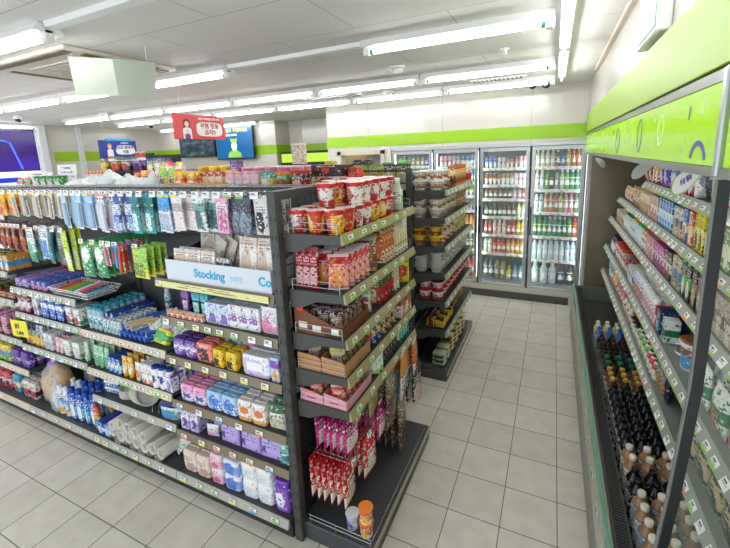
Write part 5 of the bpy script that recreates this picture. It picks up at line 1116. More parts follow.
pbt = bottle('drink_bottle', 'bottle', .21, .036, mat('clear_drink', 'd5dccb', .1, alpha=.8), 'f2f4f2', pack('dfe8d8', '8ac43f', 'f4f6f0', .3, .5, .55, text='3a6a3a', tz=(.2, .8), rough=.2), neck=.42, shoulder=.62)
for k in range(2): pbt.put((-.915-k*.085, 2.36, 1.7012), 0, 'clear drink bottle with a white cap at the far end of the noodle cups', 'clear drink bottles by the noodle cups')
# second level: jerky bags
WINR = mat('clear_window', 'e8d8c8', .1, alpha=.6)
rb = pouch('red_snack_tube', 'snack', .05, .03, .21, pack('b01e28', '8a1420', 'e8b0b0', .5, .6, .62, text='ffd8d8', rough=.22, crinkle=.4), None)
for k in range(3): rb.put((-1.135+k*.042, 1.545, 1.462), .2, 'tall dark red packet standing at the post end of the jerky shelf', 'tall dark red packets', -.1)
pk = pouch('jerky_bag', 'snack', .108, .045, .175, pack('f2b0b4', 'e03a44', 'e8943a', .72, .95, .5, bz=(.08, .6), bscale=2, text='c8242e', tz=(.6, .72), rough=.2, crinkle=.6, busy=.45), mat('clear_seal', 'f0d8da', .2, alpha=.8))
for j in range(5):
    pk.put((-.93, 1.575+j*.06, 1.462), .42, 'pink and orange snack bag leaning in the front row of the second shelf', 'pink and orange snack bags', -.22)
    pk.put((-1.045, 1.61+j*.06, 1.462), .42, 'pink and orange snack bag leaning in the front row of the second shelf', 'pink and orange snack bags', -.2)
pk = pouch('brown_jerky_bag', 'snack', .13, .04, .19, pack('c8b8a4', '7a4a30', '9a5a34', .1, .5, .5, bz=(.08, .7), bscale=3, text='5a3020', tz=(.7, .9), rough=.2, crinkle=.7, busy=.45), None)
for j in range(3): pk.put((-.94-.02*j, 1.90+j*.05, 1.462), .42, 'clear bag of brown dried snacks beside the pink and orange bags', 'brown dried snack bags', -.3)
pk = pouch('orange_jerky_bag', 'snack', .17, .04, .24, pack('e0d2b4', 'd8702a', 'c8501e', .3, .75, .45, bz=(.1, .8), bscale=3, text='f0e8d8', tz=(.8, .9), rough=.2, crinkle=.7, busy=.45), None)
for j in range(4): pk.put((-.965, 2.055+j*.048, 1.462), .42, 'wide bag of orange dried squid in the middle of the second shelf', 'orange dried squid bags', -.35)
pk = pouch('white_jerky_bag', 'snack', .14, .035, .25, pack('ded8c4', 'c8b890', 'f2ece0', .2, .5, .5, bz=(.1, .9), bscale=3, text='8a7a5a', tz=(.6, .8), rough=.2, crinkle=.8, busy=.4), None)
for j in range(5): pk.put((-.95, 2.26+j*.046, 1.462), .42, 'pale cream bag of dried fish strips at the far end of the second shelf', 'pale dried fish bags', -.35)
# third level: brown tray
def tray(label, x0, x1, y0, y1, z, m, hb, hf, mark=None):
    t = thing('display_tray', label, 'tray', (x1, y0, z)); W_, L_ = x1-x0, y1-y0
    for ya in (0, L_-.004): MB().ext([(-W_, 0), (0, 0), (0, hf), (-W_*.25, hf+.01), (-W_, hb)], m, 'y', ya, ya+.004).obj('side_wall', t)
    b = MB(); b.box(-.004, 0, .004, L_-.004, 0, hf, m); b.box(-W_, -W_+.004, .004, L_-.004, 0, hb, m); b.box(-W_+.004, -.004, .004, L_-.004, 0, .003, m); b.obj('tray_body', t)
    if mark:
        b = MB()
        for q in mark: b.ext([(q[0], q[1]), (q[0]+q[2], q[1]), (q[0]+q[2], q[1]+q[3]), (q[0], q[1]+q[3])], col(q[4], .5), 'y', -.0012, 0)
        b.obj('printed_marks', t)
    return t
TB = mat('brown_print_card', '7a4428', .5)
tray('brown printed tray of dark chocolate snacks on the third shelf', -1.16, -.885, 1.508, 1.80, 1.236, TB, .15, .06, [(-.26, .12, .04, .02, 'd8302a'), (-.25, .03, .05, .035, 'e8e0d8'), (-.17, .02, .05, .035, 'e8e0d8'), (-.06, .015, .04, .035, 'f2eee8'), (-.10, .0, .10, .02, '3a2418')])
pk = pouch('chocolate_snack_pack', 'snack', .075, .03, .13, pack('4a2a24', '8a6a5a', 'b8a090', .5, .62, .56, bscale=3, text='e8d8c8', rough=.18, crinkle=.6, busy=.45), None)
for j in range(5):
    for i in range(3): pk.put((-.935-i*.08, 1.545+j*.053, 1.241), .42+jitter(.2), 'dark brown snack packet filling the brown printed tray', 'dark brown snack packets', -.25)
pk = pouch('mint_snack_pack', 'snack', .12, .035, .17, pack('b8c8a8', 'e8e2cc', 'a84a3a', .45, .6, .54, bscale=3, text='5a6a4a', rough=.2, crinkle=.6, busy=.45), None)
for j in range(2): pk.put((-.95-.03*j, 1.85+.05*j, 1.237), .42, 'pale green snack bag leaning beside the brown printed tray', 'pale green snack bags', -.2)
pk = pouch('red_snack_pack', 'snack', .12, .035, .18, pack('b8222a', '3a6a3a', 'e8c8b0', .6, .9, .55, bscale=3, text='f4e8d8', rough=.2, crinkle=.5), None)
for j in range(4): pk.put((-.94, 1.98+j*.055, 1.237), .42, 'red and green snack bag on the third shelf, beyond the pale green ones', 'red and green snack bags', -.2)
pk = pouch('cream_snack_pack', 'snack', .11, .035, .19, pack('d8e0c8', 'e8b8a0', 'd8482a', .3, .5, .58, bscale=4, text='3a5a3a', rough=.25, crinkle=.5), None)
for j in range(2): pk.put((-.94, 2.23+j*.05, 1.237), .42, 'pale cream snack bag with red spots left of the yellow pouch', 'spotted cream snack bags', -.15)
pk = pouch('yellow_pouch', 'snack', .14, .07, .17, pack('ecd41e', 'f2e04a', 'c8282a', .55, .8, .64, bscale=4, bz=(.3, .7), text='b8241e', rough=.3, crinkle=.3), None)
pk.put((-.93, 2.41, 1.237), .42, 'yellow pouch with a red figure at the far end of the third shelf', None, -.1)
# fourth level: kraft trays
KR = mat('kraft_card', 'b98a5c', .7)
tray('nearest kraft tray of yellow lidded snacks on the fourth shelf', -1.16, -1.02, 1.508, 1.80, 1.036, KR, .09, .075)
tray('kraft tray of yellow lidded snacks at the aisle edge of the fourth shelf', -1.015, -.88, 1.508, 1.80, 1.036, KR, .09, .07)
pk = pouch('kraft_snack_pack', 'snack', .085, .03, .12, pack('5a4a3c', 'd8c47a', 'c8b088', .7, 1.0, .55, bscale=3, text='e8e0c8', rough=.25, crinkle=.5), None)
for j in range(5):
    for i in range(2): pk.put(((-.945, -1.085)[i], 1.545+j*.052, 1.041), .42+jitter(.2), 'brown packet with a pale yellow top in the kraft trays', 'yellow topped brown packets', -.25)
pk = pouch('blue_snack_pack', 'snack', .13, .06, .165, pack('2a5ab8', 'e8d8a0', 'd8502a', .3, .5, .56, bscale=3, text='ffffff', rough=.2, crinkle=.6, busy=.45), None)
for j in range(2): pk.put((-.94, 1.86+j*.07, 1.037), .42, 'blue snack bag right of the kraft trays', 'blue snack bags', -.25)
pk = pouch('tan_snack_pack', 'snack', .15, .075, .165, pack('dcc490', 'c8a45a', '7a4a2a', .6, .8, .58, bscale=2.5, text='8a5a2a', rough=.25, crinkle=.7, busy=.45), None)
for j in range(3): pk.put((-.95, 2.01+j*.085, 1.037), .42, 'tan snack bag in the middle of the fourth shelf', 'tan snack bags', -.25)
bx = carton('snack_carton', 'box', .10, .08, .17, pack('ece6dc', 'a8482a', 'b8562e', .5, .9, .52, bscale=3, text='5a4a3a'))
row(bx, 'white and brown carton at the far end of the fourth shelf', 'white and brown cartons', FE, 2.26, 2.47, 1.036, deep=2, front=.01)
# fifth level: pink trays
PT = mat('pink_card', 'eea7b4', .5)
tray('nearest pink tray of wrapped cakes on the fifth shelf', -1.16, -1.02, 1.508, 1.80, .866, PT, .07, .05, [(-.1, .02, .05, .012, 'c8607a')])
tray('pink tray of wrapped cakes at the aisle edge of the fifth shelf', -1.015, -.88, 1.508, 1.80, .866, PT, .07, .05, [(-.1, .02, .05, .012, 'c8607a')])
pk = pouch('wrapped_cake', 'snack', .085, .035, .10, pack('e8c8b8', 'e03a3a', 'e0a060', .6, .9, .5, bz=(.1, .6), bscale=3, text='f6f0e8', rough=.15, crinkle=.7, busy=.45), None)
for j in range(5):
    for i in range(2): pk.put(((-.945, -1.085)[i], 1.545+j*.052, .871), .42+jitter(.2), 'clear wrapped cake with a red ribbon in the pink trays', 'red ribboned wrapped cakes', -.2)
bk = carton('snack_booklet', 'box', .12, .012, .12, pack('e8f0e8', 'a8d84a', 'f2f2f2', .0, .3, .6, text='5a8a3a'))
for k in range(2): bk.put((-.92, 1.86+k*.05, .867), .42, 'white and lime card pack between the pink trays and the dark bars', 'white and lime card packs', -.2)
pk = pouch('dark_snack_bar', 'snack', .12, .04, .145, pack('6a5a4a', '3f3a30', '8a9a7a', .2, .4, .56, text='d8d0b8', rough=.3, crinkle=.5), None)
for j in range(6): pk.put((-.94, 1.97+j*.048, .867), .42, 'olive brown snack bar leaning in the far half of the fifth shelf', 'olive snack bars', -.2)
pk = pouch('teal_snack_pack', 'snack', .12, .04, .145, pack('3ab8b0', 'd8e8d8', 'e8e8d0', .6, .9, .6, text='1a5a5a', crinkle=.4), None)
for j in range(4): pk.put((-.94, 2.28+j*.05, .867), .42, 'teal and pale green pack at the far end of the fifth shelf', 'teal snack packs', -.2)
# hooks under the fifth shelf (they reach into the aisle)
def ehook(y, z, l=.30):
    b = MB()
    for q in (-.012, .012): b.tube([(.0, q+y-1.5, z), (l-.02, q+y-1.5, z), (l, q+y-1.5, z+.015)], .0022, WIRE, 5)
    b.tube([(l, y-1.512, z+.015), (l, y-1.488, z+.015)], .0022, WIRE, 5)
    h = b.obj('peg_hook', ec1); link('price_tag', TAGS['o' if y < 1.75 else 'w'], h, (l+.003, y-1.5, z-.01), (-.15, 0, PI/2))
def ehang(t_, y, z, n, lab, grp, d=.035, x1=-.91, tw=.0):
    ehook(y, z)
    for k in range(n): t_.put((x1-k*d, y+jitter(.004), z-.004-t_.h*.955), PI/2+tw+jitter(.12), lab, grp, jitter(.04))
rp = pouch('red_noodle_pack', 'snack', .15, .035, .25, pack('c81e26', 'e8d8c8', 'f0e4d0', .05, .3, .62, bz=(.02, .5), bscale=2.5, text='ffffff', tz=(.5, .75), rows=8, rough=.22, crinkle=.5), None, hole=True)
ehang(rp, 1.585, .50, 6, 'red spicy snack pack with a white label, hanging low at the near corner', 'red hanging snack packs', .042, -.93)
ehang(rp, 1.78, .53, 5, 'red spicy snack pack on the second hook, behind the nearest red ones', 'second row of red snack packs', .045, -.90)
mp = pouch('magenta_snack_pack', 'snack', .15, .035, .22, pack('a81e6a', 'd83a8a', 'f2e8e0', .3, .6, .58, bscale=3, text='ffffff', rough=.22, crinkle=.5), None, hole=True)
ehang(mp, 1.66, .72, 5, 'magenta snack pack hanging above the red packs', 'magenta hanging packs', .045, -.95)
ehang(mp, 1.95, .62, 5, 'magenta snack pack hanging beyond the red packs', 'far magenta hanging packs', .045, -.90)
gp2 = pouch('green_edged_pack', 'snack', .15, .03, .2, pack('9aa08a', '4aa83a', 'd8702a', .0, .15, .55, bscale=3, text='f0f0e0', rough=.15, crinkle=.6, busy=.45), None, hole=True)
ehang(gp2, 1.86, .83, 4, 'clear and green snack pack hanging just below the pink trays', 'clear and green packs', .05, -.90)
dp = pouch('dark_jerky_pack', 'snack', .17, .035, .36, pack('8f826c', '5c4436', '6a4030', .15, .55, .5, bscale=2.5, text='d8ccb8', tz=(.7, .85), rough=.2, crinkle=.6, busy=.45), None, hole=True)
ehang(dp, 2.05, .78, 4, 'dark brown dried snack pack hanging in the middle of the rack', 'dark brown hanging packs', .05, -.87)
wpk = pouch('white_fish_pack', 'snack', .22, .03, .32, pack('e4e2dc', 'd8892a', '3ab0a8', .5, .95, .56, bz=(.0, .4), bscale=2.5, text='2a3a3a', tz=(.15, .45), rows=8, rough=.25, crinkle=.4), None, hole=True)
ehang(wpk, 2.24, .84, 3, 'large white and orange pack with dark lettering hanging on the rack', 'large white and orange packs', .06, -.85)
bpk = pouch('black_fish_pack', 'snack', .16, .03, .30, pack('2a2724', 'e8a8a8', 'b8b0a4', .0, .12, .56, bscale=2.5, text='e8e0d0', rough=.25, crinkle=.4), None, hole=True)
ehang(bpk, 2.44, .62, 4, 'black pack with a pink base hanging at the far low corner of the rack', 'black hanging packs', .05, -.83)
tpk = pouch('striped_snack_pack', 'snack', .12, .03, .24, pack('e8dcc8', 'd8702a', 'c83a2a', .3, .9, .5, bscale=4, text='4a3a2a', rough=.25, crinkle=.4), None, hole=True)
ehang(tpk, 2.42, .84, 3, 'orange and cream pack hanging under the teal snack packs', 'orange and cream packs', .05, -.83)
ehang(dp, 2.22, .50, 4, 'dark brown dried snack pack hanging low near the black ones', 'low dark brown packs', .05, -.86)
cn = cup('orange_snack_cup', 'snack cup', .085, .032, .038, pack('e8602a', 'f2f2ee', 'f0c83a', .0, .3, .55, bscale=3, text='ffffff'), 'f08a3a')
cn.put((-.825, 1.555, .112), 0, 'orange snack cup standing on the dark base, lower of the two'); cn.put((-.825, 1.555, .199), .5, 'orange snack cup stacked on another on the dark base')
cn = cup('pale_snack_cup', 'snack cup', .09, .03, .036, pack('c8cce0', 'e8e8f0', '6a6ab0', .2, .6, .55), 'e0e2ea')
cn.put((-.915, 1.565, .112), 0, 'pale violet snack cup behind the orange cups on the dark base')

# ------------------------------------------------------------------ farther end rack
F2 = ((-.845, 0), (0, 1), (-1, 0), PI/2)
def bowl_n(c1, c2, c3, lid, h=.085, r0=.045, r1=.07): return cup('bowl_noodle', 'bowl noodles', h, r0, r1, pack(c1, c2, c3, .3, .5, .5, bscale=3, text='5a3a2a'), lid, lidh=.08, rim=1.05)
q1 = bowl_n('efeae0', 'b8883a', 'a83a2a', 'f2f0ea')
row(q1, 'white noodle bowl with a brown seal on the top shelf of the farther rack', 'white noodle bowls on the top shelf', F2, 3.32, 3.72, 1.79, deep=2, layers=2)
sp2 = pouch('orange_sauce_pouch', 'snack', .09, .03, .20, pack('c86a2a', 'e8c07a', '4a3020', .5, .8, .5, bscale=3, text='fff0d8', rough=.25, crinkle=.4), None)
for k in range(8): sp2.put((-.89, 3.78+k*.064, 1.792), .42, 'orange brown pouch standing on the farther end rack top shelf', 'orange brown pouches', -.05)
rp3 = pouch('red_white_pouch', 'snack', .08, .03, .22, pack('f0ece4', 'c81e2e', '4a5a3a', .1, .45, .6, bscale=3, rough=.25, crinkle=.4), None)
for k in range(5): rp3.put((-.875, 4.30+k*.045, 1.792), .42, 'red and white pouch at the far end of the top shelf of the farther rack', 'red and white pouches', -.05)
row(bowl_n('e8e2d6', 'c8a878', '8a6a4a', 'f4f2ec'), 'white covered bowl stacked two high on the second shelf of the farther rack', 'second shelf bowls of the farther rack', F2, 3.32, 4.0, 1.535, deep=2, layers=2)
row(bowl_n('c8a03a', 'e0d8c8', 'a84a1e', 'e8e0d0', .085), 'brown and white bowl stacked two high at the far end of the second shelf', 'brown and white bowls', F2, 4.02, 4.50, 1.535, deep=2, layers=2)
row(bowl_n('e8c81e', 'd8b01a', 'a8301e', 'f0e06a', .09), 'yellow noodle bowl at the near end of the third shelf of the farther rack', 'yellow noodle bowls', F2, 3.32, 3.48, 1.28, deep=2, layers=2)
row(bowl_n('f2eee6', 'd83a2a', 'd8281e', 'f0ded0', .09), 'white noodle bowl spotted with red on the third shelf of the farther rack', 'red spotted noodle bowls', F2, 3.49, 3.95, 1.28, deep=2, layers=2)
row(bowl_n('e8d21e', 'c8301e', 'f2ece0', 'f0dc3a', .09), 'yellow and red bowl at the far end of the third shelf of the farther rack', 'yellow and red bowls', F2, 3.96, 4.5, 1.28, deep=2, layers=2)
b = MB(); b.lathe([(.035, 0), (.04, .004), (.068, .05), (.07, .055), (.066, .054), (.04, .008), (.001, .006)], mat('white_bowl', 'f0eee8', .4), 18, cap=False)
wbl = T('white_bowl', 'bowl', b, [], .14, .14, .034)
row(wbl, 'plain white bowl in the five high stacks on the fourth shelf of the farther rack', 'stacked white bowls', F2, 3.33, 4.5, 1.02, deep=2, layers=5)
row(cup('cup_rice', 'cup rice', .09, .042, .055, pack('f0ece6', 'c81e2a', 'c8242e', .0, .35, .56, bscale=3, text='a81e2a'), 'd0202c', lidh=.15), 'red lidded white rice cup stacked two high on the fifth shelf of the farther rack', 'red lidded rice cups', F2, 3.33, 4.5, .76, deep=2, layers=2)
fp_ = pouch('ramen_packet', 'snack', .13, .03, .17, pack('e8c43a', 'a8321e', '5a3a1a', .6, .9, .52, bscale=3, text='f6f0d8', rough=.25, crinkle=.5), None)
for k in range(6): fp_.put((-.93, 3.95+k*.085, .462), PI/2-.2, 'yellow packet standing at the far half of the sixth shelf of the farther rack', 'yellow standing packets', -.3)
for k in range(3):
    for j in range(3): fp_.put((-.88, 3.45+k*.15, .475+j*.022), PI/2+jitter(.1), 'yellow packet lying flat in piles on the sixth shelf of the farther rack', 'yellow flat packets', -PI/2+.06)
trr = MB(); trr.loft([(0, .12, .09, 5), (.03, .15, .12, 5), (.035, .16, .13, 5)], mat('black_tray', '1e2420', .3), 16)
tl = MB(); tl.loft([(.0352, .16, .13, 5), (.042, .158, .128, 5), (.044, .13, .1, 5)], pack('d8c43a', 'a8641e', 'e8d8a0', .0, 1.0, .5, bz=(-1, 2), bscale=3, text=''), 16)
tr2 = MB(); tr2.loft([(.0352, .16, .13, 5), (.042, .158, .128, 5), (.044, .13, .1, 5)], pack('9ac86a', '4a8a3a', 'e8e0d0', .0, 1.0, .5, bz=(-1, 2), bscale=3, text=''), 16)
ty = T('meal_tray', 'ready meal', trr, [('printed_lid', tl)], .16, .13, .044); tg_ = T('meal_tray', 'ready meal', trr, [('printed_lid', tr2)], .16, .13, .044)
for j in range(2):
    for l_ in range(3): tg_.put((-.92, 3.42+j*.14+.0, .0915+l_*.046), PI/2+jitter(.05), 'green lidded meal tray piled three high at the near end of the base', 'green lidded meal trays')
for j in range(4):
    for l_ in range(4): ty.put((-.92, 3.72+j*.18, .0915+l_*.046), PI/2+jitter(.05), 'yellow lidded meal tray piled four high toward the far end of the base', 'yellow lidded meal trays')

# ------------------------------------------------------------------ on top of the front gondola
FT = ((0, 2.06), (1, 0), (0, 1), 0); ZT = 1.922
def RTp(t_, lab, grp, a0, a1, **k): row(t_, lab, grp, FT, a0, a1, ZT, **k)
RTp(can('green_snack_can', 'can', .12, .055, pack('2f9a34', '1f7a2a', 'f2f2f2', .8, 1.0, .62, bz=(.2, .6), bscale=2.2, text='ffffff', rough=.3)), 'green round canister on top of the front gondola', 'green round canisters', -4.70, -4.22, n=4, deep=1, front=.02)
RTp(pouch('red_green_bag', 'bag', .12, .04, .10, pack('d83a2a', '3a9a3a', 'f2e8d8', .4, .8, .55, text='ffffff', crinkle=.5), None), 'red and green bag on top of the gondola left of the green canisters', 'red and green bags', -5.0, -4.72, deep=1, front=.02)
RTp(pouch('red_flat_pack', 'bag', .15, .05, .07, pack('d8302a', 'f2e8e0', '8a1e1e', .4, .7, .55, text='ffffff', crinkle=.4), None), 'flat red pack on top of the gondola just left of the green canisters', 'flat red packs', -4.90, -4.72, deep=1, front=-.04)
def lumpy(w_, d_, h_, seed):
    r_ = random.Random(seed); b = MB(); n = 18; R_ = []
    for z_, k_ in ((0, .72), (.06, .92), (.3, 1.0), (.6, .86), (.85, .55), (1, .15)):
        R_.append([(w_/2*k_*math.cos(2*PI*q/n)*(1+r_.uniform(-.14, .14)), d_/2*k_*math.sin(2*PI*q/n)*(1+r_.uniform(-.14, .14)), max(0, h_*z_*(1+(r_.uniform(-.2, .2) if z_ > .1 else 0)))) for q in range(n)])
    b.rings(R_, mat('white_film', 'e4ecec', .2, spec=.6, bump=.9, bs=22)); k = MB(); k.tube([(w_*.42, 0, h_*.35), (w_*.55, .01, h_*.5), (w_*.62, 0, h_*.42)], .012, mat('white_film', 'e4ecec', .2, spec=.6, bump=.9, bs=22), 6)
    return T('white_bag', 'bag', b, [('knot', k)], w_, d_, h_)
for k, (x, w_, h_, lb_) in enumerate(((-4.05, .25, .08, 'low white bag at the left end of the row of white bags on the gondola'), (-3.80, .22, .11, 'second white bag from the left on top of the gondola'), (-3.56, .26, .14, 'tallest rounded white bag on top of the gondola'), (-3.31, .24, .11, 'white bag right of the tallest rounded one on the gondola'), (-3.12, .18, .08, 'small white bag beside the white cone shaped bag'))): lumpy(w_*.94, .2, h_, k+3).put((x, 2.16, ZT), jitter(.4), lb_)
lp = pouch('lime_flat_bag', 'bag', .14, .05, .10, pack('4ab83a', 'e8f4e0', 'f2f2f2', .4, .7, .55, text='1a6a1a', crinkle=.4), None); lp.put((-4.05, 2.05, ZT), 0, 'small lime green bag tucked under the white bags on the gondola', None, -.9)
b = MB(); b.loft([(0, .16, .10, 2.2), (.06, .13, .08, 2.2), (.14, .02, .015, 2)], mat('white_film', 'e4ecec', .2, spec=.6, bump=.9, bs=22), 14); T('white_cone_bag', 'bag', b, [], .16, .1, .14).put((-2.98, 2.15, ZT), .3, 'upright white cone shaped bag at the right end of the white bags')
RTp(carton('care_carton', 'box', .05, .05, .15, pack('f4ece4', 'd8603a', 'e8a080', .8, 1.0, .6, text='a8502a')), 'slim white carton with a red top behind the white bags', 'slim red topped cartons', -4.1, -3.72, deep=1, front=.2)
RTp(pouch('candy_pouch', 'candy', .09, .04, .16, pack('a8dc3a', 'e8f06a', '6a3a9a', .3, .6, .56, text='3a6a1a', crinkle=.4), None), 'lime candy pouch on top of the gondola', 'lime candy pouches', -2.95, -2.72, deep=1, front=.1)
RTp(pouch('candy_pouch', 'candy', .10, .04, .13, pack('f0d42a', 'e83a2a', 'f2f2f2', .3, .6, .56, text='8a2a1a', crinkle=.4), None), 'yellow and red candy pouch beside the lime ones', 'yellow and red candy pouches', -2.71, -2.44, deep=2, front=.05)
RTp(carton('yellow_tray_box', 'box', .30, .12, .045, pack('f0b41e', 'e8981a', 'd8302a', .0, .3, .6, text='a8321e')), 'flat yellow box on top of the gondola', 'flat yellow boxes', -2.75, -2.12, deep=1, front=-.04, jit=0)
RTp(carton('red_candy_box', 'box', .07, .07, .12, pack('c83a3a', 'f2d8b0', 'f0e8e0', .4, .7, .55, text='ffffff')), 'red candy box behind the flat yellow boxes', 'red candy boxes', -2.55, -2.25, deep=1, front=.12)
RTp(carton('yellow_candy_box', 'box', .08, .06, .13, pack('f2c83a', 'f6e07a', 'f2f2f2', .4, .7, .55, text='8a5a1a')), 'tall yellow candy box left of the pink boxes', 'tall yellow candy boxes', -2.26, -2.10, deep=1, front=.12)
RTp(carton('pink_drink_box', 'box', .065, .06, .12, pack('f0a0b0', 'f6d0d8', 'f8eef0', .3, .85, .6, text='c84a6a')), 'pink box in the row on top of the gondola', 'pink boxes on the gondola', -2.10, -1.82, deep=2, front=.02)
RTp(carton('purple_strip_box', 'box', .24, .03, .04, pack('8a3a9a', '6a2a7a', 'e8b8e0', .3, .6, .6, text='ffffff')), 'low purple strip box in front of the pink boxes', None, -2.10, -1.84, n=1, deep=1, front=-.03, jit=0)
RTp(pouch('teal_jelly_pouch', 'candy', .11, .05, .12, pack('3ab0a8', 'e8d23a', 'f2f2f2', .3, .6, .56, text='ffffff', crinkle=.4), None), 'teal and yellow pouch right of the pink boxes', 'teal and yellow pouches', -1.82, -1.70, deep=2, front=.02)
RTp(pouch('orange_jelly_pouch', 'candy', .11, .05, .12, pack('e8702a', '3a9a4a', 'c82a1e', .5, .8, .55, text='ffffff', crinkle=.4), None), 'orange and green pouch beside the teal pouch', 'orange and green pouches', -1.69, -1.57, deep=2, front=.02)
RTp(pouch('red_jelly_pouch', 'candy', .11, .05, .12, pack('b81e2a', '2a2a3a', 'e8c8a0', .5, .8, .55, text='ffffff', crinkle=.4), None), 'dark red pouch between the orange pouch and the corn box', 'dark red pouches', -1.56, -1.45, deep=2, front=.02)
cb = carton('snack_carton', 'box', .20, .12, .10, pack('e8c468', '4a7ab8', 'f0dca0', .5, .85, .5, bscale=3, text='5a3a1a')); cb.put((-1.62, 2.30, ZT), 0, 'yellow box with a blue band behind the jelly pouches')
cb = carton('ramen_carton', 'box', .24, .16, .15, pack('e8dcc4', '2a2220', 'c8602a', .5, 1.0, .62, bscale=3, bz=(.1, .45), text='c8502a', tz=(.1, .42), rows=7)); o = cb.put((-1.36, 2.30, ZT), -.05, 'black and cream ramen carton at the right end of the gondola top')
link('red_logo', MB().loft([(-.015, .05, .004, 2), (0, .07, .004, 2), (.015, .05, .004, 2)], col('d8301e'), 12).mesh('red_logo'), o, (0, -.082, .115))
cb = carton('ramen_carton', 'box', .07, .10, .13, pack('2a2024', 'd8301e', 'c8602a', .5, 1.0, .62, text='f0e0d0')); cb.put((-1.20, 2.33, ZT), 0, 'narrow black and red carton beside the ramen carton')
# handwritten notices
for (x, y, w_, h_, lab) in ((-5.15, 2.33, .64, .15, 'wide handwritten paper notice propped behind the green canisters'), (-4.58, 2.34, .34, .22, 'squarer handwritten paper notice right of the wide one')):
    t = thing('paper_notice', lab, 'notice', (x, y, ZT), (-.08, 0, 0))
    MB().box(-w_/2, w_/2, -.001, .001, 0, h_, pack('f2f0ee', 'f2f0ee', lo=0, hi=0, blob=1, text='7a7a9a', tz=(.25, .92), rows=5), 0).obj('sheet', t)
    b = MB(); b.box(-w_*.3, w_*.3, .0015, .05, 0, .012, WHITE); b.obj('holder_foot', t)
# blue things seen through the wire back of the near end rack
bp = pouch('blue_snack_bag', 'snack', .16, .05, .18, pack('2458a8', '3a7ad0', 'f2f2f2', .4, .7, .6, text='ffffff', crinkle=.4), None)
for k in range(3): bp.put((-1.29, 2.02+k*.13, 1.552), PI/2, 'blue bag behind the wire back of the near end rack', 'blue bags behind the wire back', 0)

# ------------------------------------------------------------------ on the second gondola
FS = ((0, 3.42), (1, 0), (0, 1), 0); ZS = 1.842
def RS(t_, lab, grp, a0, a1, **k): row(t_, lab, grp, FS, a0, a1, ZS, **k)
RS(cup('yellow_candy_tub', 'tub', .22, .07, .085, pack('f0b42a', 'e8701e', 'f6dc7a', .1, .4, .55, text='a8421e'), 'f0c83a', lidh=.2), 'round yellow tub with a yellow lid on the second gondola', 'round yellow tubs', -4.0, -3.45, n=3, deep=2)
RS(cup('pink_cotton_tub', 'tub', .20, .06, .075, pack('e87a9a', 'f0b8c8', 'f6e8ec', .1, .6, .6, text='c83a6a'), mat('clear_pink_lid', 'f2d0da', .2, alpha=.9), lidh=.25), 'pink tub with a pale domed lid in the row on the second gondola', 'pink domed tubs', -3.3, -2.45, n=5, deep=2)
RS(carton('purple_box', 'box', .12, .10, .27, pack('6a3a8a', '8a5aaa', 'e8d8f0', .6, .9, .6, text='ffffff')), 'tall purple box left of the pink tubs', 'tall purple boxes', -3.42, -3.3, n=1, deep=1)
RS(pouch('grey_green_snack', 'snack', .13, .06, .19, pack('8a9a5a', 'd8c84a', 'a8462a', .3, .6, .52, text='f2f0d8', crinkle=.4), None), 'green and yellow snack bag near the wire rail of the second gondola', 'green and yellow snack bags', -2.0, -1.5, deep=2)
RS(pouch('dark_snack', 'snack', .12, .06, .19, pack('4a4a44', 'c8b04a', 'b8b8a8', .3, .6, .52, text='f2f0d8', crinkle=.4), None), 'dark and gold snack bag near the right end of the second gondola', 'dark and gold snack bags', -1.5, -1.22, deep=2)
RS(carton('yellow_ramen_box', 'box', .08, .12, .24, pack('ecd02a', 'c83a1e', 'f2f0e0', .3, .6, .6, text='3a2a1a')), 'tall yellow box beside the doorway on the second gondola', 'tall yellow boxes', -2.14, -2.04, n=1, deep=1)
RS(can('dark_jar', 'jar', .24, .06, pack('2c3430', '5a6a5a', 'c8b88a', .3, .6, .56, rough=.2), 'a8acb0'), 'dark glass jar standing behind the snack bags', 'dark jars', -1.98, -1.72, n=2, deep=1, front=.3)
RS(pouch('green_leaf_bag', 'snack', .13, .06, .2, pack('5ab83a', 'c8e8a0', 'f2f2f2', .3, .6, .56, text='1a5a1a', crinkle=.4), None), 'bright green bag at the back of the second gondola', 'bright green bags', -1.65, -1.3, n=2, deep=1, front=.32)
snc = [('c83a2a', 'f0c83a', 'red'), ('f0b42a', 'c8301e', 'amber'), ('d8508a', 'f2e0e8', 'rose'), ('e8e0d0', 'a83a2a', 'cream'), ('3a9ab8', 'f0e0a0', 'aqua'), ('e8702a', 'f6e0b0', 'orange'), ('f0d83a', '3a8a3a', 'lemon'), ('8a5ab0', 'f0e8f4', 'violet')]
for k, (a, c, n_) in enumerate(snc): RS(pouch('snack_bag', 'snack', .13, .06, .17+.02*(k % 2), pack(a, c, 'f4eee4', .3, .6, .54, text='4a2a1a', crinkle=.4), None), '%s snack bag on the left half of the second gondola' % n_, '%s snack bags on the second gondola' % n_, -5.2+k*.145, -5.2+k*.145+.14, n=1, deep=2)
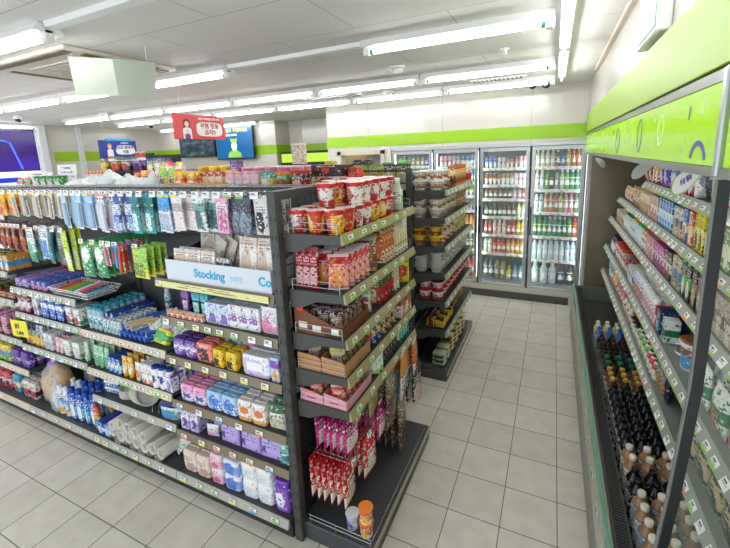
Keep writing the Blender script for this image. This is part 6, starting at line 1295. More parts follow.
# ------------------------------------------------------------------ snack racks by the left wall
def snackrack(label, x, y, w_, h_, rz, cols, wd):
    t = thing('snack_rack', label, 'rack', (x, y, 0), (0, 0, rz))
    MB().box(-w_/2, w_/2, .15, .17, 0, h_, STEELD, .004).obj('back_board', t); MB().box(-w_/2, w_/2, -.15, .15, 0, .1, STEELD, .004).obj('base', t)
    for sx in (-1, 1): MB().box(sx*w_/2-.015, sx*w_/2+.015, .13, .17, 0, h_, STEELD, .003).obj('post', t)
    lv = [h_-.30-.32*i_ for i_ in range(4)]
    for z in lv: MB().box(-w_/2, w_/2, -.14, .15, z-.015, z, STEELD, .003).obj('shelf', t)
    cs, sn = math.cos(rz), math.sin(rz); fr = ((x+sn*.14, y-cs*.14), (cs, sn), (-sn, cs), rz)
    for li, z in enumerate(lv[:2]):
        for k, (tt, n_) in enumerate(cols):
            a0 = -w_/2+.03+k*(w_-.06)/len(cols)
            row(tt, '%s snack bag on the %s shelf of the %s' % (n_, ['top', 'second'][li], wd), '%s bags, %s shelf, %s' % (n_, ['top', 'second'][li], wd), fr, a0, a0+(w_-.06)/len(cols), z, n=1, deep=2)
SB = lambda a, c, d_, w_=.2, h_=.26: pouch('snack_bag', 'snack', w_, .08, h_, pack(a, c, d_, .35, .6, .53, bscale=3, text='f4f0e8', crinkle=.4), None)
k1, k2, k3, k4 = (SB('1c1c20', 'c8a83a', 'e0c04a'), 'black and gold'), (SB('6a2f9a', 'b88ad0', '3a1a5a'), 'purple'), (SB('1f3f6a', '7ab04a', 'e8e0c8'), 'navy'), (SB('2a2a2c', 'd8d0b8', 'a83a3a'), 'black and cream')
snackrack('black rack of dark snack bags below the blue hanging sign', -6.95, 4.5, 1.05, 2.30, .15, [k1, (SB('17181c', 'c8a030', 'b83020'), 'black and amber'), k4, k2], 'rack below the blue sign')
snackrack('black rack of navy snack bags right of the one below the blue sign', -6.13, 4.62, .52, 2.26, .1, [k3, (SB('2a4a7a', 'e8b83a', 'f2f2f2'), 'blue and gold'), (SB('22282c', '4a6a8a', 'c8c8c8'), 'charcoal')], 'rack of navy bags')
t = thing('coloured_header_card', 'small multicoloured header card under the blue hanging sign', 'card', (-6.55, 4.3, 2.18), (0, 0, .3))
MB().box(-.35, .35, -.003, .003, 0, .14, pack('e8ece8', 'c83a3a', '3a8a5a', .3, .9, .5, bscale=6, text='3a3a9a', tz=(.1, .9), rows=3), .001).obj('card', t)
MB().box(-.02, .02, .003, .012, -.012, .1, STEELD).obj('clip', t)
# candy tower
t = thing('candy_tower', 'green and red candy stand with bags, left of the wall screens', 'display stand', (-5.56, 4.4, 0))
MB().lathe([(.22, 0), (.22, .03), (.03, .05)], col('b8d83a'), 16).obj('base', t); MB().tube([(0, 0, .05), (0, 0, 2.05)], .02, WIRE, 8).obj('pole', t)
for z in (1.38, 1.66, 1.93): MB().lathe([(.2, z), (.22, z), (.22, z+.02), (.02, z+.02)], col('c8301e' if z == 1.62 else '9ad03a'), 14).obj('tier', t)
cc = [('a8dc3a', 'lime'), ('e83a3a', 'red'), ('f0d83a', 'yellow'), ('f2a0c0', 'pink'), ('7a4ab0', 'violet'), ('f08a3a', 'orange')]
for li, z in enumerate((1.402, 1.682, 1.952)):
    for k in range(6):
        a = k*PI/3; tt = SB(cc[(k+li) % 6][0], 'f6f2e0', 'ffffff', .11, .18)
        tt.put((-5.56+.14*math.cos(a), 4.4+.14*math.sin(a), z), a+PI/2, '%s candy bag on the %s tier of the candy tower' % (cc[(k+li) % 6][1], ['lowest', 'middle', 'top'][li]), None)
# ------------------------------------------------------------------ drinks behind the glass doors
FD = ((0, 5.865), (1, 0), (0, 1), 0)
ORD = ['top', 'second', 'third', 'fourth', 'fifth', 'sixth', 'bottom']
def drink(kind, h, r, c1, c2, cap, c3='f2f2f2'):
    if kind == 'b': return bottle('drink_bottle', 'bottle', h, r, mat('liquid', c1, .12), cap, pack(c2, c1, c3, .4, .6, .6, text='', rough=.2, busy=.1), neck=.42, shoulder=.68)
    if kind == 'c': return can('drink_can', 'can', h, r, pack(c1, c2, c3, .35, .6, .6, text='', rough=.25, busy=.1))
    if kind == 'g': return bottle('glass_drink_bottle', 'bottle', h, r, mat('bottle_glass', c1, .06), cap, pack(c2, c1, c3, .4, .6, .6, text='', rough=.3, busy=.1), neck=.3, shoulder=.55, lab=(.2, .45), caph=.05)
DR = {}
def D(*a):
    if a not in DR: DR[a] = drink(*a)
    return DR[a]
def kindname(nm, l):
    if 'water' in nm: return 'water_bottle'
    if 'tea' in nm or 'coffee' in nm or 'brown' in nm: return 'tea_bottle'
    if 'soda' in nm or 'red' in nm or 'orange' in nm or 'amber' in nm or 'yellow' in nm: return 'soda_bottle'
    return 'juice_bottle'
# per door and level: list of (kind, h, r, liquid, label, cap, name, count)
spec = {
 (3, 0): [('b', .21, .033, 'c8bda4', 'd8d4c4', 'e8e8e0', 'pale tea', 4), ('b', .20, .033, '6a5a48', 'b8ac98', 'f0f0ec', 'brown milk tea', 1), ('b', .20, .033, '1f7ab8', '3a9ad8', '2a6ac0', 'blue', 1), ('b', .21, .033, 'c8b04a', 'd8c878', 'e8d88a', 'straw yellow', 1), ('b', .21, .033, 'b8542a', 'd87a3a', 'e8502a', 'orange red', 2)],
 (3, 1): [('b', .24, .033, 'd8c8b8', 'c83a3a', 'e8e4e0', 'white and red', 1), ('b', .24, .033, 'b8c8d8', '4a6ab8', 'e8e8ee', 'white and blue', 1), ('b', .24, .033, '5aa03a', '3a7a2a', '2a4a2a', 'green', 1), ('b', .24, .033, '5a2a1a', 'c89a4a', '1c1c1c', 'dark brown', 1), ('b', .24, .033, '8a9a90', '3a4a48', '2a2a2a', 'grey', 1), ('b', .24, .033, 'b8c8a8', 'e8f0e0', 'e8ece8', 'pale green', 1), ('b', .24, .033, '6ac03a', 'd8f0a8', 'e8f0e8', 'bright green', 1), ('b', .24, .033, '3a9a6a', 'e8f0e8', 'f0f0f0', 'white and green', 2)],
 (3, 2): [('b', .25, .034, 'e8ecf0', '2a3a5a', '24345a', 'white and navy', 1), ('b', .25, .034, 'c8d4dc', '2a4a5a', '2a3a4a', 'pale blue', 1), ('b', .25, .034, 'b88a5a', 'e8dcc8', 'e8e8e8', 'milk tea', 2), ('b', .25, .034, 'a85a5a', 'e0a8a0', 'b84a4a', 'rose brown', 1), ('b', .25, .034, '8ab04a', 'd8a858', '9ac83a', 'lime and brown', 1), ('b', .25, .034, 'd88a98', 'c8f0e8', 'e85a6a', 'pink', 2), ('b', .25, .034, '6a8a5a', 'c8d8b8', '8aa86a', 'olive', 1)],
 (3, 3): [('b', .24, .034, '2a8a5a', 'c8e83a', '1f6a4a', 'green and lime', 3), ('b', .24, .034, '3a8a6a', 'd0d8e8', 'c8d8e0', 'green and white', 3), ('b', .24, .034, '1f6a4a', 'b8d8c8', 'c8ccd0', 'deep green', 1), ('b', .24, .034, '4a9a3a', 'c8e03a', '2a6a2a', 'leaf green', 1), ('b', .24, .034, 'c83a2a', 'e8a03a', 'd8401e', 'red', 1)],
 (3, 4): [('b', .29, .038, 'c8dcdc', 'd8e8e8', '5a6ab0', 'clear water', 6), ('b', .29, .038, 'b8d0e0', '6aa0d8', '3a5ab8', 'blue labelled water', 1), ('b', .29, .038, 'c8dce0', 'b86ab8', '4a8ad8', 'violet labelled water', 1)],
 (3, 5): [('b', .30, .052, 'c8dcd8', 'a8c8b8', 'd8e0e0', 'large clear water', 2), ('b', .30, .052, 'c8d4dc', 'd8a8b8', 'd8e0e8', 'large pink labelled water', 1), ('b', .28, .04, '3a2a24', '3aa8e0', '1c2a5a', 'blue labelled dark', 1), ('b', .28, .04, '2a2a28', 'd8e0a8', '1c1c1c', 'pale labelled dark', 1)],
 (2, 0): [('c', .15, .028, '1f4aa8', '3a8ad8', 'x', 'blue', 3), ('c', .14, .028, 'd8d4cc', '9a8a78', 'x', 'silver', 2), ('c', .14, .028, '7a4a2a', 'c8a078', 'x', 'brown coffee', 3), ('c', .15, .028, 'e0a8a8', 'f0e0e0', 'x', 'pale pink', 2)],
 (2, 1): [('c', .15, .028, '6a3a1e', 'd8b078', 'x', 'amber brown', 4), ('c', .15, .028, '9a8a6a', 'e8dcc8', 'x', 'tan', 3), ('c', .15, .028, 'e8d8e0', 'e0a8c0', 'x', 'pale rose', 3)],
 (2, 2): [('b', .17, .030, '8a5a3a', '7a9a5a', '2a3a2a', 'brown and green', 3), ('b', .17, .030, '5a4030', 'b8b0a0', '1c1c1c', 'dark coffee', 3), ('b', .17, .030, 'b8b0b8', 'd8d0d8', '3a3a3a', 'pale grey', 2), ('b', .17, .030, 'd85a2a', 'e87a3a', 'e85a2a', 'vivid orange', 1)],
 (2, 3): [('g', .18, .030, '3a4a24', '8a7a4a', '2a3a1a', 'olive glass', 4), ('g', .18, .030, '6a5a3a', 'a89a6a', '3a2a1a', 'brown glass', 3), ('b', .18, .030, 'd8d8a8', 'e0e8b8', 'c8c83a', 'pale yellow', 2)],
 (2, 4): [('b', .19, .030, '9a4a2a', 'e85a4a', 'c82a2a', 'red labelled', 2), ('b', .19, .030, 'e0c8b8', 'e86a4a', 'e8e0d8', 'white and coral', 3), ('b', .19, .030, 'c83a3a', 'f0c8c0', 'd8302a', 'bright red', 2), ('b', .19, .030, 'd8b82a', 'e8e03a', 'e8c81e', 'yellow', 2)],
 (2, 5): [('b', .20, .031, 'd8e0d0', '3a9a4a', '2a8a3a', 'white and green', 2), ('b', .20, .031, 'c83a24', 'e8c83a', 'c8281e', 'red and yellow', 3), ('b', .20, .031, 'd89a2a', 'e8c83a', 'd8301e', 'amber', 4)],
 (2, 6): [('b', .27, .042, '5a6a6a', 'a8b8a8', '2a3a2a', 'large grey green', 2), ('b', .27, .042, '8a7a2a', 'b8a04a', '3a3a1a', 'large olive', 2), ('b', .16, .036, 'b8b82a', 'd8d84a', 'e8d81e', 'short yellow', 1), ('b', .18, .036, '6a8aa0', 'c8dce8', '3ab8d8', 'short blue capped', 2)],
 (1, 0): [('c', .15, .028, 'd8a8b0', 'd84a6a', 'x', 'pink', 3), ('c', .15, .028, '9ab0a8', 'd8dcd8', 'x', 'silver green', 2), ('c', .15, .028, '2f6ab0', 'c8dcec', 'x', 'blue', 3), ('c', .15, .028, 'b88a6a', 'd8c8b8', 'x', 'tan', 1)],
 (1, 1): [('c', .15, .028, '2aa8b8', 'e8d83a', 'x', 'aqua and yellow', 3), ('c', .15, .028, 'e8a02a', '3a9a3a', 'x', 'orange and green', 3), ('c', .15, .028, '3a7ab8', 'd8e8a8', 'x', 'blue and lime', 3)],
 (1, 2): [('c', .14, .028, '5ab83a', 'e8f0d8', 'x', 'green', 5), ('c', .14, .028, '2a8a3a', 'c8e03a', 'x', 'dark green', 4)],
 (1, 3): [('c', .15, .028, '5a6a8a', 'c8d0d8', 'x', 'slate blue', 5), ('c', .15, .028, '3a5a7a', '9ac8d8', 'x', 'steel blue', 4)],
 (1, 4): [('b', .20, .031, 'e0701e', 'f09a3a', 'e85a1e', 'orange soda', 5), ('b', .20, .031, 'e8981e', 'f0b83a', 'e8781e', 'light orange', 4)],
 (1, 5): [('b', .20, .031, '3a7a4a', 'b8c8a8', '2a5a2a', 'green tea', 5), ('b', .20, .031, '6a7a5a', 'd8d8c8', 'e8e8e8', 'grey green', 4)],
 (1, 6): [('b', .26, .04, 'd8642a', 'e88a3a', 'd8401e', 'tall orange', 4), ('b', .26, .04, 'b8401e', 'e8682a', 'c8301e', 'tall red orange', 3)],
 (0, 0): [('b', .14, .03, '6ab83a', 'd8e8a8', '3a8a2a', 'small green', 3), ('b', .14, .03, 'c8b02a', '8a7a2a', '3a3a2a', 'small gold', 3), ('b', .14, .03, '2a3ab8', '8aa0e0', '1c2a8a', 'small blue', 2)]}
for (d, l), items in spec.items():
    x0, x1 = XD[d]+.05, XD[d+1]-.05; z = DSH[d][l]; l_name = ORD[l] if not (d == 3 and l == 5) else 'bottom'
    n = sum(q[-1] for q in items); s_ = (x1-x0)/n; a = x0
    for (k, h, r, c1, c2, cap, nm, cnt) in items:
        r = min(r, s_/2-.001); h = min(h*1.12, (DSH[d][l-1]-.035-z) if l else 2.15-z)
        t_ = D(k, h, r, c1, c2, cap)
        kn = 'can' if k == 'c' else 'bottle'
        if k == 'b': t_.name = kindname(nm, l)
        row(t_, '%s %s on the %s shelf behind the %s glass door' % (nm, kn, l_name, DN[d]), '%s %ss, %s shelf, %s glass door' % (nm, kn, l_name, DN[d]), FD, a, a+s_*cnt, z+(.0008 if z > .3 else -.018), n=cnt, deep=2 if (r < .04 and d > 0) else 1, gap=.004)
        a += s_*cnt

# ------------------------------------------------------------------ goods in the long open fridge
FR = ((.60, 0), (0, 1), (1, 0), -PI/2)
def Q(t_, lab, grp, y0, y1, z, xf=.60, far=True, **k):
    if far and y1 > 1.25: y0, y1 = 2.05+(y0-1.3)*.74, 2.05+(y1-1.3)*.74
    fr = ((xf, 0), (0, 1), (1, 0), -PI/2)
    k.setdefault('deep', 3); k.setdefault('front', .015); row(t_, lab, grp, fr, y0, y1, z, **k)
MC_ = lambda c, a, b_, w_=.06, d_=.06, h_=.17, **k: carton('drink_carton', 'carton', w_, d_, h_, pack(c, a, b_, .3, .6, .58, text=k.get('t', '3a3a4a'), tz=(.62, .85)))
PB = lambda c, a, cap, h_=.19, r_=.03, **k: bottle('chilled_drink_bottle', 'bottle', h_, r_, pack(c, a, 'f2f2f2', .3, .6, .6, text='ffffff', rough=.25), cap, None, neck=.5)
PO = lambda c, a, b_, w_=.10, h_=.19: pouch('drink_pouch', 'pouch', w_, .045, h_, pack(c, a, b_, .3, .6, .56, text='f4f4f4', crinkle=.4), None)
PF = lambda c, a, b_, w_=.12, h_=.20: pouch('chilled_food_pack', 'pouch', w_, .05, h_, pack(c, a, b_, .3, .6, .54, text='f4f4f4', crinkle=.4), None)
# top shelf
z = 1.846
Q(PF('b8582a', '3a2a2a', 'e8c090', .10, .18), 'brown sausage pack at the far end of the short top shelf', 'brown sausage packs', 3.0, 3.33, z, deep=2)
Q(PB('c84a2a', 'e8a03a', 'f09a2a', .19, .032), 'orange capped red bottle on the short top shelf', 'orange capped red bottles', 2.72, 2.98, z)
Q(PO('7a4ab8', '4a3aa8', 'e8e0f4'), 'violet drink pouch on the top shelf left of the navy ones', 'violet drink pouches', 2.42, 2.70, z)
Q(PO('2f4ab8', '5a8ad8', 'e8e0f4'), 'navy drink pouch on the top shelf behind the leaf tag', 'navy drink pouches', 2.16, 2.40, z)
Q(PB('8ab04a', 'e8e8d8', 'e8a03a', .18, .03), 'green bottle with an orange cap on the top shelf', 'green orange capped bottles', 1.98, 2.14, z)
Q(PB('c8302a', 'f2e8e0', 'c8302a', .19, .032), 'red bottle on the top shelf right of the green ones', 'red top shelf bottles', 1.78, 1.96, z)
Q(PB('c8c8cc', '8a8a90', 'e8e8e8', .19, .032), 'silver bottle on the top shelf beside the dark ones', 'silver top shelf bottles', 1.64, 1.77, z)
Q(PO('2a2a34', '4a4a5a', '9a9aa8', .09, .2), 'dark charcoal pouch on the top shelf', 'dark charcoal pouches', 1.45, 1.63, z)
b = MB(); b.lathe([(.055, 0), (.062, .01), (.066, .1), (.064, .19), (.05, .205), (.001, .21)], mat('frosted_white_tub', 'd8ccd0', .3), 18); c = MB(); c.lathe([(.066, .17), (.068, .175), (.068, .2), (.05, .212), (.001, .214)], col('ece6e6', .3), 18)
T('milk_tub', 'tub', b, [('lid', c)], .136, .136, .214).put((.685, 2.13, z+.001), 0, 'large pale pinkish tub on the top shelf next to the dark frame')
# second shelf (1.61)
z = 1.611
Q(PF('e8b87a', 'c8402a', 'f2e8d8', .12, .13), 'peach coloured food pack at the far end of the second shelf', 'peach food packs', 3.9, 4.42, z)
Q(PF('c89a6a', 'e0d0b0', '8a4a2a', .11, .14), 'tan food pack on the second shelf beside the peach ones', 'tan food packs', 3.4, 3.88, z)
Q(MC_('e8d8b0', 'c8b07a', 'a85a3a', .06, .06, .15), 'cream carton on the second shelf between the tan packs and blue cartons', 'cream cartons', 2.95, 3.38, z)
Q(MC_('d8b8a8', 'e8e0d8', 'c84a3a', .06, .06, .16), 'salmon and white carton on the second shelf', 'salmon and white cartons', 2.6, 2.93, z)
Q(MC_('2a78c0', 'e8eef4', '8ac0e8', .06, .06, .17, t='ffffff'), 'bright blue milk carton on the second shelf', 'bright blue milk cartons', 2.12, 2.58, z, deep=4)
Q(MC_('e8e4d8', '4a6a9a', 'c8a05a', .06, .06, .16), 'white and denim carton on the second shelf', 'white and denim cartons', 1.9, 2.11, z, deep=4)
Q(MC_('4a8ac8', 'f0ead8', 'e8702a', .06, .06, .17), 'sky blue and cream carton on the second shelf', 'sky blue and cream cartons', 1.76, 1.89, z, deep=4)
Q(MC_('d8642a', 'f0c89a', 'f2f2f2', .06, .06, .17, t='ffffff'), 'burnt orange carton on the second shelf left of the yellow ones', 'burnt orange cartons', 1.62, 1.75, z, deep=4)
Q(MC_('ecd81e', 'f2ec8a', '6a3a1a', .06, .06, .18), 'yellow banana milk carton on the second shelf', 'yellow cartons', 1.44, 1.61, z, deep=4)
Q(MC_('5a9a2a', 'c8e08a', 'f2f2e8', .06, .06, .19), 'leaf green carton at the near end of the second shelf', 'leaf green cartons', 1.29, 1.43, z, deep=4)
# third shelf (1.345)
z = 1.346
Q(MC_('e8dcc8', 'c89a5a', 'a8502a', .06, .05, .12), 'small beige carton at the far end of the third shelf', 'small beige cartons', 4.3, 4.9, z, deep=2)
Q(PB('b8d8c8', 'e8f0e8', '2a8a3a', .15, .035), 'green lidded bottle at the far half of the third shelf', 'green lidded bottles', 3.86, 4.28, z, )
Q(PB('d8e0e8', 'a8c8e0', 'e8c81e', .15, .035), 'yellow lidded bottle between the green and lime lidded ones', 'yellow lidded bottles', 3.55, 3.85, z)
Q(PB('c8e0e8', 'e8f4f8', '6ad02a', .15, .035), 'lime lidded bottle on the third shelf', 'lime lidded bottles', 3.2, 3.54, z)
Q(PB('e8d8b8', 'c8a878', 'c86a2a', .15, .035), 'brown lidded bottle on the third shelf', 'brown lidded bottles', 2.95, 3.19, z)
Q(MC_('e89aa8', 'f2d8dc', 'c83a5a', .06, .055, .15), 'pink carton on the third shelf left of the magenta ones', 'pink cartons', 2.62, 2.93, z, deep=4)
Q(MC_('c83a9a', 'f2d8ea', '8a1a6a', .06, .055, .15, t='ffffff'), 'magenta carton on the third shelf', 'magenta cartons', 2.25, 2.60, z, deep=5)
Q(MC_('4a2a24', 'e8dcd0', '8a5a4a', .065, .055, .16, t='e8e0d8'), 'dark chocolate carton on the third shelf right of the magenta ones', 'dark chocolate cartons', 2.02, 2.24, z, deep=4)
Q(MC_('d8d0a8', '4a9ac8', '8a7a4a', .065, .055, .17), 'khaki and blue carton on the third shelf', 'khaki and blue cartons', 1.78, 2.0, z, deep=4)
Q(MC_('2a2a24', '6ab03a', 'e8e8d8', .065, .06, .19, t='e8e8e0'), 'black and green drink carton on the third shelf', 'black and green cartons', 1.56, 1.77, z, deep=3)
Q(MC_('1c1a1a', '8a6a3a', 'c8c0a8', .07, .06, .20, t='d8d0c0'), 'black coffee carton next to the dark frame on the third shelf', 'black coffee cartons', 1.31, 1.55, z, deep=3)
# fourth shelf (1.035)
z = 1.036; xf = .575
Q(PB('2a3a6a', 'c8c8d0', '1c1c2a', .16, .035), 'navy bottle at the far end of the fourth shelf', 'navy bottles', 4.6, 4.95, z, xf, deep=2)
Q(cup('red_lid_tub', 'tub', .15, .045, .05, pack('d8c8c0', 'c83a2a', 'f2f2f2', .3, .6, .56), 'd8281e', lidh=.25), 'tub with a bright red lid on the fourth shelf', 'red lidded tubs', 3.9, 4.58, z, xf)
Q(PF('8a3a2a', 'c8a08a', 'e8e0d8', .12, .12), 'dark red meat pack on the fourth shelf beside the red lids', 'dark red meat packs', 3.5, 3.88, z, xf)
Q(MC_('d8dce0', '2a4a9a', 'e8e8f0', .07, .055, .13), 'white and ultramarine carton on the fourth shelf', 'white and ultramarine cartons', 3.18, 3.48, z, xf)
yb2 = bottle('yogurt_bottle', 'bottle', .15, .027, pack('f0ece8', 'e0a8a0', 'b88ac8', .2, .5, .58, text='6a5a8a', rough=.3), 'f2f2f0', None, neck=.7, caph=.12)
yb3 = bottle('yogurt_bottle', 'bottle', .15, .027, pack('ece8ee', '9a7ac8', 'e8a05a', .2, .5, .58, text='6a5a8a', rough=.3), 'f2f2f0', None, neck=.7, caph=.12)
Q(yb3, 'white capped yogurt bottle with a violet band on the fourth shelf', 'violet banded yogurt bottles', 2.75, 3.16, z, xf, deep=4)
Q(yb2, 'white capped yogurt bottle with a coral band on the fourth shelf', 'coral banded yogurt bottles', 2.22, 2.73, z, xf, deep=4)
Q(carton('red_strip_carton', 'carton', .04, .05, .13, pack('c8242e', 'f2f2f2', 'e8a0a0', .4, .6, .6)), 'narrow red carton beside the navy coffee cartons', 'narrow red cartons', 2.16, 2.21, z, xf, n=1, deep=2)
nv = MC_('1f2f5a', '2a3f6a', '8ab0c8', .075, .07, .15, t='d8e0e8')
Q(nv, 'navy blue coffee carton with a pale top line on the fourth shelf', 'navy coffee cartons', 1.98, 2.15, z, xf, deep=2)
Q(MC_('e8ece8', '1f7a4a', '2a5a4a', .075, .07, .13), 'white carton with a round green emblem beside the navy cartons', 'green emblem cartons', 1.88, 1.97, z, xf, n=1, deep=1, front=.02)
ic = cup('handled_tub', 'tub', .15, .055, .066, pack('e4e4e4', '8a5a3a', '4aa0d8', .5, .8, .6, bz=(.1, .5), bscale=2.5, text='6a4a3a'), 'a0602e', lidh=.14)
o = ic.put((.665, 2.22, z), 2.4, 'big white tub with a brown lid and a side handle, by the dark frame')
link('handle', MB().tube([(.064, 0, .10), (.09, 0, .095), (.09, 0, .05), (.058, 0, .04)], .005, WHITE, 6).mesh('handle'), o)
# fifth shelf (.755)
z = .756; xf = .565
Q(cup('blue_cup_drink', 'cup', .14, .035, .045, pack('a8c8e0', '6ac03a', 'f2f2f2', .0, .4, .55), '8ab8d8'), 'blue and green cup drink at the far end of the fifth shelf', 'blue and green cup drinks', 4.62, 4.95, z, xf, deep=2)
Q(PF('d8a84a', 'c8502a', 'f2e8c8', .11, .12), 'golden food pack on the fifth shelf', 'golden food packs', 4.1, 4.6, z, xf, deep=2)
Q(PF('e07a7a', 'f2d8d0', 'a82a3a', .10, .11), 'rosy food pack on the fifth shelf', 'rosy food packs', 3.6, 4.08, z, xf, deep=2)
Q(PF('e8dcc8', 'd87a5a', 'f2f2f2', .10, .11), 'cream food pack with a coral band on the fifth shelf', 'cream and coral food packs', 3.1, 3.58, z, xf, deep=2)
Q(cup('pudding_cup', 'cup', .08, .03, .035, pack('d8d0a8', '8aa84a', 'f2f2e8', .2, .5, .6), '1e1e1e', lidh=.2), 'black topped pale cup on the fifth shelf above the bottle well', 'black topped cups', 2.75, 3.08, z, xf, deep=2)
gy = bottle('yogurt_pouch_bottle', 'bottle', .12, .032, pack('e8e2c0', '8ac06a', 'f2f2e8', .55, .85, .62, bz=(.2, .5), text='5a8a3a', rough=.35), '1e1e1e', None, neck=.5, caph=.1); ry = bottle('yogurt_pouch_bottle', 'bottle', .12, .032, pack('e8e2c8', 'c8303a', 'f2f2e8', .55, .85, .62, bz=(.2, .5), text='a83a3a', rough=.35), '1e1e1e', None, neck=.5, caph=.1)
Q(gy, 'cream bottle with a green label and black top on the fifth shelf', 'green labelled cream bottles', 2.28, 2.73, z, xf, deep=2)
Q(ry, 'cream bottle with a red label and black top on the fifth shelf', 'red labelled cream bottles', 1.98, 2.26, z, xf, deep=2)
Q(PF('1f2a5a', '141c3a', 'c89a5a', .14, .19), 'navy coffee bag with a tan emblem leaning on the fifth shelf', 'navy coffee bags', 1.70, 1.94, z, xf, n=2, deep=2)
for zz, xx, tt, lb_, gr_ in ((1.846, .60, PB('e8e0d0', 'c86a3a', 'f0f0f0', .18, .032), 'cream bottle on the top shelf close to the divider', 'cream bottles by the divider'), (1.611, .60, MC_('6a9a3a', 'e8f0c8', 'f2f2e8', .07, .06, .17), 'olive green carton on the second shelf close to the divider', 'olive green cartons by the divider'),
        (1.346, .60, MC_('b8aa8c', '6a4a34', 'e0d8c8', .08, .07, .17), 'brown and cream carton on the third shelf close to the divider', 'brown and cream cartons by the divider'), (1.036, .575, PF('e4e6e0', '1f7a4a', 'b8503a', .14, .18), 'white bag with green print on the fourth shelf close to the divider', 'white bags by the divider'),
        (.756, .565, pouch('coffee_bag', 'bag', .13, .06, .20, pack('1e1e1c', 'b8a47a', '2a2a24', .25, .68, .7, text='3a3228', tz=(.3, .6), rows=9, rough=.4, crinkle=.3), None), 'black coffee bag with a tan label close to the divider on the fifth shelf', 'tan labelled coffee bags by the divider')):
    Q(tt, lb_, gr_, 1.30, 2.0, zz, xx, far=False, deep=2)
# bottle well
def WB(h, r, liq, lab_, cap, c3='f2f2f2', **k): return bottle('cola_bottle' if cap in ('4a2420', '141416', '101012', '121214') else 'coffee_bottle', 'bottle', h, r, mat('dark_liquid', liq, .08), cap, pack(lab_, liq, c3, .3, .45, .6, text='e8e8e8', tz=(.2, .8), rough=.25), lab=(.15, .70), neck=.42, shoulder=.74, caph=.09, **k)
zw = .3572
def W(t_, lab, grp, y0, y1, n=None, cols=4, x=.385):
    n = n or max(1, int((y1-y0)/(t_.w+.004)))
    for c_ in range(cols):
        for k in range(n):
            t_.put((x+t_.w*.5+.008+c_*(t_.w+.005)+jitter(.002), y0+(y1-y0)*(k+.5)/n+(t_.w*.3 if c_ % 2 else 0)*.5, zw), -PI/2+jitter(.5), lab, grp)
W(WB(.22, .034, 'c8c86a', 'e0d84a', 'e8ece0'), 'yellow labelled bottle at the far end of the bottle well', 'yellow well bottles', 3.72, 3.88, 2)
W(WB(.23, .035, '5a7ab0', '9ac0e8', '2a6ad0'), 'blue capped bottle near the far end of the bottle well', 'blue capped well bottles', 3.57, 3.72, 2)
W(WB(.23, .035, '1f1412', '3a1a1a', '4a2420'), 'dark cola bottle with a maroon cap in the well', 'maroon capped dark bottles', 3.36, 3.57, 3)
W(WB(.22, .034, '18120f', '24303a', '141416'), 'dark bottle with a black cap behind the green capped ones', 'far black capped bottles', 3.22, 3.36, 2)
W(WB(.23, .035, '17140f', '1f3a2a', '1f7a44'), 'dark bottle with a green cap in the well', 'green capped dark bottles', 3.03, 3.21, 2)
W(WB(.23, .035, '5a3a22', 'c8b088', 'c89a3a'), 'coffee bottle with a golden cap in the well', 'golden capped bottles', 2.81, 3.02, 3)
W(WB(.23, .034, '110f12', '24222a', '101012'), 'black bottle with a black cap in the middle of the well', 'black capped middle bottles', 2.22, 2.80, 8, 3)
W(WB(.23, .036, '9a7048', 'c8b898', 'e4dcc8'), 'milky coffee bottle with a cream cap in the well', 'cream capped coffee bottles', 2.055, 2.21, 2, 3)
W(WB(.225, .035, '14110f', '3a2a20', '121214'), 'black bottle with a black cap between the two coffee kinds', 'near black capped bottles', 1.90, 2.05, 2, 3)
W(WB(.235, .036, '94704e', '8ab8cc', 'e4dcc8', 'd8e4ea'), 'coffee bottle with a blue label and cream cap in the well', 'blue labelled coffee bottles', 1.28, 1.895, 8, 3)
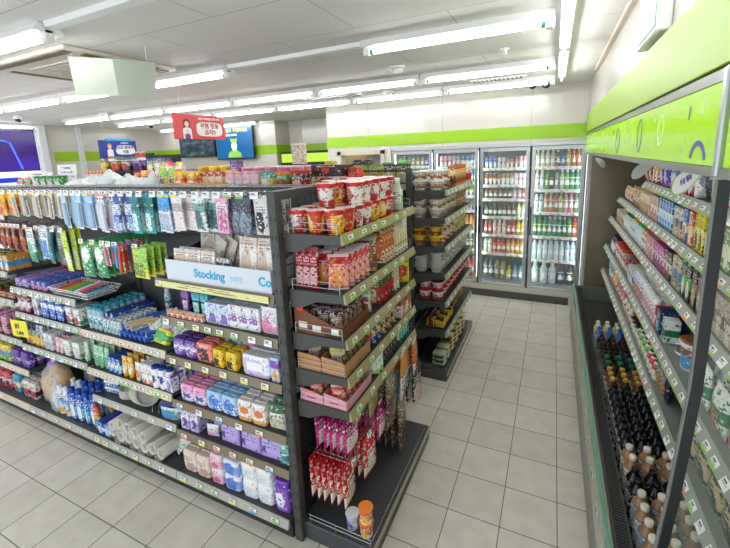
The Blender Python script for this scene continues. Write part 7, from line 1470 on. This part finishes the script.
# nearest fridge behind the glass divider
W(WB(.235, .034, '8a7448', '7aa8b0', 'd8d0b8', 'd8e4ea'), 'cream capped bottle seen through the glass divider', 'bottles beyond the glass divider', .85, 1.21, 4)
cfb = pouch('coffee_bag', 'bag', .13, .06, .22, pack('1e1e1c', 'b8a47a', '2a2a24', .25, .68, .7, text='3a3228', tz=(.3, .6), rows=9, rough=.4, crinkle=.3), None)
Q(cfb, 'black coffee bag with a kraft label seen through the glass divider', 'kraft labelled coffee bags', .5, 1.2, .756, .565, deep=2, n=5)
Q(MC_('e4e8e4', '1f7a4a', 'd8d0c0', .09, .08, .17), 'white carton with a green emblem seen through the glass divider', 'green emblem cartons beyond the divider', .6, 1.2, 1.036, .575, deep=2)
Q(MC_('8a3a2a', 'e8d8c8', 'c8a08a', .08, .06, .19), 'reddish brown carton seen through the glass divider', 'reddish brown cartons', .7, 1.2, 1.346, .60, deep=2)
Q(MC_('c8b49a', '8a5a3a', 'e8e0d0', .08, .06, .18), 'beige carton seen high through the glass divider', 'beige cartons beyond the divider', .8, 1.2, 1.611, .60, deep=2)

# settle every row onto the exact height of its deck
LEVELS = [((-2.14, -1.24, 1.40, 1.97), [(1.43, 1.445), (1.18, 1.205), (.92, .945), (.63, .635), (.41, .42)], 1.62),
          ((-3.04, -2.14, 1.40, 1.97), [(.94, .965), (.64, .665), (.42, .445)], 1.15),
          ((-3.94, -3.04, 1.40, 1.97), [(1.16, 1.185), (.94, .97), (.66, .685)], 1.26),
          ((-5.0, -3.94, 1.40, 1.97), [(1.30, 1.30), (1.05, 1.06), (.69, .705), (.41, .43)], 1.40),
          ((-1.20, -.855, 1.49, 2.50), [(1.70, 1.765), (1.46, 1.48), (1.235, 1.25), (1.035, 1.05)], 2.2),
          ((-1.16, -.83, 3.29, 4.53), [(1.79, 1.795), (1.535, 1.547), (1.28, 1.29), (1.02, 1.03), (.76, .77), (.46, .475)], 2.1),
          ((.56, 1.1, .05, 5.0), [(1.845, 1.865), (1.61, 1.63), (1.345, 1.365), (1.035, 1.045), (.755, .765)], 2.04)]
FIXED = ('shelving_unit', 'end_rack', 'open_display_cooler', 'glass_divider', 'leaf_tag', 'gondola_top_shelf', 'price_strip', 'price_notice')
for o in list(C.objects):
    if o.parent is not None or o.name.split('.')[0] in FIXED or 'label' not in o: continue
    x, y, z = o.location
    for (x0, x1, y0, y1), lv, top in LEVELS:
        if x0 <= x < x1 and y0 <= y <= y1:
            if z < top:
                for old, new in lv:
                    if z >= old-.004:
                        o.location.z += new-old; break
            break
